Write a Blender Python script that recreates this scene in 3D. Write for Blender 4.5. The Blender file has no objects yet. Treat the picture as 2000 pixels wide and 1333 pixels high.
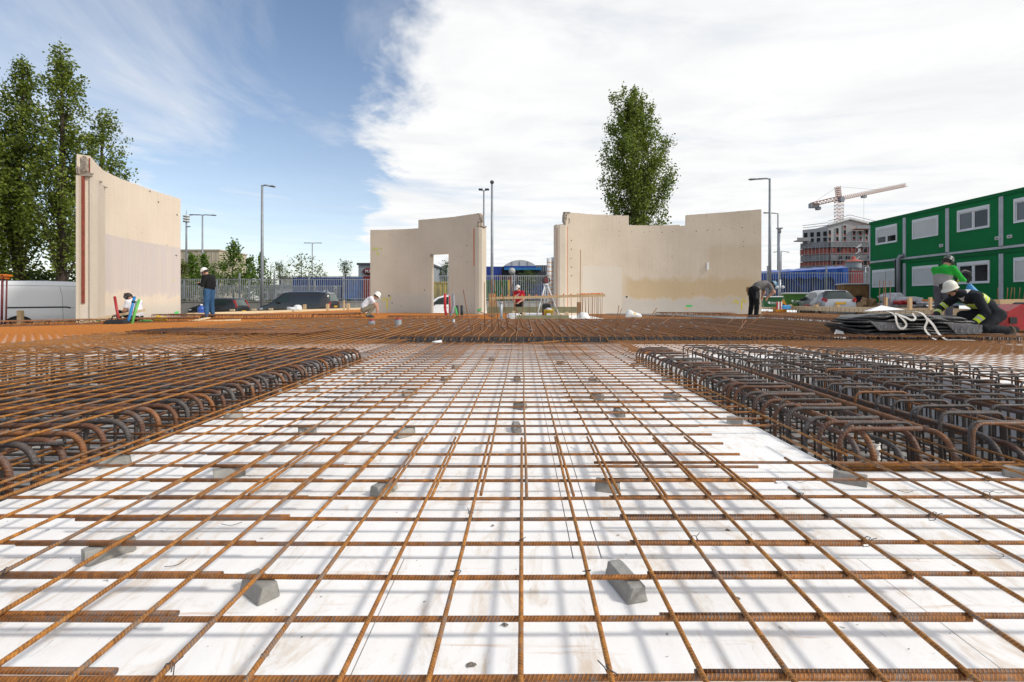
import bpy, bmesh, math, random
import numpy as np
from mathutils import Vector, Matrix

random.seed(11)
RNG = np.random.default_rng(11)
scene = bpy.context.scene
COL = scene.collection
R = math.radians

# ------------------------------------------------------------------ camera
CAMZ = 0.68
FPX = 944.0
cam_d = bpy.data.cameras.new('camera')
cam_d.sensor_width = 36.0
cam_d.lens = FPX / 2000 * 36.0
cam_d.shift_x = -0.010
cam_d.shift_y = -0.03875
cam_d.clip_start = 0.02
cam_d.clip_end = 6000
cam = bpy.data.objects.new('camera', cam_d)
COL.objects.link(cam)
cam.location = (0, 0, CAMZ)
cam.rotation_euler = (R(90), 0, 0)
scene.camera = cam

# ------------------------------------------------------------------ light
SUN_EL, SUN_AZ = 40.0, 111.0
S_dir = Vector((math.cos(R(SUN_EL)) * math.sin(R(SUN_AZ)), math.cos(R(SUN_EL)) * math.cos(R(SUN_AZ)), math.sin(R(SUN_EL))))
sun_d = bpy.data.lights.new('sun', 'SUN')
sun_d.energy = 1.5
sun_d.angle = R(9.0)
sun_d.color = (1.0, 0.95, 0.88)
sun = bpy.data.objects.new('sun', sun_d)
COL.objects.link(sun)
sun.rotation_euler = S_dir.to_track_quat('Z', 'Y').to_euler()

world = bpy.data.worlds.new('World')
scene.world = world
world.use_nodes = True
scene.view_settings.view_transform = 'Standard'
scene.view_settings.look = 'None'
scene.view_settings.exposure = 0.85
scene.view_settings.gamma = 1.0
scene.cycles.max_bounces = 6
scene.cycles.diffuse_bounces = 3
scene.cycles.glossy_bounces = 3
scene.cycles.transparent_max_bounces = 6
scene.cycles.caustics_reflective = False
scene.cycles.caustics_refractive = False
scene.cycles.use_denoising = True


class NT:
    """small helper to write node trees compactly"""
    def __init__(self, tree):
        self.t = tree
        self.n = tree.nodes
        self.l = tree.links

    def node(self, typ, **kw):
        nd = self.n.new(typ)
        for k, v in kw.items():
            setattr(nd, k, v)
        return nd

    def put(self, sock, v):
        if isinstance(v, bpy.types.NodeSocket):
            self.l.new(v, sock)
        elif v is not None:
            sock.default_value = v

    def math(self, op, a, b=None, c=None, clamp=False):
        nd = self.node('ShaderNodeMath', operation=op, use_clamp=clamp)
        self.put(nd.inputs[0], a)
        self.put(nd.inputs[1], b)
        if c is not None:
            self.put(nd.inputs[2], c)
        return nd.outputs[0]

    def noise(self, vec, scale, detail=4, rough=0.55, dist=0.0):
        nd = self.node('ShaderNodeTexNoise')
        self.put(nd.inputs['Vector'], vec)
        nd.inputs['Scale'].default_value = scale
        nd.inputs['Detail'].default_value = detail
        nd.inputs['Roughness'].default_value = rough
        nd.inputs['Distortion'].default_value = dist
        return nd.outputs['Fac']

    def ramp(self, fac, stops):
        nd = self.node('ShaderNodeValToRGB')
        cr = nd.color_ramp
        while len(cr.elements) < len(stops):
            cr.elements.new(0.5)
        for e, (p, c) in zip(cr.elements, stops):
            e.position = p
            e.color = (c[0], c[1], c[2], 1) if hasattr(c, '__len__') else (c, c, c, 1)
        self.put(nd.inputs[0], fac)
        return nd.outputs[0]

    def mix(self, fac, a, b, mode='MIX'):
        nd = self.node('ShaderNodeMix', data_type='RGBA', blend_type=mode)
        self.put(nd.inputs[0], fac)
        self.put(nd.inputs[6], (*a, 1) if isinstance(a, tuple) and len(a) == 3 else a)
        self.put(nd.inputs[7], (*b, 1) if isinstance(b, tuple) and len(b) == 3 else b)
        return nd.outputs[2]

    def step(self, v, lo, hi):
        nd = self.node('ShaderNodeMapRange', interpolation_type='SMOOTHSTEP')
        self.put(nd.inputs[0], v)
        nd.inputs[1].default_value = lo
        nd.inputs[2].default_value = hi
        nd.inputs[3].default_value = 0
        nd.inputs[4].default_value = 1
        return nd.outputs[0]

    def comb(self, x, y, z):
        nd = self.node('ShaderNodeCombineXYZ')
        self.put(nd.inputs[0], x)
        self.put(nd.inputs[1], y)
        self.put(nd.inputs[2], z)
        return nd.outputs[0]

    def sep(self, v):
        nd = self.node('ShaderNodeSeparateXYZ')
        self.put(nd.inputs[0], v)
        return nd.outputs

    def scalev(self, v, s):
        nd = self.node('ShaderNodeVectorMath', operation='MULTIPLY')
        self.put(nd.inputs[0], v)
        nd.inputs[1].default_value = s
        return nd.outputs[0]

    def bump(self, h, strength, dist, normal=None):
        nd = self.node('ShaderNodeBump')
        nd.inputs['Strength'].default_value = strength
        nd.inputs['Distance'].default_value = dist
        self.put(nd.inputs['Height'], h)
        if normal is not None:
            self.put(nd.inputs['Normal'], normal)
        return nd.outputs[0]


def build_world():
    w = NT(world.node_tree)
    w.n.clear()
    out = w.node('ShaderNodeOutputWorld')
    sky = w.node('ShaderNodeTexSky', sky_type='NISHITA')
    sky.sun_disc = False
    sky.sun_elevation = R(SUN_EL)
    sky.sun_rotation = R(SUN_AZ)
    sky.air_density = 1.0
    sky.dust_density = 0.3
    sky.ozone_density = 1.3
    bg_sky = w.node('ShaderNodeBackground')
    bg_sky.inputs['Strength'].default_value = 0.086
    w.l.new(sky.outputs[0], bg_sky.inputs[0])
    tc = w.node('ShaderNodeTexCoord')
    d = w.sep(tc.outputs['Generated'])
    z = w.math('MAXIMUM', d[2], 0.012)
    u = w.math('DIVIDE', d[0], z)
    v = w.math('DIVIDE', d[1], z)
    p = w.comb(u, v, 0.0)
    # a cloud front: cloud right of a slanted line, mirrored behind the camera
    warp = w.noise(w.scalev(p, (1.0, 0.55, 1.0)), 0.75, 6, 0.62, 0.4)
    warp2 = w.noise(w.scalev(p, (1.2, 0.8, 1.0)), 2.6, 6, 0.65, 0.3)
    e = w.math('ADD', u, w.math('MULTIPLY', w.math('ABSOLUTE', v), 0.33))  # unseen cloud behind the camera added to whiten and brighten the ambient light
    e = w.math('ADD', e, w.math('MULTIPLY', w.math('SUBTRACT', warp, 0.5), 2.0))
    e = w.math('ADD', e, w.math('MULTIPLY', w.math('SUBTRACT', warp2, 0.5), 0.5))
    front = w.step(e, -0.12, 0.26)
    # thin high veils in the blue part
    veil_n = w.noise(w.scalev(p, (0.55, 0.32, 1.0)), 1.3, 7, 0.6, 0.8)
    veil = w.math('MULTIPLY', w.step(veil_n, 0.39, 0.78), 0.76)
    # thinner places inside the cloud sheet
    thin_n = w.noise(w.comb(w.math('MULTIPLY', u, 0.45), w.math('MULTIPLY', v, 0.95), 3.7), 1.1, 6, 0.6, 0.5)
    thin = w.math('SUBTRACT', 1.0, w.math('MULTIPLY', w.step(thin_n, 0.50, 0.76), 0.42))
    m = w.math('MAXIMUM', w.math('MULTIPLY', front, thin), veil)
    # low haze near the skyline
    hz = w.math('POWER', w.math('SUBTRACT', 1.0, w.math('MAXIMUM', d[2], 0.0), clamp=True), 5.0)
    m = w.math('MAXIMUM', m, w.math('MULTIPLY', hz, 0.66))
    shade = w.noise(w.scalev(p, (0.7, 0.9, 1.0)), 1.7, 6, 0.6, 0.4)
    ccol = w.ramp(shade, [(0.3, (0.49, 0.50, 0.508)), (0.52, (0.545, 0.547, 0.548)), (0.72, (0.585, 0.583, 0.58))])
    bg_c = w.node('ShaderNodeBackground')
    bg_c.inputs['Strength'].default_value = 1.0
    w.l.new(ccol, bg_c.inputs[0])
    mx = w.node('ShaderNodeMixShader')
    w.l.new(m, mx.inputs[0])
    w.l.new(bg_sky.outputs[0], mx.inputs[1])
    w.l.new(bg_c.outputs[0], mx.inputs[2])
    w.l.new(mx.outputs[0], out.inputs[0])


build_world()

# ------------------------------------------------------------------ materials
MATS = {}


def base_mat(name):
    m = bpy.data.materials.new(name)
    m.use_nodes = True
    t = NT(m.node_tree)
    b = t.n['Principled BSDF']
    MATS[name] = m
    return m, t, b


def pm(name, c1, c2=None, scale=6.0, rough=0.7, bump=0.0, bdist=0.01, metal=0.0, bscale=None, coat=0.0, lo=0.35, hi=0.65, stretch=None, spec=None):
    """procedural material: two colours mixed by noise in world space, plus bump"""
    m, t, b = base_mat(name)
    pos = t.node('ShaderNodeNewGeometry').outputs['Position'] if stretch is None else \
        t.scalev(t.node('ShaderNodeNewGeometry').outputs['Position'], stretch)
    c2 = c2 or tuple(x * 0.82 for x in c1)
    n = t.noise(pos, scale, 6, 0.6)
    col = t.ramp(n, [(lo, c1), (hi, c2)])
    t.put(b.inputs['Base Color'], col)
    b.inputs['Roughness'].default_value = rough
    b.inputs['Metallic'].default_value = metal
    if coat:
        b.inputs['Coat Weight'].default_value = coat
        b.inputs['Coat Roughness'].default_value = 0.06
    if spec is not None:
        b.inputs['Specular IOR Level'].default_value = spec
    if bump:
        hn = t.noise(pos, bscale or scale * 6, 5, 0.65)
        t.put(b.inputs['Normal'], t.bump(hn, bump, bdist))
    return m


def rust_mat(name, oranges, steel, steel_amt, rib=0.0075, dark=1.0):
    """ribbed reinforcing steel: UV.x runs along the bar in metres"""
    m, t, b = base_mat(name)
    pos = t.node('ShaderNodeNewGeometry').outputs['Position']
    uv = t.node('ShaderNodeUVMap').outputs[0]
    n1 = t.noise(pos, 30, 6, 0.72, 0.9)
    n2 = t.noise(pos, 7, 4, 0.6)
    n3 = t.noise(pos, 120, 4, 0.6)
    c = t.ramp(n1, [(0.30, tuple(x * dark for x in oranges[0])), (0.5, tuple(x * dark for x in oranges[1])), (0.70, tuple(x * dark for x in oranges[2]))])
    s = t.math('ADD', t.math('MULTIPLY', n1, 0.55), t.math('MULTIPLY', n2, 0.45))
    s = t.math('ADD', s, t.math('MULTIPLY', t.math('SUBTRACT', n3, 0.5), 0.25))
    oi = t.node('ShaderNodeObjectInfo').outputs['Random']
    s = t.math('ADD', s, t.math('MULTIPLY', t.math('SUBTRACT', oi, 0.5), 0.09))
    fs = t.math('MULTIPLY', t.step(s, 0.53 - steel_amt, 0.60 - steel_amt), 0.85)
    c = t.mix(fs, c, steel)
    su = t.sep(uv)
    ang = t.math('ADD', t.math('MULTIPLY', su[0], 2 * math.pi / rib), t.math('MULTIPLY', su[1], 4 * math.pi))
    ribs = t.math('SINE', ang)
    ribs = t.step(ribs, 0.0, 0.9)
    c = t.mix(t.math('MULTIPLY', ribs, 0.22), c, tuple(min(1, x * 1.7) for x in oranges[2]))
    t.put(b.inputs['Base Color'], c)
    b.inputs['Roughness'].default_value = 0.62
    t.put(b.inputs['Metallic'], t.math('MULTIPLY', fs, 0.35))
    h = t.math('ADD', t.math('MULTIPLY', ribs, 0.9), t.math('MULTIPLY', n3, 0.4))
    t.put(b.inputs['Normal'], t.bump(h, 0.75, 0.0018))
    return m


rust_mat('rust', [(0.090, 0.038, 0.014), (0.28, 0.108, 0.018), (0.62, 0.250, 0.032)], (0.17, 0.155, 0.145), 0.015)
rust_mat('rust_cross', [(0.066, 0.030, 0.013), (0.19, 0.072, 0.016), (0.54, 0.195, 0.024)], (0.135, 0.122, 0.115), 0.035)
rust_mat('rust_field', [(0.26, 0.084, 0.012), (0.42, 0.140, 0.016), (0.56, 0.21, 0.026)], (0.2, 0.17, 0.15), -0.10)
rust_mat('rust_far', [(0.13, 0.053, 0.016), (0.28, 0.110, 0.023), (0.46, 0.190, 0.038)], (0.17, 0.15, 0.14), -0.02)
rust_mat('rust_brown', [(0.06, 0.028, 0.016), (0.115, 0.047, 0.024), (0.19, 0.080, 0.034)], (0.11, 0.105, 0.105), 0.04, rib=0.014)
rust_mat('dark_steel', [(0.040, 0.034, 0.032), (0.065, 0.054, 0.050), (0.105, 0.076, 0.060)], (0.13, 0.122, 0.12), 0.04, rib=0.011)
rust_mat('mid_brown', [(0.10, 0.043, 0.019), (0.20, 0.078, 0.025), (0.36, 0.14, 0.036)], (0.15, 0.135, 0.13), 0.01, rib=0.012)


def eps_mat():
    m, t, b = base_mat('insulation')
    geo = t.node('ShaderNodeNewGeometry')
    pos = geo.outputs['Position']
    big = t.noise(pos, 1.4, 5, 0.6)
    st = t.noise(t.scalev(pos, (5.5, 2.2, 1)), 1.7, 7, 0.72, 1.2)
    fine = t.noise(pos, 60, 4, 0.7)
    streak = t.noise(t.scalev(pos, (1.6, 26, 1)), 1.0, 5, 0.7, 0.3)
    c = t.ramp(big, [(0.3, (0.93, 0.925, 0.91)), (0.7, (0.88, 0.87, 0.845))])
    c = t.mix(t.math('MULTIPLY', t.step(st, 0.48, 0.70), 0.62), c, (0.62, 0.49, 0.35))
    blot = t.noise(t.scalev(pos, (3.2, 1.1, 1)), 3.1, 6, 0.7, 0.8)
    c = t.mix(t.math('MULTIPLY', t.step(blot, 0.58, 0.74), 0.55), c, (0.58, 0.40, 0.24))
    scuff = t.noise(t.scalev(pos, (7, 3, 1)), 2.3, 7, 0.75, 1.5)
    c = t.mix(t.math('MULTIPLY', t.step(scuff, 0.63, 0.72), 0.5), c, (0.36, 0.34, 0.32))
    c = t.mix(t.math('MULTIPLY', t.step(streak, 0.60, 0.72), 0.62), c, (0.56, 0.33, 0.17))
    speck = t.noise(pos, 38, 3, 0.5)
    c = t.mix(t.math('MULTIPLY', t.step(speck, 0.70, 0.74), 0.7), c, (0.20, 0.19, 0.17))
    c = t.mix(t.math('MULTIPLY', t.step(fine, 0.6, 0.75), 0.12), c, (0.5, 0.47, 0.42))
    t.put(b.inputs['Base Color'], c)
    b.inputs['Roughness'].default_value = 0.75
    h = t.math('ADD', t.math('MULTIPLY', fine, 0.5), t.math('MULTIPLY', st, 0.6))
    t.put(b.inputs['Normal'], t.bump(h, 0.35, 0.004))


eps_mat()
pm('insulation_side', (0.62, 0.63, 0.65), (0.5, 0.5, 0.52), 4, 0.8, 0.3)
pm('blinding', (0.50, 0.48, 0.45), (0.30, 0.285, 0.265), 5, 0.8, 0.5, 0.01)
pm('grey_slab', (0.27, 0.285, 0.30), (0.18, 0.19, 0.2), 2.2, 0.45, 0.2)
pm('spacer_concrete', (0.36, 0.35, 0.32), (0.25, 0.24, 0.22), 18, 0.9, 0.7, 0.006, bscale=90)
pm('timber', (0.62, 0.44, 0.25), (0.50, 0.33, 0.17), 3.0, 0.75, 0.3, stretch=(1, 6, 6))
pm('timber_pale', (0.70, 0.55, 0.35), (0.58, 0.43, 0.26), 3.0, 0.75, 0.3, stretch=(1, 5, 7))
pm('timber_green', (0.22, 0.20, 0.11), (0.15, 0.14, 0.08), 3.0, 0.8, 0.3)
pm('timber_brown', (0.30, 0.16, 0.06), (0.2, 0.10, 0.035), 4, 0.7, 0.2)
pm('plywood', (0.42, 0.25, 0.12), (0.30, 0.17, 0.08), 4, 0.7, 0.2)
pm('galvanised', (0.44, 0.46, 0.48), (0.33, 0.35, 0.37), 3, 0.45, metal=0.4)
pm('pole_grey', (0.30, 0.32, 0.34), (0.22, 0.235, 0.25), 2, 0.5, metal=0.2)
pm('white_paint', (0.80, 0.80, 0.80), (0.74, 0.74, 0.74), 1.5, 0.4)
pm('pvc_white', (0.72, 0.73, 0.74), (0.64, 0.65, 0.66), 1.5, 0.45)
pm('shutter', (0.60, 0.60, 0.59), (0.55, 0.55, 0.54), 1.5, 0.5)
pm('green_panel', (0.002, 0.165, 0.045), (0.002, 0.145, 0.04), 0.8, 0.5, spec=0.12)
pm('green_trim', (0.002, 0.125, 0.034), (0.002, 0.11, 0.03), 0.8, 0.5, spec=0.12)
pm('column_grey', (0.46, 0.48, 0.50), (0.38, 0.40, 0.42), 2, 0.5)
pm('black_plastic', (0.018, 0.018, 0.019), (0.012, 0.012, 0.013), 4, 0.5)
pm('rubber', (0.02, 0.02, 0.02), (0.03, 0.03, 0.03), 8, 0.8)
pm('rim', (0.45, 0.46, 0.47), (0.35, 0.36, 0.37), 6, 0.3, metal=0.8)
pm('car_black', (0.010, 0.010, 0.012), (0.014, 0.014, 0.016), 1, 0.25, coat=1.0)
pm('car_black_dull', (0.016, 0.016, 0.017), (0.024, 0.024, 0.025), 1, 0.35, coat=0.4)
pm('car_white', (0.88, 0.885, 0.89), (0.85, 0.855, 0.86), 0.7, 0.3, coat=0.8)
pm('car_silver', (0.33, 0.35, 0.385), (0.30, 0.32, 0.355), 0.7, 0.35, metal=0.25, coat=1.0)
pm('seam', (0.05, 0.05, 0.05), (0.04, 0.04, 0.04), 1, 0.7)
pm('tail_red', (0.42, 0.012, 0.012), (0.34, 0.01, 0.01), 6, 0.2, coat=0.6)
pm('lamp_clear', (0.65, 0.67, 0.68), (0.55, 0.57, 0.58), 6, 0.15)
pm('plate_yellow', (0.75, 0.42, 0.02), (0.68, 0.38, 0.02), 6, 0.4)
pm('container_blue', (0.018, 0.06, 0.22), (0.012, 0.042, 0.16), 1.3, 0.5)
pm('container_pale_blue', (0.06, 0.16, 0.42), (0.10, 0.12, 0.20), 1.2, 0.55)
pm('container_red', (0.26, 0.018, 0.02), (0.18, 0.02, 0.02), 1.3, 0.55)
pm('container_yellow', (0.48, 0.36, 0.02), (0.22, 0.13, 0.02), 2.2, 0.6, lo=0.45, hi=0.72)
pm('container_green', (0.025, 0.15, 0.035), (0.018, 0.11, 0.03), 1.5, 0.55)
pm('tarp_blue', (0.015, 0.09, 0.42), (0.012, 0.06, 0.30), 1.4, 0.4, 0.5, 0.08, bscale=3)
pm('bldg_blue', (0.012, 0.045, 0.30), (0.010, 0.035, 0.22), 0.4, 0.5)
pm('bldg_dark', (0.06, 0.065, 0.08), (0.045, 0.05, 0.06), 0.4, 0.6)
pm('bldg_grey', (0.30, 0.33, 0.35), (0.25, 0.28, 0.30), 0.4, 0.6)
pm('bldg_pale', (0.55, 0.56, 0.53), (0.47, 0.48, 0.46), 0.4, 0.6)
pm('bldg_beige', (0.52, 0.45, 0.33), (0.45, 0.39, 0.29), 0.5, 0.8)
pm('brick_red', (0.42, 0.11, 0.08), (0.33, 0.085, 0.065), 0.6, 0.85)
pm('raw_concrete', (0.46, 0.455, 0.45), (0.38, 0.375, 0.37), 0.35, 0.9)
pm('net_grey', (0.30, 0.295, 0.30), (0.22, 0.215, 0.22), 0.6, 0.9)
pm('crane_orange', (0.46, 0.22, 0.12), (0.42, 0.11, 0.025), 1, 0.6)
pm('crane_grey', (0.32, 0.35, 0.38), (0.26, 0.28, 0.3), 1, 0.5)
pm('void', (0.012, 0.012, 0.014), (0.02, 0.02, 0.022), 1, 0.9)
pm('bark', (0.075, 0.055, 0.04), (0.045, 0.033, 0.025), 5, 0.95, 0.8, 0.02, stretch=(3, 3, 0.6))
pm('orange_plastic', (0.75, 0.20, 0.015), (0.66, 0.16, 0.012), 5, 0.45)
pm('orange_machine', (0.72, 0.30, 0.02), (0.62, 0.24, 0.02), 5, 0.45)
pm('yellow_plastic', (0.72, 0.45, 0.01), (0.64, 0.40, 0.01), 5, 0.45)
pm('green_bin', (0.012, 0.125, 0.03), (0.01, 0.10, 0.025), 3, 0.5)
pm('green_bin_light', (0.06, 0.20, 0.02), (0.05, 0.16, 0.018), 3, 0.5)
pm('red_plastic', (0.40, 0.02, 0.022), (0.32, 0.016, 0.018), 4, 0.42)
pm('red_pipe', (0.55, 0.02, 0.03), (0.46, 0.015, 0.022), 4, 0.42)
pm('maroon', (0.16, 0.03, 0.035), (0.12, 0.02, 0.025), 4, 0.6)
pm('blue_pipe', (0.01, 0.20, 0.48), (0.01, 0.16, 0.40), 4, 0.42)
pm('green_pipe', (0.14, 0.45, 0.08), (0.11, 0.38, 0.06), 4, 0.42)
pm('grey_pipe', (0.27, 0.28, 0.29), (0.21, 0.22, 0.23), 6, 0.5)
pm('bottle_blue', (0.03, 0.10, 0.42), (0.02, 0.07, 0.32), 4, 0.2)
pm('white_bag', (0.80, 0.80, 0.79), (0.70, 0.70, 0.69), 6, 0.6, 0.6, 0.03, bscale=14)
pm('paper', (0.82, 0.82, 0.83), (0.78, 0.78, 0.79), 6, 0.7)
pm('strap_white', (0.74, 0.71, 0.66), (0.64, 0.61, 0.56), 14, 0.75)
pm('black_film', (0.020, 0.020, 0.021), (0.034, 0.034, 0.036), 5, 0.36, 0.9, 0.02, bscale=16)
pm('grey_film', (0.16, 0.16, 0.165), (0.10, 0.10, 0.105), 7, 0.4, 0.6, 0.02, bscale=20)
pm('rubble', (0.24, 0.21, 0.18), (0.14, 0.12, 0.10), 6, 0.95, 0.6, 0.03)
pm('rag_white', (0.55, 0.55, 0.56), (0.38, 0.38, 0.40), 6, 0.8, 0.7, 0.03, bscale=12)
pm('asphalt', (0.075, 0.075, 0.075), (0.055, 0.055, 0.055), 2, 0.95, 0.4, 0.01, bscale=40, spec=0.0)
pm('soil', (0.20, 0.16, 0.11), (0.12, 0.095, 0.065), 1.1, 0.95, 0.8, 0.05, bscale=5, spec=0.0)
pm('kerb_concrete', (0.34, 0.33, 0.30), (0.25, 0.245, 0.225), 2.5, 0.9, 0.4, 0.01)
pm('skin', (0.50, 0.27, 0.18), (0.44, 0.22, 0.145), 20, 0.55)
pm('skin_tan', (0.38, 0.19, 0.115), (0.33, 0.155, 0.09), 20, 0.55)
pm('hair', (0.02, 0.015, 0.012), (0.035, 0.025, 0.02), 30, 0.7)
pm('cloth_white', (0.74, 0.73, 0.76), (0.66, 0.65, 0.69), 7, 0.9, 0.6, 0.02, bscale=11, spec=0.12)
pm('cloth_black', (0.012, 0.012, 0.013), (0.020, 0.020, 0.021), 6, 0.9, 0.6, 0.02, bscale=11, spec=0.12)
pm('jacket_black', (0.014, 0.016, 0.019), (0.028, 0.031, 0.036), 5, 0.8, 0.8, 0.03, bscale=9, spec=0.12)
pm('cloth_grey', (0.20, 0.185, 0.175), (0.15, 0.14, 0.13), 6, 0.9, 0.6, 0.02, bscale=11, spec=0.12)
pm('cloth_pale_grey', (0.36, 0.34, 0.33), (0.28, 0.265, 0.255), 6, 0.9, 0.6, 0.02, bscale=11, spec=0.12)
pm('cloth_dark_grey', (0.10, 0.10, 0.115), (0.07, 0.07, 0.08), 6, 0.9, 0.6, 0.02, bscale=11, spec=0.12)
pm('cloth_khaki', (0.26, 0.22, 0.16), (0.18, 0.15, 0.11), 6, 0.9, 0.6, 0.02, bscale=11, spec=0.12)
pm('cloth_green', (0.03, 0.42, 0.05), (0.025, 0.34, 0.04), 6, 0.85, 0.6, 0.02, bscale=11, spec=0.12)
pm('cloth_red', (0.46, 0.025, 0.045), (0.36, 0.018, 0.034), 6, 0.9, 0.6, 0.02, bscale=11, spec=0.12)
pm('denim', (0.055, 0.13, 0.25), (0.03, 0.075, 0.16), 9, 0.9, 0.6, 0.02, bscale=11, spec=0.12)
pm('boots', (0.035, 0.028, 0.022), (0.06, 0.05, 0.04), 9, 0.8)
pm('hivis', (0.62, 0.78, 0.02), (0.55, 0.70, 0.02), 9, 0.6)
pm('reflex', (0.50, 0.50, 0.48), (0.42, 0.42, 0.40), 9, 0.4)
pm('glove_yellow', (0.55, 0.75, 0.05), (0.45, 0.65, 0.04), 9, 0.8)
pm('helmet_white', (0.78, 0.74, 0.63), (0.70, 0.66, 0.55), 6, 0.4)
pm('helmet_clean', (0.82, 0.81, 0.76), (0.78, 0.77, 0.72), 6, 0.35)
pm('helmet_blue', (0.10, 0.24, 0.36), (0.08, 0.20, 0.30), 6, 0.4)
pm('helmet_dark', (0.035, 0.04, 0.04), (0.05, 0.055, 0.055), 6, 0.4)
pm('bag_blue', (0.05, 0.30, 0.62), (0.04, 0.24, 0.52), 6, 0.5, 0.5, 0.02, bscale=9)
pm('spray_yellow', (0.72, 0.62, 0.03), (0.6, 0.52, 0.05), 8, 0.8)
pm('spray_lime', (0.55, 0.65, 0.05), (0.48, 0.56, 0.06), 8, 0.8)
pm('spray_green', (0.10, 0.62, 0.16), (0.08, 0.5, 0.13), 8, 0.8)
pm('rust_seal', (0.25, 0.045, 0.022), (0.17, 0.032, 0.018), 7, 0.75, 0.4)
pm('orange_seal', (0.58, 0.12, 0.035), (0.48, 0.10, 0.03), 7, 0.75, 0.4)
pm('broken_concrete', (0.44, 0.38, 0.31), (0.24, 0.19, 0.15), 16, 0.95, 1.0, 0.03, bscale=30)
pm('tie_wire', (0.09, 0.08, 0.075), (0.06, 0.05, 0.05), 20, 0.6)


def glass_mat(name, tint, rough=0.04):
    m, t, b = base_mat(name)
    pos = t.node('ShaderNodeNewGeometry').outputs['Position']
    n = t.noise(pos, 0.9, 3, 0.5)
    t.put(b.inputs['Base Color'], t.ramp(n, [(0.3, tint), (0.7, tuple(x * 0.7 for x in tint))]))
    b.inputs['Roughness'].default_value = rough
    b.inputs['Specular IOR Level'].default_value = 0.45
    b.inputs['Coat Weight'].default_value = 0.1
    return m


glass_mat('glass_dark', (0.016, 0.017, 0.02))
glass_mat('glass_grey', (0.10, 0.105, 0.115))
glass_mat('glass_car', (0.03, 0.045, 0.045))
glass_mat('glass_car_light', (0.11, 0.145, 0.135))


def leaf_mat(name, c1, c2, c3):
    m, t, b = base_mat(name)
    geo = t.node('ShaderNodeNewGeometry')
    r = geo.outputs['Random Per Island']
    n = t.noise(geo.outputs['Position'], 0.8, 3, 0.5)
    f = t.math('ADD', t.math('MULTIPLY', r, 0.6), t.math('MULTIPLY', n, 0.4))
    c = t.ramp(f, [(0.2, c1), (0.5, c2), (0.8, c3)])
    t.put(b.inputs['Base Color'], c)
    b.inputs['Roughness'].default_value = 0.55
    tr = t.node('ShaderNodeBsdfTranslucent')
    t.put(tr.inputs[0], t.mix(0.5, c, (0.12, 0.20, 0.02)))
    mx = t.node('ShaderNodeMixShader')
    mx.inputs[0].default_value = 0.42
    t.l.new(b.outputs[0], mx.inputs[1])
    t.l.new(tr.outputs[0], mx.inputs[2])
    t.l.new(mx.outputs[0], t.n['Material Output'].inputs[0])


leaf_mat('leaf_poplar', (0.085, 0.125, 0.014), (0.17, 0.225, 0.026), (0.31, 0.37, 0.055))
leaf_mat('leaf_tilia', (0.070, 0.135, 0.010), (0.11, 0.20, 0.016), (0.17, 0.27, 0.024))
leaf_mat('leaf_young', (0.12, 0.15, 0.04), (0.18, 0.20, 0.06), (0.26, 0.27, 0.09))
leaf_mat('leaf_shrub', (0.035, 0.065, 0.014), (0.06, 0.10, 0.02), (0.10, 0.14, 0.03))


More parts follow.
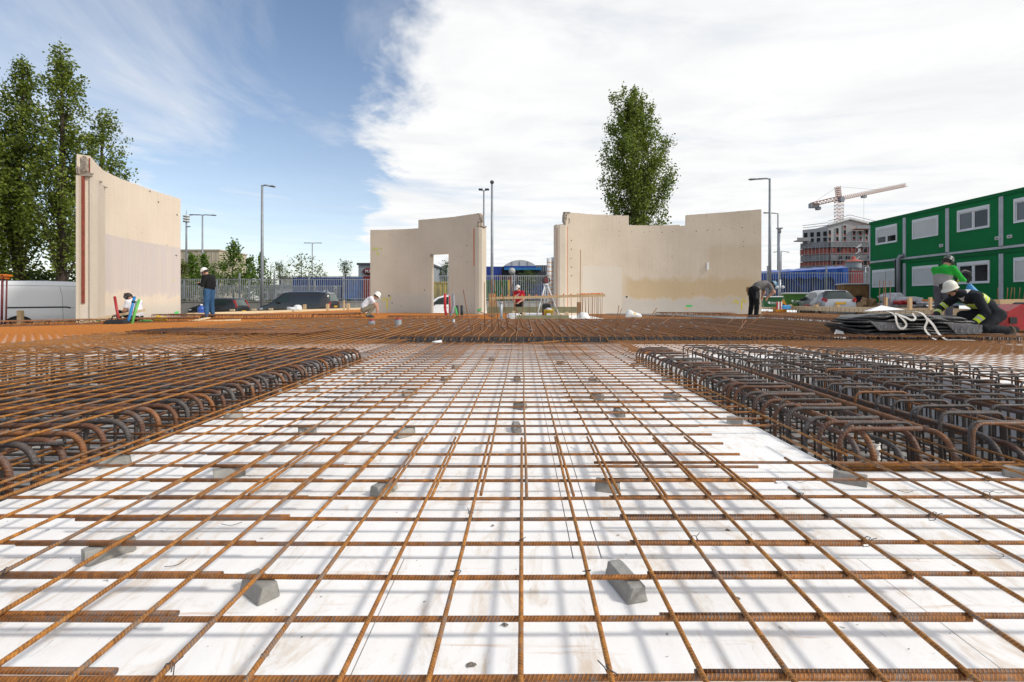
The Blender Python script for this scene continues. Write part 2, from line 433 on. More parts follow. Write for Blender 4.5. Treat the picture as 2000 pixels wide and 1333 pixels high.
def wall_mat(name, base_a, base_b, zone=None, bands=(), tan=0.0, patch=None):
    """old cast concrete. UV.x = metres along the wall, UV.y = height"""
    m, t, b = base_mat(name)
    uv = t.node('ShaderNodeUVMap').outputs[0]
    u, v, _ = t.sep(uv)
    pos = t.node('ShaderNodeNewGeometry').outputs['Position']
    big = t.noise(uv, 0.55, 5, 0.6)
    c = t.ramp(big, [(0.3, base_a), (0.7, base_b)])
    stv = t.comb(t.math('MULTIPLY', u, 5.0), t.math('MULTIPLY', v, 0.16), 0.0)
    st = t.noise(stv, 1.6, 6, 0.7)
    c = t.mix(t.math('MULTIPLY', t.step(st, 0.52, 0.72), 0.24), c, tuple(x * 0.62 for x in base_a))
    c = t.mix(t.math('MULTIPLY', t.step(st, 0.50, 0.30), 0.14), c, tuple(min(0.9, x * 1.25) for x in base_a))
    edge_n = t.noise(t.comb(t.math('MULTIPLY', u, 1.3), v, 0.0), 1.7, 5, 0.6)
    if zone:
        (u0, z0, z1, col, amt) = zone
        top = t.step(t.math('ADD', v, t.math('MULTIPLY', t.math('SUBTRACT', st, 0.5), 0.05)), z1 + 0.02, z1 - 0.02)
        bot = t.step(t.math('ADD', v, t.math('MULTIPLY', t.math('SUBTRACT', edge_n, 0.5), 1.3)), z0 - 0.05, z0 + 0.18)
        side = t.step(u, u0 - 0.02, u0 + 0.02)
        f = t.math('MULTIPLY', t.math('MULTIPLY', top, bot), side)
        drip = t.step(t.noise(t.comb(t.math('MULTIPLY', u, 9.0), t.math('MULTIPLY', v, 0.12), 7.0), 1.5, 4, 0.6), 0.66, 0.48)
        f = t.math('MULTIPLY', f, t.math('ADD', t.math('MULTIPLY', drip, 0.45), 0.55))
        c = t.mix(t.math('MULTIPLY', f, amt), c, col)
        low = t.step(v, 0.75, 0.35)
        c = t.mix(t.math('MULTIPLY', low, 0.55), c, (0.50, 0.47, 0.42))
    for (z0, z1, u0, u1, col, amt) in bands:
        vn = t.math('ADD', v, t.math('MULTIPLY', t.math('SUBTRACT', edge_n, 0.5), 0.9))
        f = t.math('MULTIPLY', t.step(vn, z0 - 0.1, z0 + 0.15), t.step(vn, z1 + 0.25, z1 - 0.15))
        f = t.math('MULTIPLY', f, t.math('MULTIPLY', t.step(u, u0 - 0.4, u0 + 0.4), t.step(u, u1 + 0.4, u1 - 0.4)))
        c = t.mix(t.math('MULTIPLY', f, amt), c, col)
    if patch:
        (u0, u1, z1, col) = patch
        f = t.math('MULTIPLY', t.math('MULTIPLY', t.step(u, u0 - 0.02, u0 + 0.02), t.step(u, u1 + 0.02, u1 - 0.02)), t.step(v, z1 + 0.02, z1 - 0.02))
        c = t.mix(t.math('MULTIPLY', f, 0.8), c, col)
    pit = t.noise(uv, 9.0, 2, 0.5)
    c = t.mix(t.math('MULTIPLY', t.step(pit, 0.735, 0.76), 0.75), c, (0.10, 0.075, 0.055))
    t.put(b.inputs['Base Color'], c)
    b.inputs['Roughness'].default_value = 0.9
    fine = t.noise(pos, 14, 6, 0.7)
    t.put(b.inputs['Normal'], t.bump(t.math('ADD', fine, t.math('MULTIPLY', pit, -0.6)), 0.35, 0.02))


wall_mat('wall_left', (0.69, 0.59, 0.475), (0.63, 0.53, 0.42), zone=(1.32, 0.95, 2.93, (0.53, 0.465, 0.45), 0.85))
wall_mat('wall_mid', (0.60, 0.505, 0.405), (0.52, 0.435, 0.345), bands=[(-0.5, 1.0, 0, 12, (0.50, 0.455, 0.40), 0.6)])
wall_mat('wall_right', (0.66, 0.56, 0.445), (0.57, 0.475, 0.365),
         bands=[(0.85, 1.75, 3.2, 9.4, (0.50, 0.35, 0.16), 0.6), (-0.5, 0.75, 2.9, 9.0, (0.50, 0.48, 0.44), 0.7), (0.5, 3.4, 7.3, 12.0, (0.50, 0.38, 0.23), 0.35)],
         patch=(0.95, 3.05, 2.42, (0.64, 0.575, 0.49)))
wall_mat('wall_pier', (0.60, 0.52, 0.42), (0.52, 0.45, 0.36))

# ------------------------------------------------------------------ geometry helpers


def at(px, py, Y):
    """world point that the photograph shows at pixel (px, py) when it is Y metres away"""
    return Vector(((px - 1020.0) * Y / FPX, Y, CAMZ + (589.0 - py) * Y / FPX))


def xat(px, Y):
    return (px - 1020.0) * Y / FPX


def tag(o, label=None, cat=None, group=None, kind=None):
    if label:
        o['label'] = label
    if cat:
        o['category'] = cat
    if group:
        o['group'] = group
    if kind:
        o['kind'] = kind
    return o


def empty(name, loc=(0, 0, 0), rz=0.0, label=None, cat=None, group=None):
    o = bpy.data.objects.new(name, None)
    o.empty_display_size = 0.2
    COL.objects.link(o)
    o.location = loc
    o.rotation_euler = (0, 0, rz)
    return tag(o, label, cat, group)


def link(name, me, parent=None, loc=None, rot=None):
    o = bpy.data.objects.new(name, me)
    COL.objects.link(o)
    if parent is not None:
        o.parent = parent
    if loc is not None:
        o.location = loc
    if rot is not None:
        o.rotation_euler = rot
    return o


def copy_tree(o, parent=None):
    c = o.copy()
    COL.objects.link(c)
    c.parent = parent
    for ch in list(o.children):
        copy_tree(ch, c)
    return c


class MB:
    """collects boxes, tubes, lathes and polygons; build() links them as one mesh object"""
    def __init__(self):
        self.v, self.f, self.m, self.uv, self.sm = [], [], [], [], []
        self.mats = []

    def mi(self, mat):
        if mat is None:
            return 0
        if mat not in self.mats:
            self.mats.append(mat)
        return self.mats.index(mat)

    def add(self, verts, faces, mat=None, uvs=None, smooth=False):
        b = len(self.v)
        self.v.extend([tuple(p) for p in verts])
        k = self.mi(mat)
        for i, fc in enumerate(faces):
            self.f.append(tuple(b + q for q in fc))
            self.m.append(k)
            self.sm.append(smooth)
            self.uv.append(uvs[i] if uvs else None)
        return self

    def box(self, c, s, mat=None, rz=0.0, M=None, taper=1.0, bev=0.0):
        hx, hy, hz = s[0] / 2, s[1] / 2, s[2] / 2
        if bev:
            b = min(bev, hx * 0.9, hy * 0.9, hz * 0.9)
            P = []
            for z, ins in ((-hz, b), (-hz + b, 0), (hz - b, 0), (hz, b)):
                P += [(-hx + ins + (b if ins == 0 else b) * 0, -hy + ins, z), (hx - ins, -hy + ins, z), (hx - ins, hy - ins, z), (-hx + ins, hy - ins, z)]
            F = [(3, 2, 1, 0), (12, 13, 14, 15)]
            for l in range(3):
                for i in range(4):
                    j = (i + 1) % 4
                    F.append((l * 4 + i, l * 4 + j, l * 4 + 4 + j, l * 4 + 4 + i))
        else:
            t = taper
            P = [(-hx, -hy, -hz), (hx, -hy, -hz), (hx, hy, -hz), (-hx, hy, -hz), (-hx * t, -hy * t, hz), (hx * t, -hy * t, hz), (hx * t, hy * t, hz), (-hx * t, hy * t, hz)]
            F = [(3, 2, 1, 0), (4, 5, 6, 7), (0, 1, 5, 4), (1, 2, 6, 5), (2, 3, 7, 6), (3, 0, 4, 7)]
        cr, sr = math.cos(rz), math.sin(rz)
        V = [Vector((x * cr - y * sr, x * sr + y * cr, z)) for x, y, z in P]
        if M is not None:
            V = [M @ p for p in V]
        c = Vector(c)
        return self.add([p + c for p in V], F, mat)

    def beam(self, p0, p1, w, h, mat=None, up=(0, 0, 1)):
        """rectangular bar from p0 to p1"""
        p0, p1 = Vector(p0), Vector(p1)
        d = (p1 - p0)
        L = d.length
        d.normalize()
        upv = Vector(up)
        if abs(d.dot(upv)) > 0.98:
            upv = Vector((1, 0, 0))
        s = d.cross(upv).normalized()
        n = s.cross(d)
        P = []
        for q in (p0, p1):
            for a, b2 in ((-1, -1), (1, -1), (1, 1), (-1, 1)):
                P.append(q + s * (a * w / 2) + n * (b2 * h / 2))
        F = [(3, 2, 1, 0), (4, 5, 6, 7), (0, 1, 5, 4), (1, 2, 6, 5), (2, 3, 7, 6), (3, 0, 4, 7)]
        return self.add(P, F, mat)

    def tube(self, pts, r, mat=None, n=8, caps=True, smooth=True):
        pts = [Vector(p) for p in pts]
        rs = r if hasattr(r, '__len__') else [r] * len(pts)
        V, F, U = [], [], []
        t0 = (pts[1] - pts[0]).normalized()
        ref = Vector((0, 0, 1)) if abs(t0.z) < 0.9 else Vector((1, 0, 0))
        nrm = t0.cross(ref).normalized()
        L = 0.0
        Ls = []
        for i, p in enumerate(pts):
            if i == 0:
                t = t0
            elif i == len(pts) - 1:
                t = (pts[i] - pts[i - 1]).normalized()
            else:
                t = ((pts[i + 1] - pts[i]).normalized() + (pts[i] - pts[i - 1]).normalized())
                t = t.normalized() if t.length > 1e-6 else (pts[i + 1] - pts[i]).normalized()
            if i:
                L += (pts[i] - pts[i - 1]).length
            Ls.append(L)
            nrm = (nrm - t * nrm.dot(t))
            nrm = nrm.normalized() if nrm.length > 1e-6 else t.orthogonal().normalized()
            bn = t.cross(nrm)
            for k in range(n):
                a = 2 * math.pi * k / n
                V.append(p + (nrm * math.cos(a) + bn * math.sin(a)) * rs[i])
        for i in range(len(pts) - 1):
            for k in range(n):
                k2 = (k + 1) % n
                F.append((i * n + k, i * n + k2, (i + 1) * n + k2, (i + 1) * n + k))
                U.append(((Ls[i], k / n), (Ls[i], (k + 1) / n), (Ls[i + 1], (k + 1) / n), (Ls[i + 1], k / n)))
        self.add(V, F, mat, U, smooth)
        if caps:
            b = len(self.v) - len(V)
            kx = self.mi(mat)
            self.f.append(tuple(b + k for k in reversed(range(n))))
            self.f.append(tuple(b + (len(pts) - 1) * n + k for k in range(n)))
            for _ in range(2):
                self.m.append(kx)
                self.sm.append(False)
                self.uv.append(None)
        return self

    def cyl(self, p0, p1, r, mat=None, n=12, r2=None):
        return self.tube([p0, p1], [r, r if r2 is None else r2], mat, n)

    def lathe(self, prof, mat=None, n=16, M=None, smooth=True, sx=1.0, sy=1.0):
        """prof: list of (r, z)"""
        V, F = [], []
        for (r, z) in prof:
            for k in range(n):
                a = 2 * math.pi * k / n
                V.append(Vector((r * math.cos(a) * sx, r * math.sin(a) * sy, z)))
        for i in range(len(prof) - 1):
            for k in range(n):
                k2 = (k + 1) % n
                F.append((i * n + k, i * n + k2, (i + 1) * n + k2, (i + 1) * n + k))
        if M is not None:
            V = [M @ p for p in V]
        return self.add(V, F, mat, None, smooth)

    def prism(self, poly, axis, a, b, mat=None, M=None):
        """extrude polygon (list of 2d) along an axis from a to b; axis 'y' -> poly in xz, 'z' -> xy, 'x' -> yz"""
        def mk(p, t):
            if axis == 'y':
                return Vector((p[0], t, p[1]))
            if axis == 'z':
                return Vector((p[0], p[1], t))
            return Vector((t, p[0], p[1]))
        n = len(poly)
        V = [mk(p, a) for p in poly] + [mk(p, b) for p in poly]
        if M is not None:
            V = [M @ p for p in V]
        F = [tuple(range(n)), tuple(reversed(range(n, 2 * n)))]
        for i in range(n):
            j = (i + 1) % n
            F.append((j, i, n + i, n + j))
        return self.add(V, F, mat)

    def quad(self, pts, mat=None):
        return self.add(pts, [tuple(range(len(pts)))], mat)

    def mesh(self, name, mat=None):
        me = bpy.data.meshes.new(name)
        me.from_pydata(self.v, [], self.f)
        names = self.mats if self.mats else [mat]
        for nm in names:
            me.materials.append(MATS[nm if nm else mat])
        if len(names) > 1:
            me.polygons.foreach_set('material_index', self.m)
        if any(self.sm):
            me.polygons.foreach_set('use_smooth', self.sm)
        if any(u is not None for u in self.uv):
            lay = me.uv_layers.new(name='UVMap')
            flat = []
            for fc, u in zip(self.f, self.uv):
                for q in range(len(fc)):
                    flat.extend(u[q] if u else (0.0, 0.0))
            lay.data.foreach_set('uv', flat)
        me.update()
        return me

    def build(self, name, mat=None, parent=None, loc=None, rot=None, **kw):
        o = link(name, self.mesh(name, mat), parent, loc, rot)
        return tag(o, **kw) if kw else o


def fix_normals(o):
    bm = bmesh.new()
    bm.from_mesh(o.data)
    bmesh.ops.recalc_face_normals(bm, faces=bm.faces)
    bm.to_mesh(o.data)
    bm.free()
    return o


def bars_mesh(name, segs, r, mat, n=5, uvs=True):
    """many straight bars as one mesh. segs: array (k, 2, 3)"""
    segs = np.asarray(segs, float)
    k = len(segs)
    a, b = segs[:, 0], segs[:, 1]
    d = b - a
    L = np.linalg.norm(d, axis=1)
    d = d / L[:, None]
    ref = np.where(np.abs(d[:, 2:3]) < 0.9, np.array([[0, 0, 1.0]]), np.array([[1.0, 0, 0]]))
    s = np.cross(d, ref)
    s /= np.linalg.norm(s, axis=1)[:, None]
    q = np.cross(s, d)
    ang = np.arange(n) * 2 * math.pi / n
    ring = s[:, None, :] * np.cos(ang)[None, :, None] + q[:, None, :] * np.sin(ang)[None, :, None]
    rr = np.asarray(r, float)
    rr = rr[:, None, None] if rr.ndim else rr
    V = np.concatenate([a[:, None, :] + ring * rr, b[:, None, :] + ring * rr], axis=1).reshape(-1, 3)
    i = np.arange(n)
    j = (i + 1) % n
    quad = np.stack([i, i + n, j + n, j], axis=1)
    F = (quad[None] + (np.arange(k) * 2 * n)[:, None, None]).reshape(-1, 4)
    me = bpy.data.meshes.new(name)
    me.vertices.add(len(V))
    me.vertices.foreach_set('co', V.ravel())
    me.loops.add(F.size)
    me.loops.foreach_set('vertex_index', F.ravel())
    me.polygons.add(len(F))
    me.polygons.foreach_set('loop_start', np.arange(len(F)) * 4)
    me.polygons.foreach_set('loop_total', np.full(len(F), 4))
    me.polygons.foreach_set('use_smooth', np.ones(len(F), bool))
    me.update(calc_edges=True)
    if uvs:
        lay = me.uv_layers.new(name='UVMap')
        off = RNG.random(k)
        uu = np.zeros((k, n, 4, 2))
        uu[:, :, 1, 0] = L[:, None]
        uu[:, :, 2, 0] = L[:, None]
        uu[:, :, :, 0] += off[:, None, None]
        uu[:, :, 0, 1] = uu[:, :, 1, 1] = (i / n)[None]
        uu[:, :, 2, 1] = uu[:, :, 3, 1] = ((i + 1) / n)[None]
        lay.data.foreach_set('uv', uu.ravel())
    me.materials.append(MATS[mat])
    return me


def tri_mesh(name, V, F, mat, smooth=False):
    V = np.asarray(V, float)
    F = np.asarray(F, int)
    n = F.shape[1]
    me = bpy.data.meshes.new(name)
    me.vertices.add(len(V))
    me.vertices.foreach_set('co', V.ravel())
    me.loops.add(F.size)
    me.loops.foreach_set('vertex_index', F.ravel())
    me.polygons.add(len(F))
    me.polygons.foreach_set('loop_start', np.arange(len(F)) * n)
    me.polygons.foreach_set('loop_total', np.full(len(F), n))
    if smooth:
        me.polygons.foreach_set('use_smooth', np.ones(len(F), bool))
    me.update(calc_edges=True)
    me.materials.append(MATS[mat])
    return me
# ------------------------------------------------------------------ ground and platform


def sstep(a, b, x):
    t = min(1, max(0, (x - a) / (b - a)))
    return t * t * (3 - 2 * t)


def ground_z(x, y):
    return -0.56 + 0.38 * sstep(9, 17, x) * sstep(12, 22, y)


def make_ground():
    xs = [-900, -300, -120, -60, -40, -30, -24, -20, -16, -12, -8, -4, 0, 3, 6, 8, 9, 10, 11, 12, 13, 14, 15, 16, 17, 18, 22, 26, 30, 40, 60, 120, 300, 900]
    ys = [-300, -60, -20, -8, 0, 6, 10, 12, 13, 14, 15, 16, 17, 18, 19, 20, 21, 22, 24, 28, 32, 36, 37.9]
    V = [(x, y, ground_z(x, y)) for y in ys for x in xs]
    n = len(xs)
    F = [(j * n + i, j * n + i + 1, (j + 1) * n + i + 1, (j + 1) * n + i) for j in range(len(ys) - 1) for i in range(n - 1)]
    tag(link('ground', tri_mesh('ground', V, F, 'soil', True)), kind='structure')
    # the street level behind the retaining wall
    b = MB()
    b.add([(-900, 37.95, 0.42), (900, 37.95, 0.42), (900, 60, 0.30), (-900, 60, 0.30), (900, 3000, 0.30), (-900, 3000, 0.30)], [(0, 1, 2, 3), (3, 2, 4, 5)])
    b.build('street', 'asphalt', kind='structure')


make_ground()

floor = empty('insulation_floor')
tag(floor, kind='structure')
PIT_D = -0.45


def board(x0, x1, y0, y1, top=0.0, mat='insulation'):
    g = 0.0016
    dz = RNG.uniform(-0.0012, 0.0012)
    b = MB()
    b.box(((x0 + x1) / 2, (y0 + y1) / 2, (top + dz - 0.52) / 2), (x1 - x0 - 2 * g, y1 - y0 - 2 * g, 0.52 + top + dz), mat)
    return b.build('board', None, floor)


for (x0, x1) in ((-1.77, -1.513), (-1.513, -0.313), (-0.313, 0.887), (0.887, 2.087), (2.087, 3.287), (3.287, 4.487)):
    board(x0, x1, 0.08, 1.28)
    board(x0, x1, -1.1, 0.08)
for (x0, x1) in ((-1.77, -1.06), (-1.06, 0.135), (0.135, 0.21), (0.21, 1.27)):
    board(x0, x1, 1.28, 3.68)
for (x0, x1) in ((-1.77, -0.62), (-0.62, 0.19), (0.19, 1.27)):
    board(x0, x1, 3.68, 5.78)
for (x0, x1) in ((1.27, 2.45), (2.45, 3.65), (3.65, 4.85)):
    board(x0, x1, 1.28, 1.93)
for k in range(9):
    board(-6.5 + k * 1.5 if k else -6.6, -6.5 + (k + 1) * 1.5, 5.78, 7.7)
for (x0, x1, y0, y1) in ((7.0, 16, 5.78, 7.7), (3.75, 16, 1.93, 5.78), (4.85, 16, -1.1, 1.93), (-16, -6.6, 0.0, 7.7), (-6.6, -1.77, -1.1, 0.8)):
    board(x0, x1, y0, y1)
board(-14, -7.5, 7.7, 38)
board(8.5, 15.5, 7.7, 38)
board(-7.5, 8.5, 15.6, 38)
b = MB()
b.box((-4.15, 3.3, PIT_D - 0.05), (4.9, 5.0, 0.1))
b.build('pit_floor', 'blinding', floor)
b = MB()
b.box((2.51, 3.86, PIT_D - 0.05), (2.5, 3.9, 0.1))
b.build('pit_floor', 'blinding', floor)
b = MB()
b.box((0.5, 11.65, -0.27), (16.0, 7.9, 0.1))
b.build('pit_floor', 'blinding', floor)
# smooth grey concrete strip between the far mats
b = MB()
strip = [(6.3, 13.2), (7.9, 11.2), (9.3, 11.2), (9.3, 13.6), (9.4, 16), (8.4, 19), (7.2, 22.2), (4.6, 24.0), (4.0, 23.2), (6.0, 21), (7.2, 18), (7.0, 15.5)]
b.prism(strip, 'z', 0.09, 0.004, 'grey_slab')
o = fix_normals(b.build('concrete_strip', 'grey_slab'))
tag(o, kind='structure')

# ------------------------------------------------------------------ reinforcement helpers
_barcache = {}


def straight_bar(L, r, mat, n=8):
    key = (round(L, 2), r, mat, random.randrange(3))
    if key not in _barcache:
        m = MB()
        pts = []
        k = max(3, int(L / 0.6) + 2)
        for i in range(k):
            t = i / (k - 1)
            pts.append((L * t, random.uniform(-0.0036, 0.0036) if 0 < i < k - 1 else 0, random.uniform(-0.0014, 0.0014) if 0 < i < k - 1 else 0))
        m.tube(pts, r, mat, n)
        _barcache[key] = m.mesh('bar', mat)
    return _barcache[key]


def bar(name, p0, p1, r, mat, parent, n=8):
    p0, p1 = Vector(p0), Vector(p1)
    d = p1 - p0
    o = link(name, straight_bar(d.length, r, mat, n), parent, p0)
    o.rotation_euler = d.to_track_quat('X', 'Z').to_euler()
    return o


ZC, ZL = 0.045, 0.0556
RC, RL = 0.0057, 0.0051
YK = [0.8166 + 0.149 * k for k in range(-6, 60)]


def mat_thing(label, xs, ylong, ycross, xcross, dy=0.0, dx=0.0, zc=ZC, zl=ZL, jit=0.006):
    t = empty('reinforcement_mesh', (0, 0, 0), 0, label, 'rebar mesh', 'welded rebar meshes on the white boards')
    for x in xs:
        y0, y1 = ylong if not callable(ylong) else ylong(x)
        y0 += random.uniform(-0.02, 0.02)
        y1 += random.uniform(-0.02, 0.02)
        bar('long_bar', (x + dx + random.uniform(-jit, jit), y0, zl), (x + dx + random.uniform(-jit, jit), y1, zl), RL, 'rust', t)
    for y in ycross:
        x0, x1 = xcross if not callable(xcross) else xcross(y)
        s = random.uniform(-0.012, 0.012)
        bar('cross_bar', (x0 + s, y + dy + random.uniform(-jit, jit), zc), (x1 + s, y + dy + random.uniform(-jit, jit), zc), RC, 'rust_cross', t)
    return t


tie_b = MB()
tie_b.tube([(-0.010, 0.004, 0.006), (-0.004, -0.008, 0.013), (0.006, -0.006, 0.012), (0.009, 0.007, 0.002), (-0.002, 0.010, -0.012), (-0.010, 0.0, -0.006), (-0.006, -0.009, 0.010), (-0.016, -0.016, 0.018)], 0.0011, 'tie_wire', 5)
tie_me = tie_b.mesh('wire_tie', 'tie_wire')


def add_ties(t, xs, ys, p=0.16):
    for x in xs:
        for y in ys:
            if random.random() < p and y < 3.2:
                link('wire_tie', tie_me, t, (x, y, 0.051), (0, 0, random.uniform(0, 6.28)))


K = lambda a, b2: [0.15 * k for k in range(a, b2 + 1)]
add_ties(mat_thing('rusty rebar mesh nearest the camera in the middle, its far ends lapped', K(-8, 5), (-0.35, 2.22), [y for y in YK if y < 1.45], (-1.31, 0.90)), K(-8, 5), [y for y in YK if 0.7 < y < 1.5])
mat_thing('long rusty rebar mesh in the middle running back to the raised dark mat', K(-8, 5), (1.55, 7.5), [y for y in YK if 1.45 < y < 7.5], (-1.31, 0.90), dx=0.0115)
mat_thing('rusty rebar mesh in the near left corner, lapped under the middle mesh', K(-13, -9), (-0.35, 2.2), [y for y in YK if y < 1.6], (-2.6, -0.70), dy=0.0125)
mat_thing('rusty rebar mesh along the edge of the left pit', K(-11, -9) + [-1.73], (1.55, 7.4), [y for y in YK if 1.6 < y < 7.4], (-1.98, -0.70), dy=0.0125)
MR_ = mat_thing('rusty rebar mesh in the near right corner in front of the right pit', K(6, 22), lambda x: (-0.35, 1.62 if x < 0.95 else (1.92 if x < 1.2 else 2.3 - 0.12 * ((x * 7) % 1))), [y for y in YK if y < 1.8] + [1.885], (0.285, 3.7), dy=0.013)
add_ties(MR_, K(6, 12), [y for y in YK if 0.8 < y < 1.8])
mat_thing('rusty rebar mesh along the left edge of the right pit', [1.05, 1.20, 1.315], lambda x: (2.58 if x < 1.1 else (2.72 if x < 1.25 else 1.97), 7.4), [y for y in YK if 2.35 < y < 7.5], lambda y: (0.285, 1.37 if y < 5.75 else 1.6), dy=0.013)

# ------------------------------------------------------------------ reinforcement cage in the left pit


def arc_pts(c, r, a0, a1, n, ax, ay):
    return [Vector(c) + Vector(ax) * (r * math.cos(a0 + (a1 - a0) * i / n)) + Vector(ay) * (r * math.sin(a0 + (a1 - a0) * i / n)) for i in range(n + 1)]


X3, Y3, Z3 = Vector((1, 0, 0)), Vector((0, 1, 0)), Vector((0, 0, 1))


def hook_mesh(name, straight, leg, bend, r, mat, n=10):
    """horizontal bar along -X ending in a quarter bend at the origin side, then a leg going down. top centre line at z=0"""
    m = MB()
    pts = [Vector((-bend - straight, 0, 0)), Vector((-bend - straight * 0.5, 0, random.uniform(-0.003, 0.003)))]
    pts += arc_pts((-bend, 0, -bend), bend, math.pi / 2, 0, 7, X3, Z3)
    pts.append(Vector((0, 0, -bend - leg)))
    m.tube(pts, r, mat, n)
    return m.mesh(name, mat)


cageL = empty('pit_cage', (0, 0, 0), 0, 'dark hooked reinforcement cage filling the pit on the left', 'rebar cage', 'reinforcement cages in the pits')
hooksL = [hook_mesh('hook_bar', L_, 0.42, 0.085, 0.0125, m_) for m_, L_ in (('rust_brown', 1.1), ('dark_steel', 1.5), ('rust_brown', 0.8), ('mid_brown', 1.3))]
y = 0.95
i = 0
while y < 5.7:
    o = link('hook_bar', hooksL[i % 4], cageL, (-1.885 + random.uniform(-0.012, 0.012), y, 0.118 + random.uniform(-0.012, 0.008)))
    o.rotation_euler = (random.uniform(-0.03, 0.03), 0, random.uniform(-0.012, 0.012))
    y += 0.104 + random.uniform(-0.008, 0.012)
    i += 1
segs = []
for z in (-0.36, -0.16, 0.06):
    for x in np.arange(-6.3, -1.9, 0.30):
        segs.append([(x + RNG.uniform(-.02, .02), 0.85, z), (x + RNG.uniform(-.02, .02), 5.72, z)])
segs_y = segs
segs = []
for z, st_ in ((-0.38, 0.14), (-0.16, 0.34), (0.10, 0.34)):
    for y in np.arange(0.95, 5.7, st_):
        segs.append([(-6.4, y + RNG.uniform(-.02, .02), z), (-1.86, y + RNG.uniform(-.02, .02), z)])
tag(link('inner_bars', bars_mesh('inner_bars', segs_y, 0.007, 'mid_brown', 6), cageL), kind='stuff')
tag(link('inner_bars', bars_mesh('inner_bars', segs, 0.008, 'dark_steel', 6), cageL), kind='stuff')
segs = []
for x in np.arange(-6.3, -1.9, 0.42):
    for y in np.arange(0.95, 5.75, 0.34):
        xx, yy = x + RNG.uniform(-.04, .04), y + RNG.uniform(-.02, .02)
        segs.append([(xx, yy, -0.42), (xx + RNG.uniform(-.02, .02), yy, 0.11)])
tag(link('uprights', bars_mesh('uprights', segs, 0.0085, 'dark_steel', 6), cageL), kind='stuff')
# rear row of hoops against the far side of the pit
segs = []
for x in np.arange(-6.2, -1.95, 0.16):
    m = MB()
hoopB = MB()
hoopB.tube([Vector((0, 0, -0.45))] + arc_pts((0.04, 0, -0.04), 0.04, math.pi, math.pi / 2, 5, X3, Z3) + arc_pts((0.26, 0, -0.04), 0.04, math.pi / 2, 0, 5, X3, Z3) + [Vector((0.30, 0, -0.45))], 0.009, 'dark_steel', 8)
hoop_me = hoopB.mesh('hoop', 'dark_steel')
for yy in (4.5, 5.1, 5.6):
    for x in np.arange(-6.3, -2.3, 0.62):
        link('hoop', hoop_me, cageL, (x + random.uniform(-.05, .05), yy + random.uniform(-.05, .05), 0.135 + random.uniform(-.01, .012)), (0, 0, random.uniform(-0.08, 0.08)))
# loose top bars laid over the cage, running away from the camera
topm = empty('top_bar_layer', (0, 0, 0), 0, 'layer of thin orange bars laid across the top of the left pit cage', 'rebar layer')
x = -1.965
while x > -6.6:
    bar('long_bar', (x + random.uniform(-.015, .015), 0.7 + random.uniform(0, .2), 0.143), (x + random.uniform(-.03, .03), 9.4 + random.uniform(-.8, .6), 0.150), 0.0058, 'rust', topm)
    x -= 0.148

# ------------------------------------------------------------------ cage in the right pit
cageR = empty('pit_cage', (0, 0, 0), 0, 'cage of dark steel hoops in rows filling the pit on the right', 'rebar cage', 'reinforcement cages in the pits')


def u_hoop(w, leg, bend, r, mat, n=9, lean=0.0):
    m = MB()
    pts = [Vector((lean, 0, -bend - leg))] + arc_pts((bend, 0, -bend), bend, math.pi, math.pi / 2, 6, X3, Z3) + arc_pts((w - bend, 0, -bend), bend, math.pi / 2, 0, 6, X3, Z3) + [Vector((w + 0.01, 0, -bend - leg))]
    m.tube(pts, r, mat, n)
    return m.mesh('hoop', mat)


rows = [(1.865, 0.285, 0.180, 2.0, 0.135), (2.285, 0.36, 0.174, 2.05, 0.145), (2.77, 0.285, 0.170, 2.1, 0.145), (3.255, 0.30, 0.165, 2.2, 0.15)]
for ri, (x0, w, zt, y0, dy) in enumerate(rows):
    mes = [u_hoop(w, 0.46, 0.040, 0.0064, 'dark_steel', lean=random.uniform(-0.02, 0.03)) for _ in range(2)] + [u_hoop(w + 0.02, 0.46, 0.045, 0.0068, 'mid_brown')]
    y = y0
    while y < 5.68:
        for q in range(2 if ri < 1 and y < 2.5 else 1):
            link('hoop', mes[0 if random.random() < .6 else (1 if random.random() < .88 else 2)], cageR, (x0 + random.uniform(-.012, .012) + q * 0.012, y + q * 0.022, zt - 0.01 * (y - 2) / 3.7 + random.uniform(-.006, .006)), (random.uniform(-.05, .05), 0, random.uniform(-.035, .035)))
        y += dy + random.uniform(-.012, .018)
    for xx, zz in ((x0 + 0.02, zt - 0.035), (x0 + w - 0.02, zt - 0.04), (x0 + 0.015, -0.12)):
        bar('tie_bar', (xx + random.uniform(-.01, .01), 1.98 + random.uniform(0, .05), zz - 0.012), (xx + random.uniform(-.02, .02), 5.7, zz - 0.02), 0.0062, 'mid_brown' if zz > 0 else 'dark_steel', cageR)
# brown ribbed hooks along the left side of the pit
hk = [hook_mesh('hook_bar', 0.28, 0.40, 0.07, 0.0100, m_) for m_ in ('rust_brown', 'dark_steel', 'rust_brown')]
y = 2.05
i = 0
while y < 5.68:
    o = link('hook_bar', hk[(i * 2 + i // 3) % 3], cageR, (1.345 + random.uniform(-.012, .012), y, 0.132 + random.uniform(-.014, .012)))
    o.rotation_euler = (random.uniform(-.05, .05), 0, math.pi + random.uniform(-.03, .03))
    if i % 4 == 0:
        link('hoop', mes[0], cageR, (1.40 + random.uniform(-.01, .01), y + 0.04, 0.150 + random.uniform(-.008, .008)), (0, 0, random.uniform(-.03, .03)))
    y += 0.122 + random.uniform(-.012, .014)
    i += 1
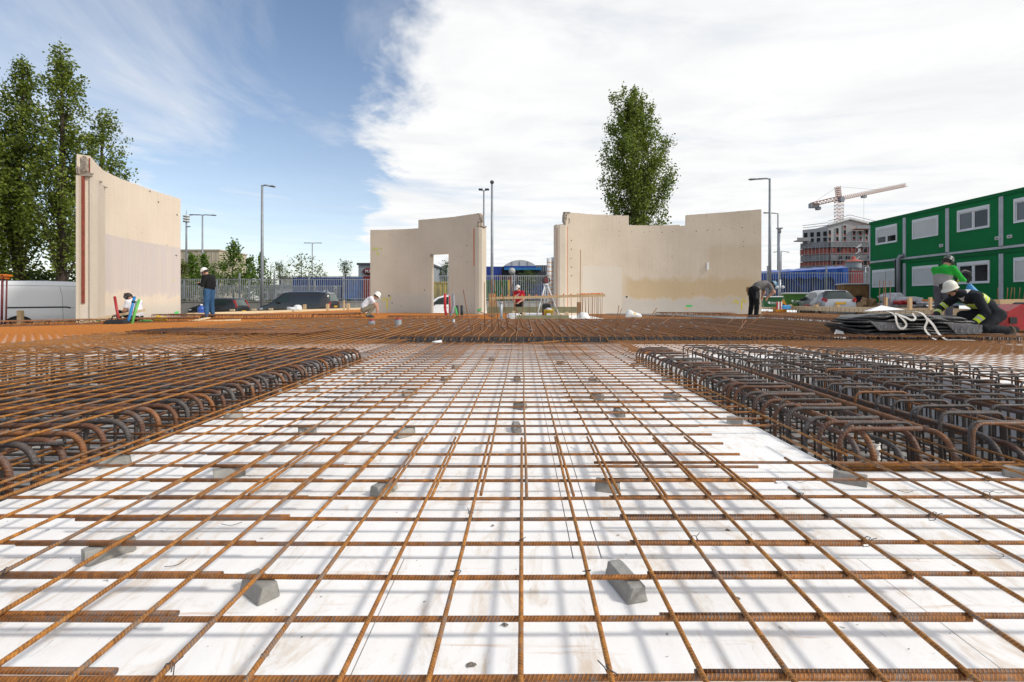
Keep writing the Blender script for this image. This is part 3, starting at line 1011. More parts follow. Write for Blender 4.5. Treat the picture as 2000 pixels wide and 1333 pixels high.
# bars running away from the camera whose near ends bend down
hk2 = [hook_mesh('hook_bar', 3.2, 0.34, 0.10, 0.0120, m_) for m_ in ('rust_brown', 'mid_brown', 'dark_steel')]
for i, x in enumerate((1.405, 1.455, 1.575, 1.665, 1.82, 1.99, 2.08, 2.24, 2.42, 2.60, 2.85, 3.05, 3.3, 3.5)):
    o = link('hook_bar', hk2[i % 3], cageR, (x, 2.005 + random.uniform(-.03, .04), 0.085 + random.uniform(-.02, .035)))
    o.rotation_euler = (0, random.uniform(-.02, .01), -math.pi / 2 + random.uniform(-.03, .03))
for yy, zz in ((1.965, -0.005), (1.945, 0.022), (1.985, -0.12), (1.985, -0.25)):
    bar('front_bar', (1.30, yy, zz), (3.8, yy + random.uniform(-.02, .02), zz + random.uniform(-.01, .01)), 0.0085, 'rust' if zz > -0.1 else 'dark_steel', cageR)
segs = []
for z, dyy in ((-0.38, 0.16),):
    for y in np.arange(2.0, 5.75, dyy):
        segs.append([(1.30, y + RNG.uniform(-.015, .015), z + RNG.uniform(-.01, .01)), (3.72, y + RNG.uniform(-.015, .015), z + RNG.uniform(-.01, .01))])
tag(link('bottom_bars', bars_mesh('bottom_bars', segs, 0.0095, 'dark_steel', 7), cageR), kind='stuff')
segs = []
for x in np.arange(1.34, 3.7, 0.2):
    segs.append([(x, 1.97, -0.39), (x + RNG.uniform(-.02, .02), 5.74, -0.39)])
tag(link('bottom_bars', bars_mesh('bottom_bars', segs, 0.0095, 'mid_brown', 7), cageR), kind='stuff')
# low frames standing behind, where the pit ends on the right
for x0, w in ((3.58, 0.3),):
    for y in np.arange(2.4, 5.6, 0.16):
        link('hoop', mes[0], cageR, (x0 + random.uniform(-.02, .02), y, 0.155), (0, 0, random.uniform(-.05, .05)))

# wrapped post stub among the front hooks
b = MB()
pts = [(1.485, 2.03, -0.30), (1.487, 2.03, 0.03), (1.492, 2.035, 0.075)]
b.tube(pts, 0.0135, 'strap_white', 10)
for k in range(14):
    z = -0.20 + k * 0.021
    b.tube([Vector((1.486, 2.03, z)) + Vector((0.0145 * math.cos(a), 0.0145 * math.sin(a), a * 0.0018)) for a in np.linspace(0, 2 * math.pi, 9)], 0.0028, 'strap_white', 5)
b.build('wrapped_post', 'strap_white', label='short post wrapped in white tape among the hooks of the right cage', cat='post')

# ------------------------------------------------------------------ concrete spacer blocks
sp = MB()
prof = [(-0.036, 0), (0.036, 0), (0.026, 0.036), (-0.026, 0.036)]
sp_me = []
for v in range(3):
    m = MB()
    L = (0.17, 0.15, 0.19)[v]
    for (ya, yb, s) in ((-L / 2, -L / 2 + 0.008, 1), ):
        pass
    st = [(-L / 2, 0.90), (-L / 2 + 0.007, 1.0), (L / 2 - 0.007, 1.0), (L / 2, 0.90)]
    V, F = [], []
    for (yy, s) in st:
        for (px_, pz_) in [(-0.038, 0), (0.038, 0), (0.034, 0.018), (0.027, 0.0375), (0.022, 0.0395), (-0.022, 0.0395), (-0.027, 0.0375), (-0.034, 0.018)]:
            V.append((px_ * s + random.uniform(-.0025, .0025), yy + random.uniform(-.004, .004), max(0.0005, pz_ * (0.97 if s < 1 else 1) + random.uniform(-.0006, .0004))))
    for q in range(3):
        for k in range(8):
            F.append((q * 8 + k, q * 8 + (k + 1) % 8, (q + 1) * 8 + (k + 1) % 8, (q + 1) * 8 + k))
    F += [tuple(range(8)), tuple(reversed(range(24, 32)))]
    m.add(V, F, 'spacer_concrete')
    o_ = m.build('tmp', 'spacer_concrete')
    fix_normals(o_)
    sp_me.append(o_.data)
    bpy.data.objects.remove(o_)
spots = [(508, 1160, 0.9, 'grey concrete spacer block at the near left, set askew under a bar'),
         (1222, 1150, 0.28, 'long grey concrete spacer block at the near right, nearest the camera'),
         (214, 1086, -0.6, 'grey concrete spacer block under the doubled bars at the far left front'),
         (750, 962, -0.45, 'grey concrete spacer block left of the middle bar, in front of the lapped ends'),
         (1187, 958, 1.25, 'dark grey concrete spacer block right of the middle bar, under lapped bar ends'),
         (448, 932, -0.95, 'pale concrete spacer block on the left, between the doubled cross bars'),
         (225, 910, -1.1, 'concrete spacer block on the very edge of the left pit'),
         (1436, 828, 1.1, 'concrete spacer block on bare white board beside the right pit'),
         (1660, 944, 1.0, 'concrete spacer block under a bar at the front corner of the right pit'),
         (1992, 933, 0.9, 'concrete spacer block at the right edge of the picture'),
         (600, 846, -1.0, None), (790, 852, -0.7, None), (1009, 841, 0.1, None), (1016, 799, 0.9, None), (1209, 812, 0.1, None), (1166, 780, 0.8, None), (1301, 747, 0.1, None),
         (1312, 780, 0.9, None), (456, 817, -0.9, None), (612, 766, -1.0, None), (800, 772, -0.8, None), (960, 705, 0.3, None), (890, 720, -0.6, None), (872, 743, -0.5, None),
         (1010, 744, 0.2, None), (1160, 747, 0.9, None), (700, 731, -0.9, None), (1240, 716, 0.3, None), (1095, 712, 0.8, None)]
ORD = ['first', 'second', 'third', 'fourth', 'fifth', 'sixth', 'seventh', 'eighth', 'ninth', 'tenth', 'eleventh', 'twelfth']
zone_of = lambda px: 'left of the middle bars' if px < 900 else ('among the middle bars' if px < 1100 else 'right of the middle bars')
_rank = {}
for s_ in sorted([q for q in spots if q[3] is None], key=lambda q: -q[1]):
    _rank.setdefault(zone_of(s_[0]), []).append(s_[:2])
for i, (px, py, rz, lab) in enumerate(spots):
    Y = FPX * CAMZ / (py - 589.0)
    o = link('spacer_block', sp_me[i % 3], None, (xat(px, Y), Y, 0.0012), (0, 0, rz))
    o.scale = (0.66, 0.80 if i == 1 else 0.56, 0.92)
    tag(o, lab or 'small spacer block further back %s, %s nearest of those' % (zone_of(px), ORD[_rank[zone_of(px)].index((px, py))]), 'spacer block', 'spacer blocks under the mesh')

# scraps of tie wire lying on the boards
for i, (px, py, a, L) in enumerate([(450, 1030, 0.2, 0.06), (345, 1108, 0.9, 0.05), (1035, 915, 0.3, 0.05), (1190, 925, 1.2, 0.03), (1560, 945, -0.4, 0.05), (1770, 965, -0.2, 0.05), (1950, 966, -0.3, 0.05), (1960, 1092, 0.7, 0.02), (820, 870, 0.3, 0.05), (705, 918, 0.5, 0.05)]):
    Y = FPX * CAMZ / (py - 589.0)
    c = Vector((xat(px, Y), Y, 0.003))
    b = MB()
    b.tube([c + Vector((math.cos(a + t * 0.6) * L * t, math.sin(a + t * 0.6) * L * t, 0.0015 + 0.004 * abs(math.sin(t * 3)))) for t in np.linspace(-0.5, 0.5, 6)], 0.0009, 'tie_wire', 5)
    b.build('wire_scrap', 'tie_wire', label='thin scrap of tie wire on the white boards, %s from the left' % ORD[sorted([345, 450, 705, 820, 1035, 1190, 1560, 1770, 1950, 1960]).index(px)], cat='wire scrap', group='scraps of tie wire')
# gouges and small dirt heaps on the boards
for i, (px, py, s) in enumerate([(962, 1028, 0.016), (985, 1222, 0.018), (518, 1280, 0.020), (920, 1300, 0.020), (1420, 1037, 0.017), (1440, 1172, 0.022), (1515, 945, 0.016), (775, 1002, 0.006), (590, 1246, 0.006), (1115, 1243, 0.005), (1775, 1270, 0.006), (250, 1000, 0.006)]):
    Y = FPX * CAMZ / (py - 589.0)
    V, F = [], []
    c = Vector((xat(px, Y), Y, 0.002))
    for k in range(9):
        a = k / 9 * 2 * math.pi
        rr = s * 0.36 * random.uniform(0.3, 1.4)
        V.append((c.x + rr * 1.2 * math.cos(a), c.y + rr * 0.8 * math.sin(a), 0.0018))
    V.append((c.x, c.y, 0.002 + s * 0.25))
    F = [(k, (k + 1) % 9, 9) for k in range(9)]
    b = MB()
    b.add(V, F, 'rubble')
    b.build('dirt_crumb', 'rubble', label='small crumb of grey dirt on the white boards, %s from the left' % ORD[sorted([962, 985, 518, 920, 1420, 1440, 1515, 775, 590, 1115, 1775, 250]).index(px)], cat='dirt', group='crumbs of dirt')

# ------------------------------------------------------------------ far meshes


def far_mesh(label, x0, x1, y0, y1, dx=0.15, dy=0.149, z=0.05, mat='rust_field', hole=None, r=0.0048):
    t = empty('reinforcement_mesh', (0, 0, 0), 0, label, 'rebar mesh', 'welded rebar meshes on the white boards')
    sl = [[(x + RNG.uniform(-.01, .01), y0, z + 0.011), (x + RNG.uniform(-.01, .01), y1, z + 0.011)] for x in np.arange(x0, x1, dx)]
    sc = [[(x0 - RNG.uniform(0, .1), y + RNG.uniform(-.008, .008), z), (x1 + RNG.uniform(0, .1), y + RNG.uniform(-.008, .008), z)] for y in np.arange(y0 + 0.03, y1, dy)]
    tag(link('long_bars', bars_mesh('long_bars', sl, r, mat, 5), t), kind='stuff')
    tag(link('cross_bars', bars_mesh('cross_bars', sc, r * 1.1, mat, 5), t), kind='stuff')
    return t


far_mesh('orange rusty mesh behind the left pit, with white board showing through', -13.8, -6.7, 2.0, 9.6, r=0.0042)
far_mesh('bright orange mesh field in front of the left wall slab', -13.8, -6.2, 9.3, 17.5)
far_mesh('orange mesh field reaching the crouching man in the white shirt', -13.6, -0.5, 16.2, 26.0)
far_mesh('flat orange mesh at the far left edge by the cars', -13.4, -9.0, 25.5, 37.5)
far_mesh('rusty mesh strip between the left pit and the raised dark mat', -7.4, -1.85, 5.75, 7.75, z=0.07, mat='rust_far', r=0.004)
far_mesh('rusty mesh strip between the right pit and the raised dark mat', 1.45, 7.0, 5.75, 7.75, z=0.05, mat='rust_far', r=0.004)
far_mesh('rusty mesh with white gaps on the right, under the black bundle', 3.8, 15.2, -0.5, 9.9, dx=0.15, dy=0.15, mat='rust_far', r=0.0036)
far_mesh('brown rusty mesh behind the black bundle', 9.5, 15.2, 9.6, 19.5, mat='rust_far')
far_mesh('brown rusty mesh field beside the bending man', 3.0, 15.2, 16.2, 30.0, mat='rust_far')

# ------------------------------------------------------------------ raised dark mat across the middle
rm = empty('raised_mat', (0, 0, 0), 0, 'wide raised mat of dark and rusty bars across the middle of the site', 'rebar mat')
segs = [[(-7.2 - RNG.uniform(0, .3), y + RNG.uniform(-.012, .012), 0.115), (8.2 + RNG.uniform(0, .3), y + RNG.uniform(-.012, .012), 0.115)] for y in np.arange(7.8, 15.5, 0.15)]
tag(link('cross_bars', bars_mesh('cross_bars', segs, 0.0065, 'mid_brown', 5), rm), kind='stuff')
segs = [[(-7.2, y + RNG.uniform(-.012, .012), -0.12), (8.2, y + RNG.uniform(-.012, .012), -0.12)] for y in np.arange(7.85, 15.5, 0.12)]
segs += [[(-7.2, y, 0.02), (8.2, y, 0.02)] for y in np.arange(7.82, 15.5, 0.3)]
tag(link('lower_bars', bars_mesh('lower_bars', segs, 0.0085, 'dark_steel', 5), rm), kind='stuff')
segs = []
for y in np.concatenate([[7.78, 7.80, 7.9, 8.05], np.arange(8.3, 15.5, 0.45)]):
    for x in np.arange(-7.1, 8.2, 0.09 if y < 8.1 else 0.2):
        xx = x + RNG.uniform(-.03, .03)
        segs.append([(xx, y + RNG.uniform(-.02, .02), -0.22), (xx + RNG.uniform(-.02, .02), y, 0.12)])
tag(link('uprights', bars_mesh('uprights', segs, 0.0075, 'dark_steel', 5), rm), kind='stuff')
# long bars over the mat; some step up onto it with a kink
x = -7.0
i = 0
while x < 8.0:
    near = 7.72 + random.uniform(-.02, .03)
    m = MB()
    xx = x + random.uniform(-.02, .02)
    if -2.2 < x < 2.6:
        kink = random.uniform(-0.12, 0.12) + (-0.10 if x > 0.3 else 0.08)
        pts = [(xx + kink * 0.2, near, 0.05), (xx + kink * 0.4, near + 0.14, 0.13), (xx + kink * 0.7, near + 1.1, 0.136), (xx - kink * 0.3, near + 2.9, 0.138), (xx - kink * 0.5, near + 5.0, 0.136), (xx - kink, 15.3 + random.uniform(-.3, .3), 0.136)]
        mt = 'rust'
    else:
        pts = [(xx, near - 0.3, 0.132), (xx + random.uniform(-.05, .05), near + 3.5, 0.136), (xx + random.uniform(-.06, .06), 15.3 + random.uniform(-.4, .4), 0.136)]
        mt = 'rust' if x < 0 or random.random() < .4 else 'mid_brown'
    m.tube(pts, 0.0080, mt, 6)
    m.build('long_bar', mt, rm)
    x += 0.15 if abs(x) < 3 else 0.15
    i += 1
# pale wire spacers tied to the mat
clip = MB()
clip.tube([(-0.05, -0.01, 0), (-0.025, 0, 0.022), (0.02, 0.005, 0.022), (0.05, 0.01, 0)], 0.0045, 'grey_pipe', 5)
clip.tube([(-0.03, 0.02, 0.0), (0.045, -0.02, 0.015)], 0.0045, 'grey_pipe', 5)
clip_me = clip.mesh('clip', 'grey_pipe')
for yy, x0, x1, dx in ((9.0, -4.6, 3.0, 0.30), (10.1, -5.4, 4.0, 0.31), (11.4, -6.2, 4.6, 0.33), (13.0, -6.6, 5.0, 0.36)):
    for x in np.arange(x0, x1, dx):
        if random.random() < 0.8:
            link('clip', clip_me, rm, (x + random.uniform(-.05, .05), yy + random.uniform(-.12, .12), 0.143), (0, 0, random.uniform(0.2, 1.4)))


def strip_cage(label, pts, w, h, dx=0.055, mat='mid_brown', z0=0.06, nl=9):
    """low basket of hoops following a path on the floor"""
    t = empty('strip_cage', (0, 0, 0), 0, label, 'rebar cage', 'low strip cages')
    pts = [Vector((p[0], p[1], 0)) for p in pts]
    path = []
    for a, b2 in zip(pts[:-1], pts[1:]):
        n = max(2, int((b2 - a).length / dx))
        for i in range(n):
            path.append((a.lerp(b2, i / n), (b2 - a).normalized()))
    segs = []
    for p, d in path:
        s = Vector((-d.y, d.x, 0)) * (w / 2)
        e = Vector((RNG.uniform(-.08, .08), RNG.uniform(-.08, .08), 0))
        z1 = z0 + h + RNG.uniform(-.03, .012)
        A, B2, C2, D2 = p + s + e, p - s + e, p - s, p + s
        segs += [[(*A.xy, z1), (*B2.xy, z1)], [(*A.xy, z1), (*D2.xy, z0)], [(*B2.xy, z1), (*C2.xy, z0)], [(*D2.xy, z0), (*C2.xy, z0)]]
    tag(link('hoops', bars_mesh('hoops', segs, 0.0065, mat, 5), t), kind='stuff')
    for k in range(nl):
        q = (k / (nl - 1) - 0.5) * w
        for z in (z0 + h + 0.012, z0 + 0.01):
            m = MB()
            line = []
            for i, p in enumerate(pts):
                d = (pts[min(i + 1, len(pts) - 1)] - pts[max(i - 1, 0)]).normalized()
                line.append(p + Vector((-d.y, d.x, 0)) * q + Vector((0, 0, z + random.uniform(-.006, .006))))
            m.tube(line, 0.008, 'mid_brown', 6)
            m.build('long_bar', 'mid_brown', t)
    return t


strip_cage('low dark cage strip in front of the left wall slab', [(-13.9, 10.9), (-12.6, 12.3), (-11.3, 13.8), (-10.4, 15.2)], 0.9, 0.12)
strip_cage('low dark cage strip at the feet of the man in jeans', [(-12.8, 17.2), (-11.0, 17.0), (-9.2, 17.1), (-7.6, 17.8), (-6.4, 19.0)], 0.9, 0.15)
strip_cage('low dark cage strip left of the raised mat, white showing through', [(-6.4, 8.4), (-4.9, 8.1), (-3.3, 7.95)], 1.0, 0.12)
strip_cage('low dark cage strip at the foot of the right wall slab', [(5.6, 20.2), (7.2, 19.9), (8.6, 19.8)], 0.9, 0.14)
strip_cage('low dark cage strip between the bending man and the black bundle', [(8.0, 16.6), (8.6, 14.6), (8.75, 12.6), (8.6, 11.0)], 0.8, 0.14)
strip_cage('low dark cage strip by the door of the middle wall slab', [(-4.6, 16.6), (-3.0, 16.9), (-1.5, 17.0)], 0.8, 0.10)


def rod(p0, p1, r, label, mat='mid_brown', cat='starter bar', group='loose starter bars standing in the middle'):
    b = MB()
    b.tube([p0, Vector(p0).lerp(Vector(p1), .5) + Vector((random.uniform(-.01, .01), 0, 0)), p1], r, mat, 6)
    return b.build('starter_bar', mat, label=label, cat=cat, group=group)


for (px0, py0, px1, py1, Y0, Y1) in [(924, 664, 905, 567, 8.2, 8.3), (961, 664, 960, 546, 8.4, 8.4), (975, 650, 965, 546, 9.2, 9.2), (992, 643, 977, 537, 9.8, 9.9), (1011, 655, 997, 537, 8.8, 9.0), (947, 640, 946, 552, 10.0, 10.0), (1030, 640, 1003, 596, 9.6, 9.8)]:
    rod(at(px0, py0, Y0), at(px1, py1, Y1), 0.0085, 'thin rusty starter bar standing on the raised mat, %s from the left' % ORD[sorted([905, 960, 965, 977, 997, 946, 1003]).index(px1)])
rod(at(934, 608, 13.0), at(1062, 662, 8.0), 0.010, 'long rusty bar lying slanted over the raised mat', 'rust')
rod(at(1010, 672, 7.5), at(1130, 664, 7.9), 0.010, 'long pale rusty bar lying across the front edge of the raised mat', 'rust')
for (px0, py0, px1, py1, Y) in [(1202, 645, 1209, 597, 9.2), (1205, 638, 1214, 603, 9.6), (1247, 652, 1283, 602, 8.6), (1230, 640, 1245, 620, 9.6), (1270, 648, 1316, 617, 8.9), (1414, 640, 1436, 620, 10), (1430, 662, 1458, 626, 8.2), (1440, 655, 1499, 607, 9.0), (1450, 655, 1450, 622, 9.0)]:
    rod(at(px0, py0, Y), at(px1, py1, Y + 0.2), 0.008, 'thin bar sticking up from the right part of the raised mat, %s from the left' % ORD[sorted([1209, 1214, 1283, 1245, 1316, 1436, 1458, 1499, 1450]).index(px1)])
for (px0, py0, px1, py1, Y0, Y1) in [(1390, 636, 1492, 728, 9.5, 5.0), (1549, 646, 1578, 680, 8.6, 7.6), (1560, 655, 1830, 720, 8.4, 5.1), (1330, 640, 1600, 665, 9.5, 7.6)]:
    rod(at(px0, py0, Y0), at(px1, py1, Y1), 0.007, 'long thin bar lying loose on the mesh behind the right pit, %s from the left' % ORD[sorted([1390, 1549, 1560, 1330]).index(px0)], 'mid_brown', 'loose bar', 'loose bars on the mesh')
for k, px in enumerate((1718, 1725.5, 1729, 1738)):
    rod(at(px, 610, 14.0 + 0.2 * k), at(px + 0.5, 548, 14.0 + 0.2 * k), 0.010, '%s from the left of four upright starter bars before the green cabins' % ORD[k], 'mid_brown', group='four upright starter bars')
# ------------------------------------------------------------------ curved concrete wall slabs


class Path:
    def __init__(self, pts, flip=False):
        P = [np.array(p, float) for p in pts]
        P = [2 * P[0] - P[1]] + P + [2 * P[-1] - P[-2]]
        out = []
        for i in range(1, len(P) - 2):
            for t in np.linspace(0, 1, 24, endpoint=False):
                a, b2, c, d = P[i - 1], P[i], P[i + 1], P[i + 2]
                out.append(0.5 * ((2 * b2) + (-a + c) * t + (2 * a - 5 * b2 + 4 * c - d) * t * t + (-a + 3 * b2 - 3 * c + d) * t ** 3))
        out.append(P[-2])
        self.p = np.array(out)
        ds = np.linalg.norm(np.diff(self.p, axis=0), axis=1)
        self.s = np.concatenate([[0], np.cumsum(ds)])
        self.L = self.s[-1]
        self.sg = -1 if flip else 1

    def xy(self, s, off=0.0):
        sc = min(max(s, 0.0), self.L)
        e = 0.05
        x = float(np.interp(sc, self.s, self.p[:, 0]))
        y = float(np.interp(sc, self.s, self.p[:, 1]))
        dx = float(np.interp(sc + e, self.s, self.p[:, 0]) - np.interp(sc - e, self.s, self.p[:, 0]))
        dy = float(np.interp(sc + e, self.s, self.p[:, 1]) - np.interp(sc - e, self.s, self.p[:, 1]))
        l = math.hypot(dx, dy)
        x += dx / l * (s - sc)
        y += dy / l * (s - sc)
        return Vector((x + self.sg * dy / l * off, y - self.sg * dx / l * off, 0))

    def pt(self, s, z, off=0.0):
        v = self.xy(s, off)
        v.z = z
        return v

    def s_at_px(self, px):
        q = 1020 + FPX * self.p[:, 0] / self.p[:, 1]
        return float(np.interp(px, q, self.s))


def wall_piece(m, path, s0, s1, z0, z1, off0, off1, mat, jag=0.0, cham=0.0, ds=0.14, z1b=None):
    """curved block: off0 = inner face offset, off1 = outer face offset (smaller)"""
    n = max(2, int((s1 - s0) / ds) + 1)
    ss = np.linspace(s0, s1, n)
    V, F, U = [], [], []
    zt = []
    for i, s in enumerate(ss):
        oi = off0
        if cham and (i == 0 or i == n - 1):
            oi = off0 - cham
        zz = z1 if z1b is None else z1 + (z1b - z1) * i / (n - 1)
        a, b2 = zz + random.uniform(-jag, jag), zz + random.uniform(-jag, jag)
        zt.append((a, b2))
        V += [path.pt(s, z0, oi), path.pt(s, a, oi), path.pt(s, b2, off1), path.pt(s, z0, off1)]
    for i in range(n - 1):
        a, b2 = i * 4, (i + 1) * 4
        F.append((a, b2, b2 + 1, a + 1))
        U.append(((ss[i], z0), (ss[i + 1], z0), (ss[i + 1], zt[i + 1][0]), (ss[i], zt[i][0])))
        F.append((a + 1, b2 + 1, b2 + 2, a + 2))
        U.append(((ss[i], z1), (ss[i + 1], z1), (ss[i + 1], z1 + .3), (ss[i], z1 + .3)))
        F.append((a + 2, b2 + 2, b2 + 3, a + 3))
        U.append(((ss[i], z1), (ss[i + 1], z1), (ss[i + 1], z0), (ss[i], z0)))
        F.append((a + 3, b2 + 3, b2, a))
        U.append(((ss[i], z0),) * 4)
    for e in (0, (n - 1) * 4):
        F.append((e, e + 1, e + 2, e + 3))
        so = 0.0
        U.append(((so, z0), (so, z1), (so + .3, z1), (so + .3, z0)))
    m.add(V, F, mat, U)


def chunk(c, s, mat='broken_concrete', seed=0, name='broken_edge', parent=None):
    rnd = random.Random(seed)
    bm = bmesh.new()
    bmesh.ops.create_icosphere(bm, subdivisions=2, radius=1.0)
    for v in bm.verts:
        k = 0.72 + 0.45 * rnd.random()
        v.co = Vector((max(-0.85, min(0.85, v.co.x * 1.2)) * s[0] * k, max(-.85, min(.85, v.co.y * 1.2)) * s[1] * k, max(-.85, min(.85, v.co.z * 1.2)) * s[2] * k)) + Vector(c)
    me = bpy.data.meshes.new(name)
    bm.to_mesh(me)
    bm.free()
    me.materials.append(MATS[mat])
    return link(name, me, parent)


def ribbon(path, pts, w, off, mat, name, parent):
    """flat painted stroke on the wall: pts are (s, z)"""
    m = MB()
    for (s0, z0), (s1, z1) in zip(pts[:-1], pts[1:]):
        d = Vector((s1 - s0, z1 - z0))
        if d.length < 1e-6:
            continue
        d.normalize()
        q = Vector((-d.y, d.x)) * w / 2
        m.quad([path.pt(s0 + q.x, z0 + q.y, off), path.pt(s1 + q.x, z1 + q.y, off), path.pt(s1 - q.x, z1 - q.y, off), path.pt(s0 - q.x, z0 - q.y, off)])
    return m.build(name, mat, parent)


# left slab
wA = empty('wall_slab', (0, 0, 0), 0, 'tall curved concrete wall slab on the left with a lilac-grey lower half', 'wall slab', 'curved concrete wall slabs')
pA = Path([(-12.84, 14.36), (-13.76, 15.87), (-14.1, 16.9), (-14.29, 18.08), (-14.41, 19.2), (-14.42, 20.4)], flip=False)
# inside of the curve faces +X: path runs away from camera, normal to the right
m = MB()
wall_piece(m, pA, 0.0, pA.L, -0.1, 5.0, 0.0, -0.30, 'wall_left', jag=0.014, ds=0.1)
m.build('panel', 'wall_left', wA)
m = MB()
wall_piece(m, pA, -0.06, 1.50, -0.08, 4.34, 0.15, 0.002, 'wall_pier', jag=0.03, cham=0.07, ds=0.2)
m.build('pier', 'wall_pier', wA)
# end of the slab: groove with a red sealing strip
m = MB()
e0 = pA.xy(0, 0)
tdir = (pA.xy(0.05, 0) - pA.xy(0, 0)).normalized()
nrm = (pA.xy(0, 0.1) - pA.xy(0, 0)).normalized()


def endbox(mb, o0, o1, z0, z1, d0, d1, mat):
    P = []
    for z in (z0, z1):
        for (o_, d_) in ((o0, d0), (o1, d0), (o1, d1), (o0, d1)):
            q = e0 + nrm * o_ - tdir * d_
            P.append(Vector((q.x, q.y, z)))
    mb.add(P, [(3, 2, 1, 0), (4, 5, 6, 7), (0, 1, 5, 4), (1, 2, 6, 5), (2, 3, 7, 6), (3, 0, 4, 7)], mat)


endbox(m, -0.30, -0.235, -0.08, 4.36, 0.0, 0.09, 'wall_pier')
m.build('end_rib', 'wall_pier', wA)
m = MB()
endbox(m, -0.185, -0.115, 0.62, 4.38, 0.002, 0.035, 'rust_seal')
m.build('sealing_strip', 'rust_seal', wA)
m = MB()
endbox(m, -0.022, 0.004, 4.36, 4.93, 0.002, 0.02, 'rust_seal')
m.build('rust_edge', 'rust_seal', wA)
for i, (o_, z, s) in enumerate([(-0.15, 4.70, (0.14, 0.05, 0.30)), (-0.10, 4.42, (0.22, 0.07, 0.07)), (-0.26, 4.52, (0.06, 0.06, 0.16))]):
    q = e0 + nrm * o_
    chunk((q.x, q.y + 0.0, z), s, 'broken_concrete', 10 + i, 'broken_edge', wA)
q = pA.xy(0.35, 0.08)
chunk((q.x, q.y, 4.34), (0.07, 0.22, 0.04), 'broken_concrete', 20, 'broken_edge', wA)
q = pA.xy(1.0, 0.07)
chunk((q.x, q.y, 4.33), (0.06, 0.3, 0.035), 'broken_concrete', 21, 'broken_edge', wA)
ribbon(pA, [(pA.L - 0.35, 0.20), (pA.L - 0.12, 0.23)], 0.09, 0.006, 'spray_green', 'paint_mark', wA)
ribbon(pA, [(0.05, 0.10), (0.5, 0.12)], 0.07, 0.158, 'spray_green', 'paint_mark', wA)
for (s_, z_) in ((1.75, 3.0), (pA.L - 0.45, 1.55)):
    ribbon(pA, [(s_, z_), (s_ + 0.06, z_ + 0.01)], 0.06, 0.006, 'spray_yellow', 'paint_mark', wA)
for (s_, z_) in ((pA.L - 1.3, 4.62), (pA.L - 1.8, 4.93), (pA.L - 0.25, 4.3), (pA.L - 0.3, 2.6)):
    ribbon(pA, [(s_, z_), (s_ + 0.07, z_ - 0.02)], 0.05, 0.005, 'void', 'drill_hole', wA)

# middle slab with door opening
wB = empty('wall_slab', (0, 0, 0), 0, 'curved concrete wall slab in the middle with a door opening and yellow spray marks', 'wall slab', 'curved concrete wall slabs')
pB = Path([(-8.27, 26.3), (-6.9, 26.1), (-5.5, 25.65), (-3.7, 24.8), (-2.10, 23.7)])
sB = pB.s_at_px
m = MB()
s_st, d0, d1 = sB(817), sB(841), sB(876)
wall_piece(m, pB, 0, s_st - 0.10, -0.1, 4.56, 0, -0.28, 'wall_mid', jag=0.006)
wall_piece(m, pB, s_st - 0.10, s_st, -0.1, 4.50, 0, -0.28, 'wall_mid', jag=0.01)
wall_piece(m, pB, s_st, d0, -0.1, 5.0, 0, -0.28, 'wall_mid', jag=0.006)
wall_piece(m, pB, d0, d1, 3.14, 5.0, 0, -0.28, 'wall_mid', jag=0.006, z1b=5.0)
wall_piece(m, pB, d1, pB.L, -0.1, 5.0, 0, -0.28, 'wall_mid', jag=0.012)
m.build('panel', 'wall_mid', wB)
m = MB()
wall_piece(m, pB, pB.L - 0.25, pB.L + 0.22, -0.08, 4.30, 0.16, -0.26, 'wall_pier', jag=0.03, cham=0.08, ds=0.1)
m.build('pier', 'wall_pier', wB)
ribbon(pB, [(pB.L - 0.335, 2.42), (pB.L - 0.335, 4.28)], 0.075, 0.012, 'orange_seal', 'sealing_strip', wB)
for i, (ds_, z, s) in enumerate([(0.02, 4.75, (0.10, 0.16, 0.24)), (-0.08, 4.45, (0.13, 0.15, 0.16)), (0.15, 4.33, (0.2, 0.18, 0.05)), (-0.12, 4.98, (0.12, 0.14, 0.04))]):
    q = pB.xy(pB.L + ds_, -0.1)
    chunk((q.x, q.y, z), s, 'broken_concrete', 30 + i, 'broken_edge', wB)
q = pB.xy(d0 + 0.03, -0.05)
chunk((q.x, q.y, 3.10), (0.10, 0.1, 0.09), 'broken_concrete', 41, 'broken_edge', wB)


def scribble(path, s0, z0, sc, mat, parent, strokes, w):
    for st in strokes:
        ribbon(path, [(s0 + a * sc, z0 + b2 * sc) for a, b2 in st], w, 0.006, mat, 'paint_mark', parent)


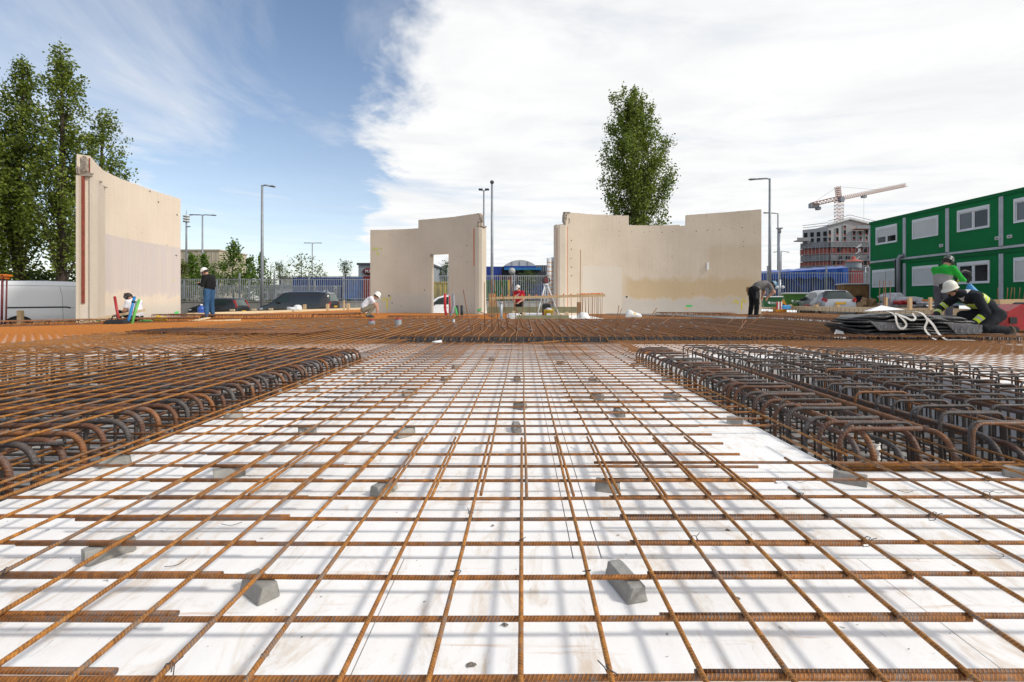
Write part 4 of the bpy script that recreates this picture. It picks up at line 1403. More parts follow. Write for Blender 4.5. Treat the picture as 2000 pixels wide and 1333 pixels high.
arrow = [[(0.5, 0.0), (0.5, 0.45)], [(0.3, 0.25), (0.5, 0.47), (0.72, 0.22)]]
digits = [[(0, 0.6), (0.08, 1.0), (0.1, 0.6)], [(0.2, 0.65), (0.22, 0.95), (0.42, 0.9), (0.4, 0.62)], [(0.5, 0.65), (0.52, 0.95), (0.7, 0.92)], [(0.78, 0.9), (0.95, 0.92), (1.0, 0.62)]]
scribble(pB, sB(729), 3.13, 0.48, 'spray_lime', wB, arrow + digits, 0.026)
scribble(pB, sB(746), 0.42, 0.62, 'spray_yellow', wB, [[(0.5, -0.3), (0.5, 0.5)], [(0.45, -0.3), (0.45, 0.4)], [(0.0, 0.55), (0.25, 0.75), (0.55, 0.45)], [(0.5, 0.45), (0.8, 0.8), (0.95, 0.7)], [(0.1, 0.4), (0.3, 0.6)]], 0.045)
for (px, py, w_) in ((760, 578, .09), (766, 592, .06), (912, 480, .05), (829, 567, .06), (783, 598, .04), (912, 512, .04), (880, 586, .04), (921, 597, .04), (762, 459, .04), (794, 458, .03), (757, 586, .05)):
    s_ = sB(px)
    Y_ = pB.xy(s_).y
    z_ = CAMZ + (589 - py) * Y_ / FPX
    ribbon(pB, [(s_ - w_ / 2, z_), (s_ + w_ / 2, z_ - 0.01)], w_ * 0.8, 0.005, 'void', 'drill_hole', wB)
ribbon(pB, [(pB.L + 0.0, 0.22), (pB.L + 0.24, 0.30)], 0.10, 0.165, 'spray_green', 'paint_mark', wB)

# right slab
wC = empty('wall_slab', (0, 0, 0), 0, 'widest curved concrete wall slab on the right with a notch cut in its top', 'wall slab', 'curved concrete wall slabs')
pC = Path([(2.10, 23.4), (3.6, 24.0), (5.36, 24.35), (6.8, 24.42), (8.2, 24.22), (9.9, 23.85), (11.58, 23.4)])
sC = pC.s_at_px
m = MB()
n0, n1 = sC(1228), sC(1340)
wall_piece(m, pC, 0, n0, -0.1, 5.0, 0, -0.28, 'wall_right', jag=0.014)
wall_piece(m, pC, n0, n1 - 0.3, -0.1, 4.52, 0, -0.28, 'wall_right', jag=0.008)
wall_piece(m, pC, n1 - 0.3, n1, -0.1, 4.47, 0, -0.28, 'wall_right', jag=0.012)
wall_piece(m, pC, n1, pC.L, -0.1, 5.0, 0, -0.28, 'wall_right', jag=0.005, z1b=5.14)
m.build('panel', 'wall_right', wC)
m = MB()
wall_piece(m, pC, -0.52, 0.06, -0.08, 4.34, 0.14, -0.25, 'wall_pier', jag=0.03, cham=0.09, ds=0.12)
m.build('pier', 'wall_pier', wC)
ribbon(pC, [(0.085, 0.25), (0.085, 4.3)], 0.05, 0.012, 'orange_seal', 'sealing_strip', wC)
ribbon(pC, [(-0.50, 0.4), (-0.50, 4.2)], 0.03, 0.085, 'rust_seal', 'sealing_strip', wC)
for i, (ds_, z, s) in enumerate([(0.0, 4.72, (0.12, 0.15, 0.26)), (0.15, 4.6, (0.15, 0.10, 0.2)), (-0.22, 4.34, (0.24, 0.18, 0.06)), (0.1, 4.99, (0.2, 0.14, 0.04))]):
    q = pC.xy(ds_, -0.1)
    chunk((q.x, q.y, z), s, 'broken_concrete', 50 + i, 'broken_edge', wC)
for (px, py, w_) in [(1116, 470, .06), (1116, 487, .06), (1115, 505, .05), (1116, 522, .06), (1116, 539, .06)] + [(1210 + 24 * k, 452 + (k % 3), .04) for k in range(3)] + [(1269, 453, .04), (1293, 454, .05), (1314, 453, .04), (1322, 450, .03), (1360, 452, .05), (1382, 450, .05), (1406, 449, .05), (1430, 446, .03), (1450, 445, .05), (1472, 442, .03), (1210, 435, .03), (1209, 461, .04), (1210, 520, .03), (1224, 580, .10), (1452, 472, .04), (1186, 412 + 10, .03), (1380, 422, .04), (1355, 431, .03), (1474, 455, .03), (1452, 482, .03)]:
    s_ = sC(px)
    Y_ = pC.xy(s_).y
    z_ = CAMZ + (589 - py) * Y_ / FPX
    ribbon(pC, [(s_ - w_ / 2, z_), (s_ + w_ / 2, z_ - 0.008)], w_ * 0.7, 0.005, 'void', 'drill_hole', wC)
scribble(pC, sC(1432), 0.32, 0.55, 'spray_yellow', wC, [[(0.7, -0.1), (0.7, 0.7)], [(0.0, 0.55), (0.25, 0.75), (0.4, 0.4)], [(0.75, 0.9), (1.0, 0.6), (0.95, 0.5)]], 0.06)
scribble(pC, sC(1462), 0.45, 0.5, 'spray_yellow', wC, [[(0.2, -0.1), (0.3, 0.7)]], 0.05)
ribbon(pC, [(sC(1340), 0.45), (sC(1352), 0.45)], 0.09, 0.006, 'spray_green', 'paint_mark', wC)
ribbon(pC, [(sC(1341), 0.30), (sC(1341), 0.42)], 0.05, 0.006, 'spray_yellow', 'paint_mark', wC)
m = MB()
q = pC.pt(sC(1382), 2.42, 0.03)
m.box(q, (0.09, 0.05, 0.36), 'pvc_white', bev=0.008)
m.build('small_box', 'pvc_white', wC)

# ------------------------------------------------------------------ formwork edges


def timber(label, p0, p1, w, h, mat='timber', name='timber_beam', cat='timber', group='timber beams and boards'):
    m = MB()
    m.beam(p0, p1, w, h)
    return m.build(name, mat, label=label, cat=cat, group=group)


timber('long pale timber edge board running back along the left side by the cars', (-14.3, 20.6, 0.06), (-12.1, 37.5, 0.08), 0.06, 0.24, 'timber_pale')
timber('long timber edge board running back along the right side by the parked silver car', (15.45, 12.0, 0.30), (15.55, 31.5, 0.30), 0.06, 0.24, 'timber_pale')
timber('olive timber edge beam at the far left in front of the white van', (-18.0, 15.6, -0.20), (-12.95, 14.9, -0.06), 0.07, 0.22, 'timber_green')
timber('pale timber plank laid level in front of the seated worker', at(157, 630, 13.3), at(284, 606, 14.0), 0.05, 0.075, 'timber_pale')
timber('pale timber board on the ground right of the left wall slab', at(270, 634, 14.6), at(470, 625, 15.6), 0.12, 0.05, 'timber_pale')
timber('short pale timber board lying slanted on another board', at(352, 632, 14.5), at(408, 621, 15.8), 0.10, 0.04, 'timber_pale')
timber('broken timber end leaning on the olive beam', at(66, 632, 15.2), at(96, 627, 15.3), 0.05, 0.06)
timber('second broken timber end leaning on the olive beam', at(110, 633, 15.2), at(136, 626, 15.3), 0.05, 0.05)


def post(label, px, py0, py1, Y, w=0.07, mat='timber', group='upright timber stakes'):
    a, b2 = at(px, py0, Y), at(px, py1, Y)
    m = MB()
    m.box((a + b2) / 2, (w, w * 0.8, abs(a.z - b2.z)))
    m.build('timber_stake', mat, label=label, cat='stake', group=group)


post('timber stake standing before the wheel of the white van', 40, 638, 607, 15.4, 0.13)
post('timber stake left of the rear of the black van', 595, 608, 595, 30, 0.16)
post('timber stake in front of the number plate of the black van', 640, 607, 594, 30, 0.16)
post('thin timber stake right of the black van', 672, 608, 587, 32, 0.09)
post('timber stake nearest the crouching man in white', 680, 606, 593, 30, 0.16)
post('timber stake beside the four upright bars on the right', 1730, 605, 581, 17.5, 0.09)
post('timber stake in front of the red scrap heap', 1777, 606, 581, 17.3, 0.11)
post('timber stake left of the man in the green shirt', 1817, 606, 581, 17.2, 0.09)
for px, Y, lab in ((455, 24, 'near'), (497, 26, 'middle'), (530, 27.5, 'far')):
    m = MB()
    q = at(px, 605, Y)
    m.box((q.x, Y - 0.05, 0.24), (0.22, 0.08, 0.10), 'timber_pale')
    m.build('timber_block', 'timber_pale', label='small %s timber block nailed on the left edge board' % lab, cat='timber', group='timber blocks on the edge board')
for px, Y in ((1565, 28), (1605, 25.5), (1640, 23.8)):
    m = MB()
    q = at(px, 600, Y)
    m.box((15.5, Y, 0.46), (0.14, 0.25, 0.10), 'timber')
    m.build('timber_block', 'timber', label='small timber block nailed on the right edge board, the %s one' % {1565: 'farthest', 1605: 'middle', 1640: 'nearest'}[px], cat='timber', group='timber blocks on the edge board')
# short starter bars standing along the right edge board
segs = [[(15.38, y + RNG.uniform(-.03, .03), 0.05), (15.38 + RNG.uniform(-.03, .03), y, 0.36)] for y in np.arange(12.2, 31, 0.30)]
t = empty('edge_bars', (0, 0, 0), 0, 'row of short upright bars standing along the right edge board', 'starter bars')
tag(link('uprights', bars_mesh('uprights', segs, 0.008, 'mid_brown', 5), t), kind='stuff')

# ------------------------------------------------------------------ props at the left edge
for px, top, lab in ((3, 540, 'maroon steel prop at the left picture edge with an orange cap'), (11.5, 541, 'slim maroon steel prop with an orange cap before the white van')):
    t = empty('steel_prop', at(px, 640, 14.5), 0, lab, 'prop', 'steel props at the left edge')
    H = at(px, top, 14.5).z - at(px, 640, 14.5).z
    MB().cyl((0, 0, 0), (0.03, 0, H), 0.028 if px < 5 else 0.02, 'maroon', 10).build('pole', 'maroon', t)
    m = MB()
    m.box((0.03, 0, H + 0.03), (0.20, 0.14, 0.06), 'orange_plastic', bev=0.01)
    m.box((0.03, 0, H - 0.03), (0.08, 0.08, 0.08), 'orange_plastic')
    m.build('cap', 'orange_plastic', t)

# ------------------------------------------------------------------ conduits


def conduit(label, pts, r, mat, collar=False, group='coloured conduits'):
    m = MB()
    m.tube(pts, r, mat, 12)
    if collar:
        d = (Vector(pts[-1]) - Vector(pts[-2])).normalized()
        c = Vector(pts[-1]) - d * 0.18
        m.cyl(c, c + d * 0.05, r * 1.35, 'black_plastic', 12)
    return m.build('conduit', mat, label=label, cat='conduit', group=group)


conduit('dark red conduit leaning beside the seated worker', [at(235, 640, 13.6), at(229, 610, 13.6), at(224, 580, 13.7)], 0.034, 'red_plastic')
conduit('blue conduit with a black collar before the seated worker', [at(246, 638, 13.3), at(253, 620, 13.4), at(258, 600, 13.5), at(263, 580, 13.6)], 0.034, 'blue_pipe', True)
conduit('grey conduit between the blue and the green one', [at(258, 630, 13.7), at(262, 612, 13.7), at(267, 588, 13.8)], 0.026, 'grey_pipe')
conduit('green conduit right of the seated worker', [at(256, 640, 13.5), at(261, 620, 13.5), at(272, 585, 13.6)], 0.032, 'green_pipe')
conduit('thick red pipe standing in the doorway of the middle slab', [at(872, 618, 17.8), at(869.5, 605, 17.8), at(869, 590, 17.8), at(869.5, 574, 17.8)], 0.048, 'red_pipe')
conduit('thin red pipe behind the thick red one', [at(879, 612, 18.4), at(878, 578, 18.4)], 0.026, 'red_pipe')
conduit('grey bent pipe right of the doorway', [at(879, 618, 17.6), at(884, 608, 17.7), at(886.5, 596, 17.8), at(885, 575, 17.9)], 0.050, 'grey_pipe')
conduit('pale green pipe behind the grey bent pipe', [at(893, 616, 18.0), at(889, 600, 18.0)], 0.03, 'spray_green')
for px in (893, 902):
    m = MB()
    q = at(px, 612, 19.0)
    m.cyl((q.x, q.y, 0.0), (q.x, q.y, 0.52), 0.055, 'black_plastic', 14)
    m.build('pipe_stub', 'black_plastic', label='short black pipe stub at the foot of the middle slab, %s of the two' % ('left' if px < 900 else 'right'), cat='pipe stub', group='black pipe stubs')
for px, py, Y, r, h, mt, lab in ((726, 646, 11.6, 0.075, 0.13, 'grey_pipe', 'left of two grey pipe sockets with a red rim on the raised mat'), (778, 644, 11.3, 0.075, 0.17, 'grey_pipe', 'right of two grey pipe sockets with a red rim on the raised mat'), (886, 634, 13.0, 0.035, 0.10, 'galvanised', 'small pale pipe socket on the raised mat')):
    q = at(px, py, Y)
    m = MB()
    m.lathe([(r * 1.0, -0.1), (r, h), (r * 0.85, h), (r * 0.85, 0.0)], mt, 16, Matrix.Translation((q.x, q.y, 0.10)))
    t = m.build('pipe_socket', mt, label=lab, cat='pipe socket', group='pipe sockets on the mat')
    if r > 0.05:
        m = MB()
        m.lathe([(r * 1.03, h - 0.012), (r * 1.03, h + 0.014), (r * 0.8, h + 0.014), (r * 0.8, h - 0.01)], 'red_plastic', 16, Matrix.Translation((q.x, q.y, 0.10)))
        m.build('rim', 'red_plastic', t)
# items lying in the side of the raised mat
for px, py, lab, mt, r in ((845, 671, 'white pipe end under the front edge of the raised mat', 'pvc_white', 0.035), (695, 672, 'dark red pipe end left of the raised mat', 'red_plastic', 0.03), (866, 676, 'orange pipe end beside the white one', 'orange_plastic', 0.02), (535, 646, 'small white block on the mesh left of the raised mat', 'pvc_white', 0.03)):
    q = at(px, py, 7.7 if py > 660 else 9.8)
    m = MB()
    m.cyl(q, q + Vector((0.13, 0.07, 0.015)), r, mt, 10)
    m.build('pipe_end', mt, label=lab, cat='pipe end')

# ------------------------------------------------------------------ worker's things at the left slab
t = empty('tool_bag', at(228, 641, 13.2), 0.1, 'black tool bag with handles under the plank', 'bag')
b = MB()
b.box((0, 0, 0.11), (0.50, 0.25, 0.22), 'black_plastic', bev=0.05)
b.build('body', 'black_plastic', t)
b = MB()
b.tube([(-0.10, -0.06, 0.20), (-0.07, -0.05, 0.32), (0.03, -0.05, 0.33), (0.08, -0.06, 0.20)], 0.014, 'black_plastic', 8)
b.build('handle', 'black_plastic', t)
t = empty('water_bottle', at(370, 614, 20.2), 0, 'blue water bottle standing on the left edge board', 'bottle')
q = at(370, 613, 20.0)
t.location = (q.x, 20.75, 0.185)
b = MB()
b.lathe([(0.0, 0), (0.15, 0.0), (0.16, 0.03), (0.15, 0.10), (0.16, 0.12), (0.16, 0.20), (0.10, 0.27), (0.045, 0.29), (0.045, 0.33), (0, 0.33)], 'bottle_blue', 16)
b.build('body', 'bottle_blue', t)
b = MB()
b.lathe([(0.05, 0.32), (0.05, 0.37), (0, 0.37)], 'pvc_white', 12)
b.build('cap', 'pvc_white', t)
q = at(314, 630, 14.8)
b = MB()
b.tube([(q.x - 0.22, q.y, 0.12), (q.x - 0.08, q.y, 0.20), (q.x + 0.05, q.y, 0.15), (q.x + 0.16, q.y, 0.16)], 0.06, 'yellow_plastic', 8)
b.box((q.x, q.y, 0.12), (0.30, 0.16, 0.10), 'yellow_plastic', bev=0.03)
b.build('yellow_tool', 'yellow_plastic', label='yellow hand tool lying beside the pale boards', cat='tool')
q = at(285, 634, 14.4)
b = MB()
b.box((q.x, q.y, 0.10), (0.30, 0.12, 0.06), 'spray_green', bev=0.02)
b.build('green_tool_case', 'spray_green', label='small green tool case beside the pale boards', cat='tool case')
q = at(549, 606, 27)
b = MB()
b.lathe([(0.0, 0), (0.30, 0.0), (0.22, 0.45), (0.10, 0.52), (0, 0.52)], 'white_bag', 9, Matrix.Translation((q.x, q.y + 2, -0.05)))
b.build('paper_sack', 'rag_white', label='grey pointed sack standing before the black van', cat='sack')
q = at(537, 607, 26)
b = MB()
b.cyl((q.x - .3, q.y + 2, 0.28), (q.x + .15, q.y + 2, 0.24), 0.09, 'pvc_white', 10)
b.build('white_roll', 'pvc_white', label='short white roll on the edge board before the black van', cat='roll')

# ------------------------------------------------------------------ the middle gap: guard rail, tripod, bucket
t = empty('starter_rail', (0, 0, 0), 0, 'timber rail over a row of thin starter bars with orange caps', 'guard rail')
m = MB()
m.beam((-1.15, 17.2, 0.79), (2.90, 16.9, 0.89), 0.03, 0.09)
m.build('rail', 'timber', t)
xs = list(np.linspace(-1.0, 2.0, 13)) + list(np.linspace(2.1, 2.86, 16))
for i, x in enumerate(xs):
    zt = 0.84 + (x + 1.1) / 4 * 0.09
    yy = 17.25 + random.uniform(-.05, .25)
    m = MB()
    m.cyl((x + random.uniform(-.03, .03), yy, 0.0), (x, yy, zt), 0.0085, 'mid_brown', 6)
    m.build('starter', 'mid_brown', t)
    m = MB()
    m.lathe([(0.018, 0), (0.03, 0.03), (0.03, 0.05), (0, 0.055)], 'orange_plastic', 8, Matrix.Translation((x, yy, zt)))
    m.build('cap', 'orange_plastic', t)
b = MB()
q = at(1123, 500, 16.6)
b.cyl((1.98, 16.6, 0.0), (2.0, 16.6, 2.45), 0.012, 'rust', 6)
tag(b.build('starter_bar', 'rust'), 'tall single rusty bar standing before the pale patch of the right slab', 'starter bar')
timber('olive timber beam behind the starter rail, upper', (-1.4, 19.2, 0.34), (2.2, 19.2, 0.34), 0.08, 0.24, 'timber_green')
timber('olive timber beam at the foot of the starter rail', (-0.2, 16.6, 0.12), (1.6, 16.6, 0.12), 0.08, 0.16, 'timber_green')
timber('pale timber batten leaning behind the tripod', (0.75, 17.8, 0.42), (1.75, 17.5, 0.05), 0.05, 0.06, 'timber_pale')
for k, (x, h_) in enumerate(((-0.45, 0.20), (-0.30, 0.28), (0.05, 0.22), (1.65, 0.24))):
    m = MB()
    m.box((x, 17.9, h_ / 2 + 0.05), (0.12, 0.08, h_), 'timber_pale')
    m.build('timber_block', 'timber_pale', label='short pale timber block %s among the starter bars' % ('at the left end', 'beside the white bag', 'left of the bucket', 'right of the tripod')[k], cat='timber', group='timber blocks at the rail')
t = empty('laser_level', (0.86, 17.6, 0.02), 0.3, 'survey laser level with a red head on a white tripod', 'tripod')
b = MB()
b.box((0, 0, 1.42), (0.14, 0.14, 0.22), 'maroon', bev=0.03)
b.cyl((0, 0, 1.28), (0, 0, 1.33), 0.09, 'black_plastic', 12)
b.build('head', 'maroon', t)
b = MB()
for sx in (-1, 1):
    b.tube([(sx * 0.11, -0.02, 1.36), (sx * 0.15, -0.02, 1.42), (sx * 0.11, -0.02, 1.52)], 0.02, 'black_plastic', 6)
b.box((0, 0, 1.55), (0.10, 0.10, 0.05), 'black_plastic')
b.build('grip', 'black_plastic', t)
b = MB()
b.cyl((0, 0, 1.24), (0, 0, 1.30), 0.10, 'pvc_white', 10)
b.build('plate', 'pvc_white', t)
for a in (-2.6, -0.5, 1.4):
    b = MB()
    b.tube([(0.05 * math.cos(a), 0.05 * math.sin(a), 1.26), (0.30 * math.cos(a), 0.30 * math.sin(a), 0.62)], 0.026, 'pvc_white', 8)
    b.tube([(0.29 * math.cos(a), 0.29 * math.sin(a), 0.65), (0.55 * math.cos(a), 0.55 * math.sin(a), 0.0)], 0.017, 'pvc_white', 8)
    b.build('leg', 'pvc_white', t)
t = empty('bucket', (0.92, 16.9, 0.06), 0, 'yellow bucket with a pale label inside the starter rail', 'bucket')
b = MB()
b.lathe([(0, 0), (0.145, 0.0), (0.17, 0.30), (0.18, 0.30), (0.18, 0.33), (0.16, 0.33), (0.15, 0.1)], 'yellow_plastic', 18)
b.build('body', 'yellow_plastic', t)
b = MB()
b.box((0.0, -0.172, 0.13), (0.15, 0.012, 0.15), 'paper')
b.build('paper_label', 'paper', t)
b = MB()
b.lathe([(0.12, 0.33), (0.10, 0.38), (0.0, 0.40)], 'rag_white', 9)
b.build('rag', 'rag_white', t)
q = at(1067, 600, 17.4)
b = MB()
b.box((q.x, q.y, 0.36), (0.30, 0.2, 0.50), 'black_plastic', bev=0.06)
b.build('black_sack', 'black_plastic', label='black sack hanging between the tripod legs', cat='sack')
q = at(1066, 606, 17.2)
b = MB()
b.box((q.x, q.y, 0.18), (0.24, 0.16, 0.20), 'red_plastic', bev=0.04)
b.tube([(q.x - .05, q.y - .05, 0.25), (q.x + 0.10, q.y - .08, 0.33), (q.x + 0.25, q.y - 0.1, 0.15)], 0.025, 'red_plastic', 6)
b.build('red_tool', 'red_plastic', label='red power tool beside the yellow bucket', cat='tool')
q = at(1004, 612, 17.6)
b = MB()
b.lathe([(0.0, 0.0), (0.22, 0.0), (0.24, 0.08), (0.14, 0.16), (0.0, 0.17)], 'white_bag', 11, Matrix.Translation((q.x, q.y, 0.08)), sx=1.3)
b.build('small_white_bag', 'white_bag', label='small white bag left of the yellow bucket', cat='bag')
q = at(1139, 611, 16.9)
b = MB()
b.lathe([(0.0, 0.0), (0.20, 0.0), (0.22, 0.12), (0.16, 0.24), (0.05, 0.27), (0.0, 0.27)], 'white_bag', 9, Matrix.Translation((q.x, q.y, 0.03)))
b.build('cream_sack', 'strap_white', label='cream sack under the right end of the starter rail', cat='sack')
b = MB()
q = at(1131, 598, 17.6)
b.box((q.x, q.y, 0.35), (0.16, 0.05, 0.60), 'plywood')
b.build('plywood_offcut', 'plywood', label='brown plywood offcut standing under the starter rail', cat='plywood')
b = MB()
q = at(957, 600, 18.0)
b.box((q.x, q.y + 1.5, 0.5), (0.30, 0.06, 1.0), 'plywood', rz=0.1)
b.build('plywood_sheet', 'plywood', label='brown plywood sheet leaning right of the middle slab', cat='plywood')
b = MB()
q = at(979, 600, 17.0)
b.cyl((q.x, q.y, 0.0), (q.x, q.y, 0.62), 0.05, 'galvanised', 12)
b.cyl((q.x, q.y, 0.0), (q.x, q.y, 0.08), 0.12, 'galvanised', 12)
b.cyl((q.x, q.y, 0.62), (q.x, q.y, 0.66), 0.07, 'galvanised', 12)
b.build('steel_stand', 'galvanised', label='galvanised tube stand with a round foot left of the starter rail', cat='stand')
# white cardboard column forms with orange straps
t = empty('column_forms', (0, 0, 0), 0, 'bundle of white column form tubes tied with orange straps', 'tube bundle')
for k, px in enumerate((1072.5, 1080, 1086)):
    q = at(px, 600, 26.0 + 0.25 * (k % 2))
    b = MB()
    b.lathe([(0.0, 0), (0.13, 0.0), (0.13, 3.0 + 0.07 * k), (0.118, 3.0 + 0.07 * k), (0.118, 2.8)], 'pvc_white', 16, Matrix.Translation((q.x, q.y, 0.0)))
    b.build('form_tube', 'pvc_white', t)
    for z in np.arange(0.35, 2.95, 0.24):
        b = MB()
        b.lathe([(0.132, z), (0.136, z + 0.01), (0.136, z + 0.03), (0.132, z + 0.04)], 'orange_machine', 16, Matrix.Translation((q.x, q.y, z)) @ Matrix.Rotation(0.12, 4, 'Y') @ Matrix.Translation((0, 0, -z)))
        b.build('strap', 'orange_machine', t)

# white bag with a yellow mark before the right slab
t = empty('white_sack', at(1236, 611, 18.2), 0.0, 'white plastic sack with a yellow mark before the right wall slab', 'sack')
t.location.z = 0.07
V, F = [], []
prof = [(-0.27, 0.07, 0.10), (-0.25, 0.16, 0.16), (-0.17, 0.165, 0.32), (-0.06, 0.16, 0.27), (0.06, 0.15, 0.20), (0.18, 0.14, 0.17), (0.28, 0.11, 0.13), (0.33, 0.04, 0.05)]
for (x, hy, hz) in prof:
    for k in range(10):
        a = 2 * math.pi * k / 10
        V.append((x + random.uniform(-.01, .01), hy * math.cos(a), max(0.0, hz * (0.5 + 0.5 * math.sin(a)) + random.uniform(-.012, .012))))
for i in range(len(prof) - 1):
    for k in range(10):
        F.append((i * 10 + k, i * 10 + (k + 1) % 10, (i + 1) * 10 + (k + 1) % 10, (i + 1) * 10 + k))
F += [tuple(range(10)), tuple(range(70, 80))]
b = MB()
b.add(V, F, 'white_bag', None, True)
fix_normals(b.build('body', 'white_bag', t))
b = MB()
b.quad([(0.0, -0.155, 0.13), (0.10, -0.15, 0.11), (0.08, -0.12, 0.165), (0.02, -0.13, 0.20)])
b.build('print', 'yellow_plastic', t)

# ------------------------------------------------------------------ the black bundle with white straps
t = empty('sheet_bundle', (6.42, 8.3, 0.06), R(-4), 'strapped bundle of folded black sheets lying on the mesh', 'bundle')
t.scale = (0.84, 0.9, 0.96)
NL = 7
for k in range(NL):
    L0, L1 = -1.28 + 0.05 * abs(k - 2.2) ** 1.25 + random.uniform(-.03, .03), 1.30 - 0.03 * k + random.uniform(-.10, .06)
    n = 40
    V, F = [], []
    hw = 0.42
    th = 0.030
    zb = 0.035 + k * 0.058
    for i in range(n + 1):
        u_ = i / n
        x = L0 + (L1 - L0) * u_
        e = min(1.0, (u_ / 0.16)) ** 0.6
        e2 = min(1.0, ((1 - u_) / 0.05)) ** 0.5
        # sheets converge at the folded left end
        z = zb * (0.55 + 0.45 * e) + 0.14 * (1 - e) + 0.012 * math.sin(9 * u_ + k * 1.7) + 0.008 * math.sin(23 * u_ + k) - 0.05 * max(0, u_ - 0.72) / 0.28 * (k / NL)
        w = hw * (0.55 + 0.45 * e) + 0.02 * math.sin(7 * u_ + 2 * k) + 0.015 * math.sin(31 * u_ + k)
        h = th * (0.35 + 0.65 * e) * (0.6 + 0.4 * e2) + 0.006 * math.sin(17 * u_ + 3 * k)
        ring = [(-1, 0), (-0.93, 0.8), (-0.6, 1.0), (0.6, 1.0), (0.93, 0.8), (1, 0), (0.93, -0.8), (0.6, -1.0), (-0.6, -1.0), (-0.93, -0.8)]
        for (a, c2) in ring:
            V.append((x, a * w, z + c2 * h + 0.004 * math.sin(40 * u_ + 5 * a + k)))
    for i in range(n):
        for q in range(10):
            F.append((i * 10 + q, i * 10 + (q + 1) % 10, (i + 1) * 10 + (q + 1) % 10, (i + 1) * 10 + q))
    F += [tuple(range(10)), tuple(range(n * 10, n * 10 + 10))]
    b = MB()
    b.add(V, F, None, None, True)
    fix_normals(b.build('sheet', 'black_film', t))
# grey spacer strips clipped between the sheets
for (x0, x1, z0, z1, nt) in ((-0.80, -0.22, 0.30, 0.155, 4), (0.62, 1.26, 0.27, 0.10, 5)):
    b = MB()
    yv = -0.445
    b.add([(x0, yv, z0), (x1, yv - 0.01, z0 - 0.02), (x1 - 0.02, yv - 0.01, z1), (x0 + 0.18, yv, z1 - 0.01), (x0, yv + 0.05, z0), (x1, yv + 0.05, z0 - 0.02), (x1 - 0.02, yv + 0.05, z1), (x0 + 0.18, yv + 0.05, z1 - 0.01)],
          [(0, 3, 2, 1), (0, 1, 5, 4), (1, 2, 6, 5), (3, 0, 4, 7), (2, 3, 7, 6)])
    b.build('spacer_strip', 'grey_film', t)
    for k in range(nt):
        x = x0 + 0.16 + (x1 - x0 - 0.2) * k / max(1, nt - 1)
        b = MB()
        b.add([(x - 0.035, yv - 0.012, z1 + 0.03), (x + 0.02, yv - 0.012, z1 + 0.03), (x - 0.005, yv - 0.016, z0 - 0.04), (x + 0.03, yv - 0.030, z1 + 0.05)], [(0, 1, 2), (1, 3, 2)], 'grey_pipe')
        b.build('clip_tooth', 'galvanised', t)


def strap(pts, w, label_part='strap', wd=(1, 0, 0)):
    m = MB()
    pts = [Vector(p) for p in pts]
    V, F = [], []
    for i, p in enumerate(pts):
        d = (pts[min(i + 1, len(pts) - 1)] - pts[max(i - 1, 0)]).normalized()
        s = Vector(wd) - d * d.dot(Vector(wd))
        s = s.normalized() * w / 2
        nn = s.normalized().cross(d) * 0.0035
        V += [p - s - nn, p + s - nn, p + s + nn, p - s + nn]
    for i in range(len(pts) - 1):
        for k in range(4):
            F.append((i * 4 + k, i * 4 + (k + 1) % 4, (i + 1) * 4 + (k + 1) % 4, (i + 1) * 4 + k))
    m.add(V, F, None, None, False)
    return fix_normals(m.build(label_part, 'strap_white', t))


def smooth(pts, n=6):
    pp = Path([(p[0], p[1]) for p in pts])
    P = [np.array(p, float) for p in pts]
    P = [2 * P[0] - P[1]] + P + [2 * P[-1] - P[-2]]
    out = []
    for i in range(1, len(P) - 2):
        for tt in np.linspace(0, 1, n, endpoint=False):
            a, b2, c, d = P[i - 1], P[i], P[i + 1], P[i + 2]
            out.append(0.5 * ((2 * b2) + (-a + c) * tt + (2 * a - 5 * b2 + 4 * c - d) * tt * tt + (-a + 3 * b2 - 3 * c + d) * tt ** 3))
    out.append(P[-2])
    return out


strap(smooth([(-0.48, 0.1, 0.47), (-0.40, -0.25, 0.475), (-0.36, -0.46, 0.42), (-0.35, -0.50, 0.30), (-0.30, -0.50, 0.20), (-0.22, -0.50, 0.19), (-0.17, -0.50, 0.25), (-0.22, -0.50, 0.33), (-0.32, -0.48, 0.43)]), 0.035)
strap(smooth([(-0.35, -0.46, 0.44), (-0.20, -0.50, 0.38), (-0.08, -0.51, 0.33), (0.00, -0.50, 0.36), (-0.03, -0.46, 0.44)]), 0.035)
strap(smooth([(0.00, 0.1, 0.46), (0.06, -0.25, 0.47), (0.14, -0.44, 0.45), (0.22, -0.49, 0.33), (0.17, -0.50, 0.18), (0.25, -0.56, 0.04), (0.30, -0.60, 0.005)]), 0.038)
strap(smooth([(0.22, -0.485, 0.36), (0.32, -0.50, 0.25), (0.40, -0.53, 0.10), (0.46, -0.62, 0.005)]), 0.042)
strap(smooth([(0.42, -0.66, 0.005), (0.65, -0.70, 0.012), (0.90, -0.68, 0.004)]), 0.05, wd=(0, 1, 0))
b = MB()
b.add([(-0.74, -0.30, 0.475), (-0.04, -0.30, 0.50), (-0.10, 0.0, 0.47), (-0.48, 0.06, 0.47), (-0.37, -0.12, 0.575), (-0.72, -0.12, 0.47)], [(0, 1, 4), (1, 2, 4), (2, 3, 4), (3, 5, 4), (5, 0, 4)])
fix_normals(b.build('paper_sheet', 'paper', t))
b = MB()
b.add([(-1.42, -0.30, 0.01), (-1.22, -0.40, 0.005), (-1.20, -0.26, 0.12), (-1.30, -0.20, 0.15)], [(0, 1, 2, 3)])
b.build('paper_scrap', 'strap_white', t)

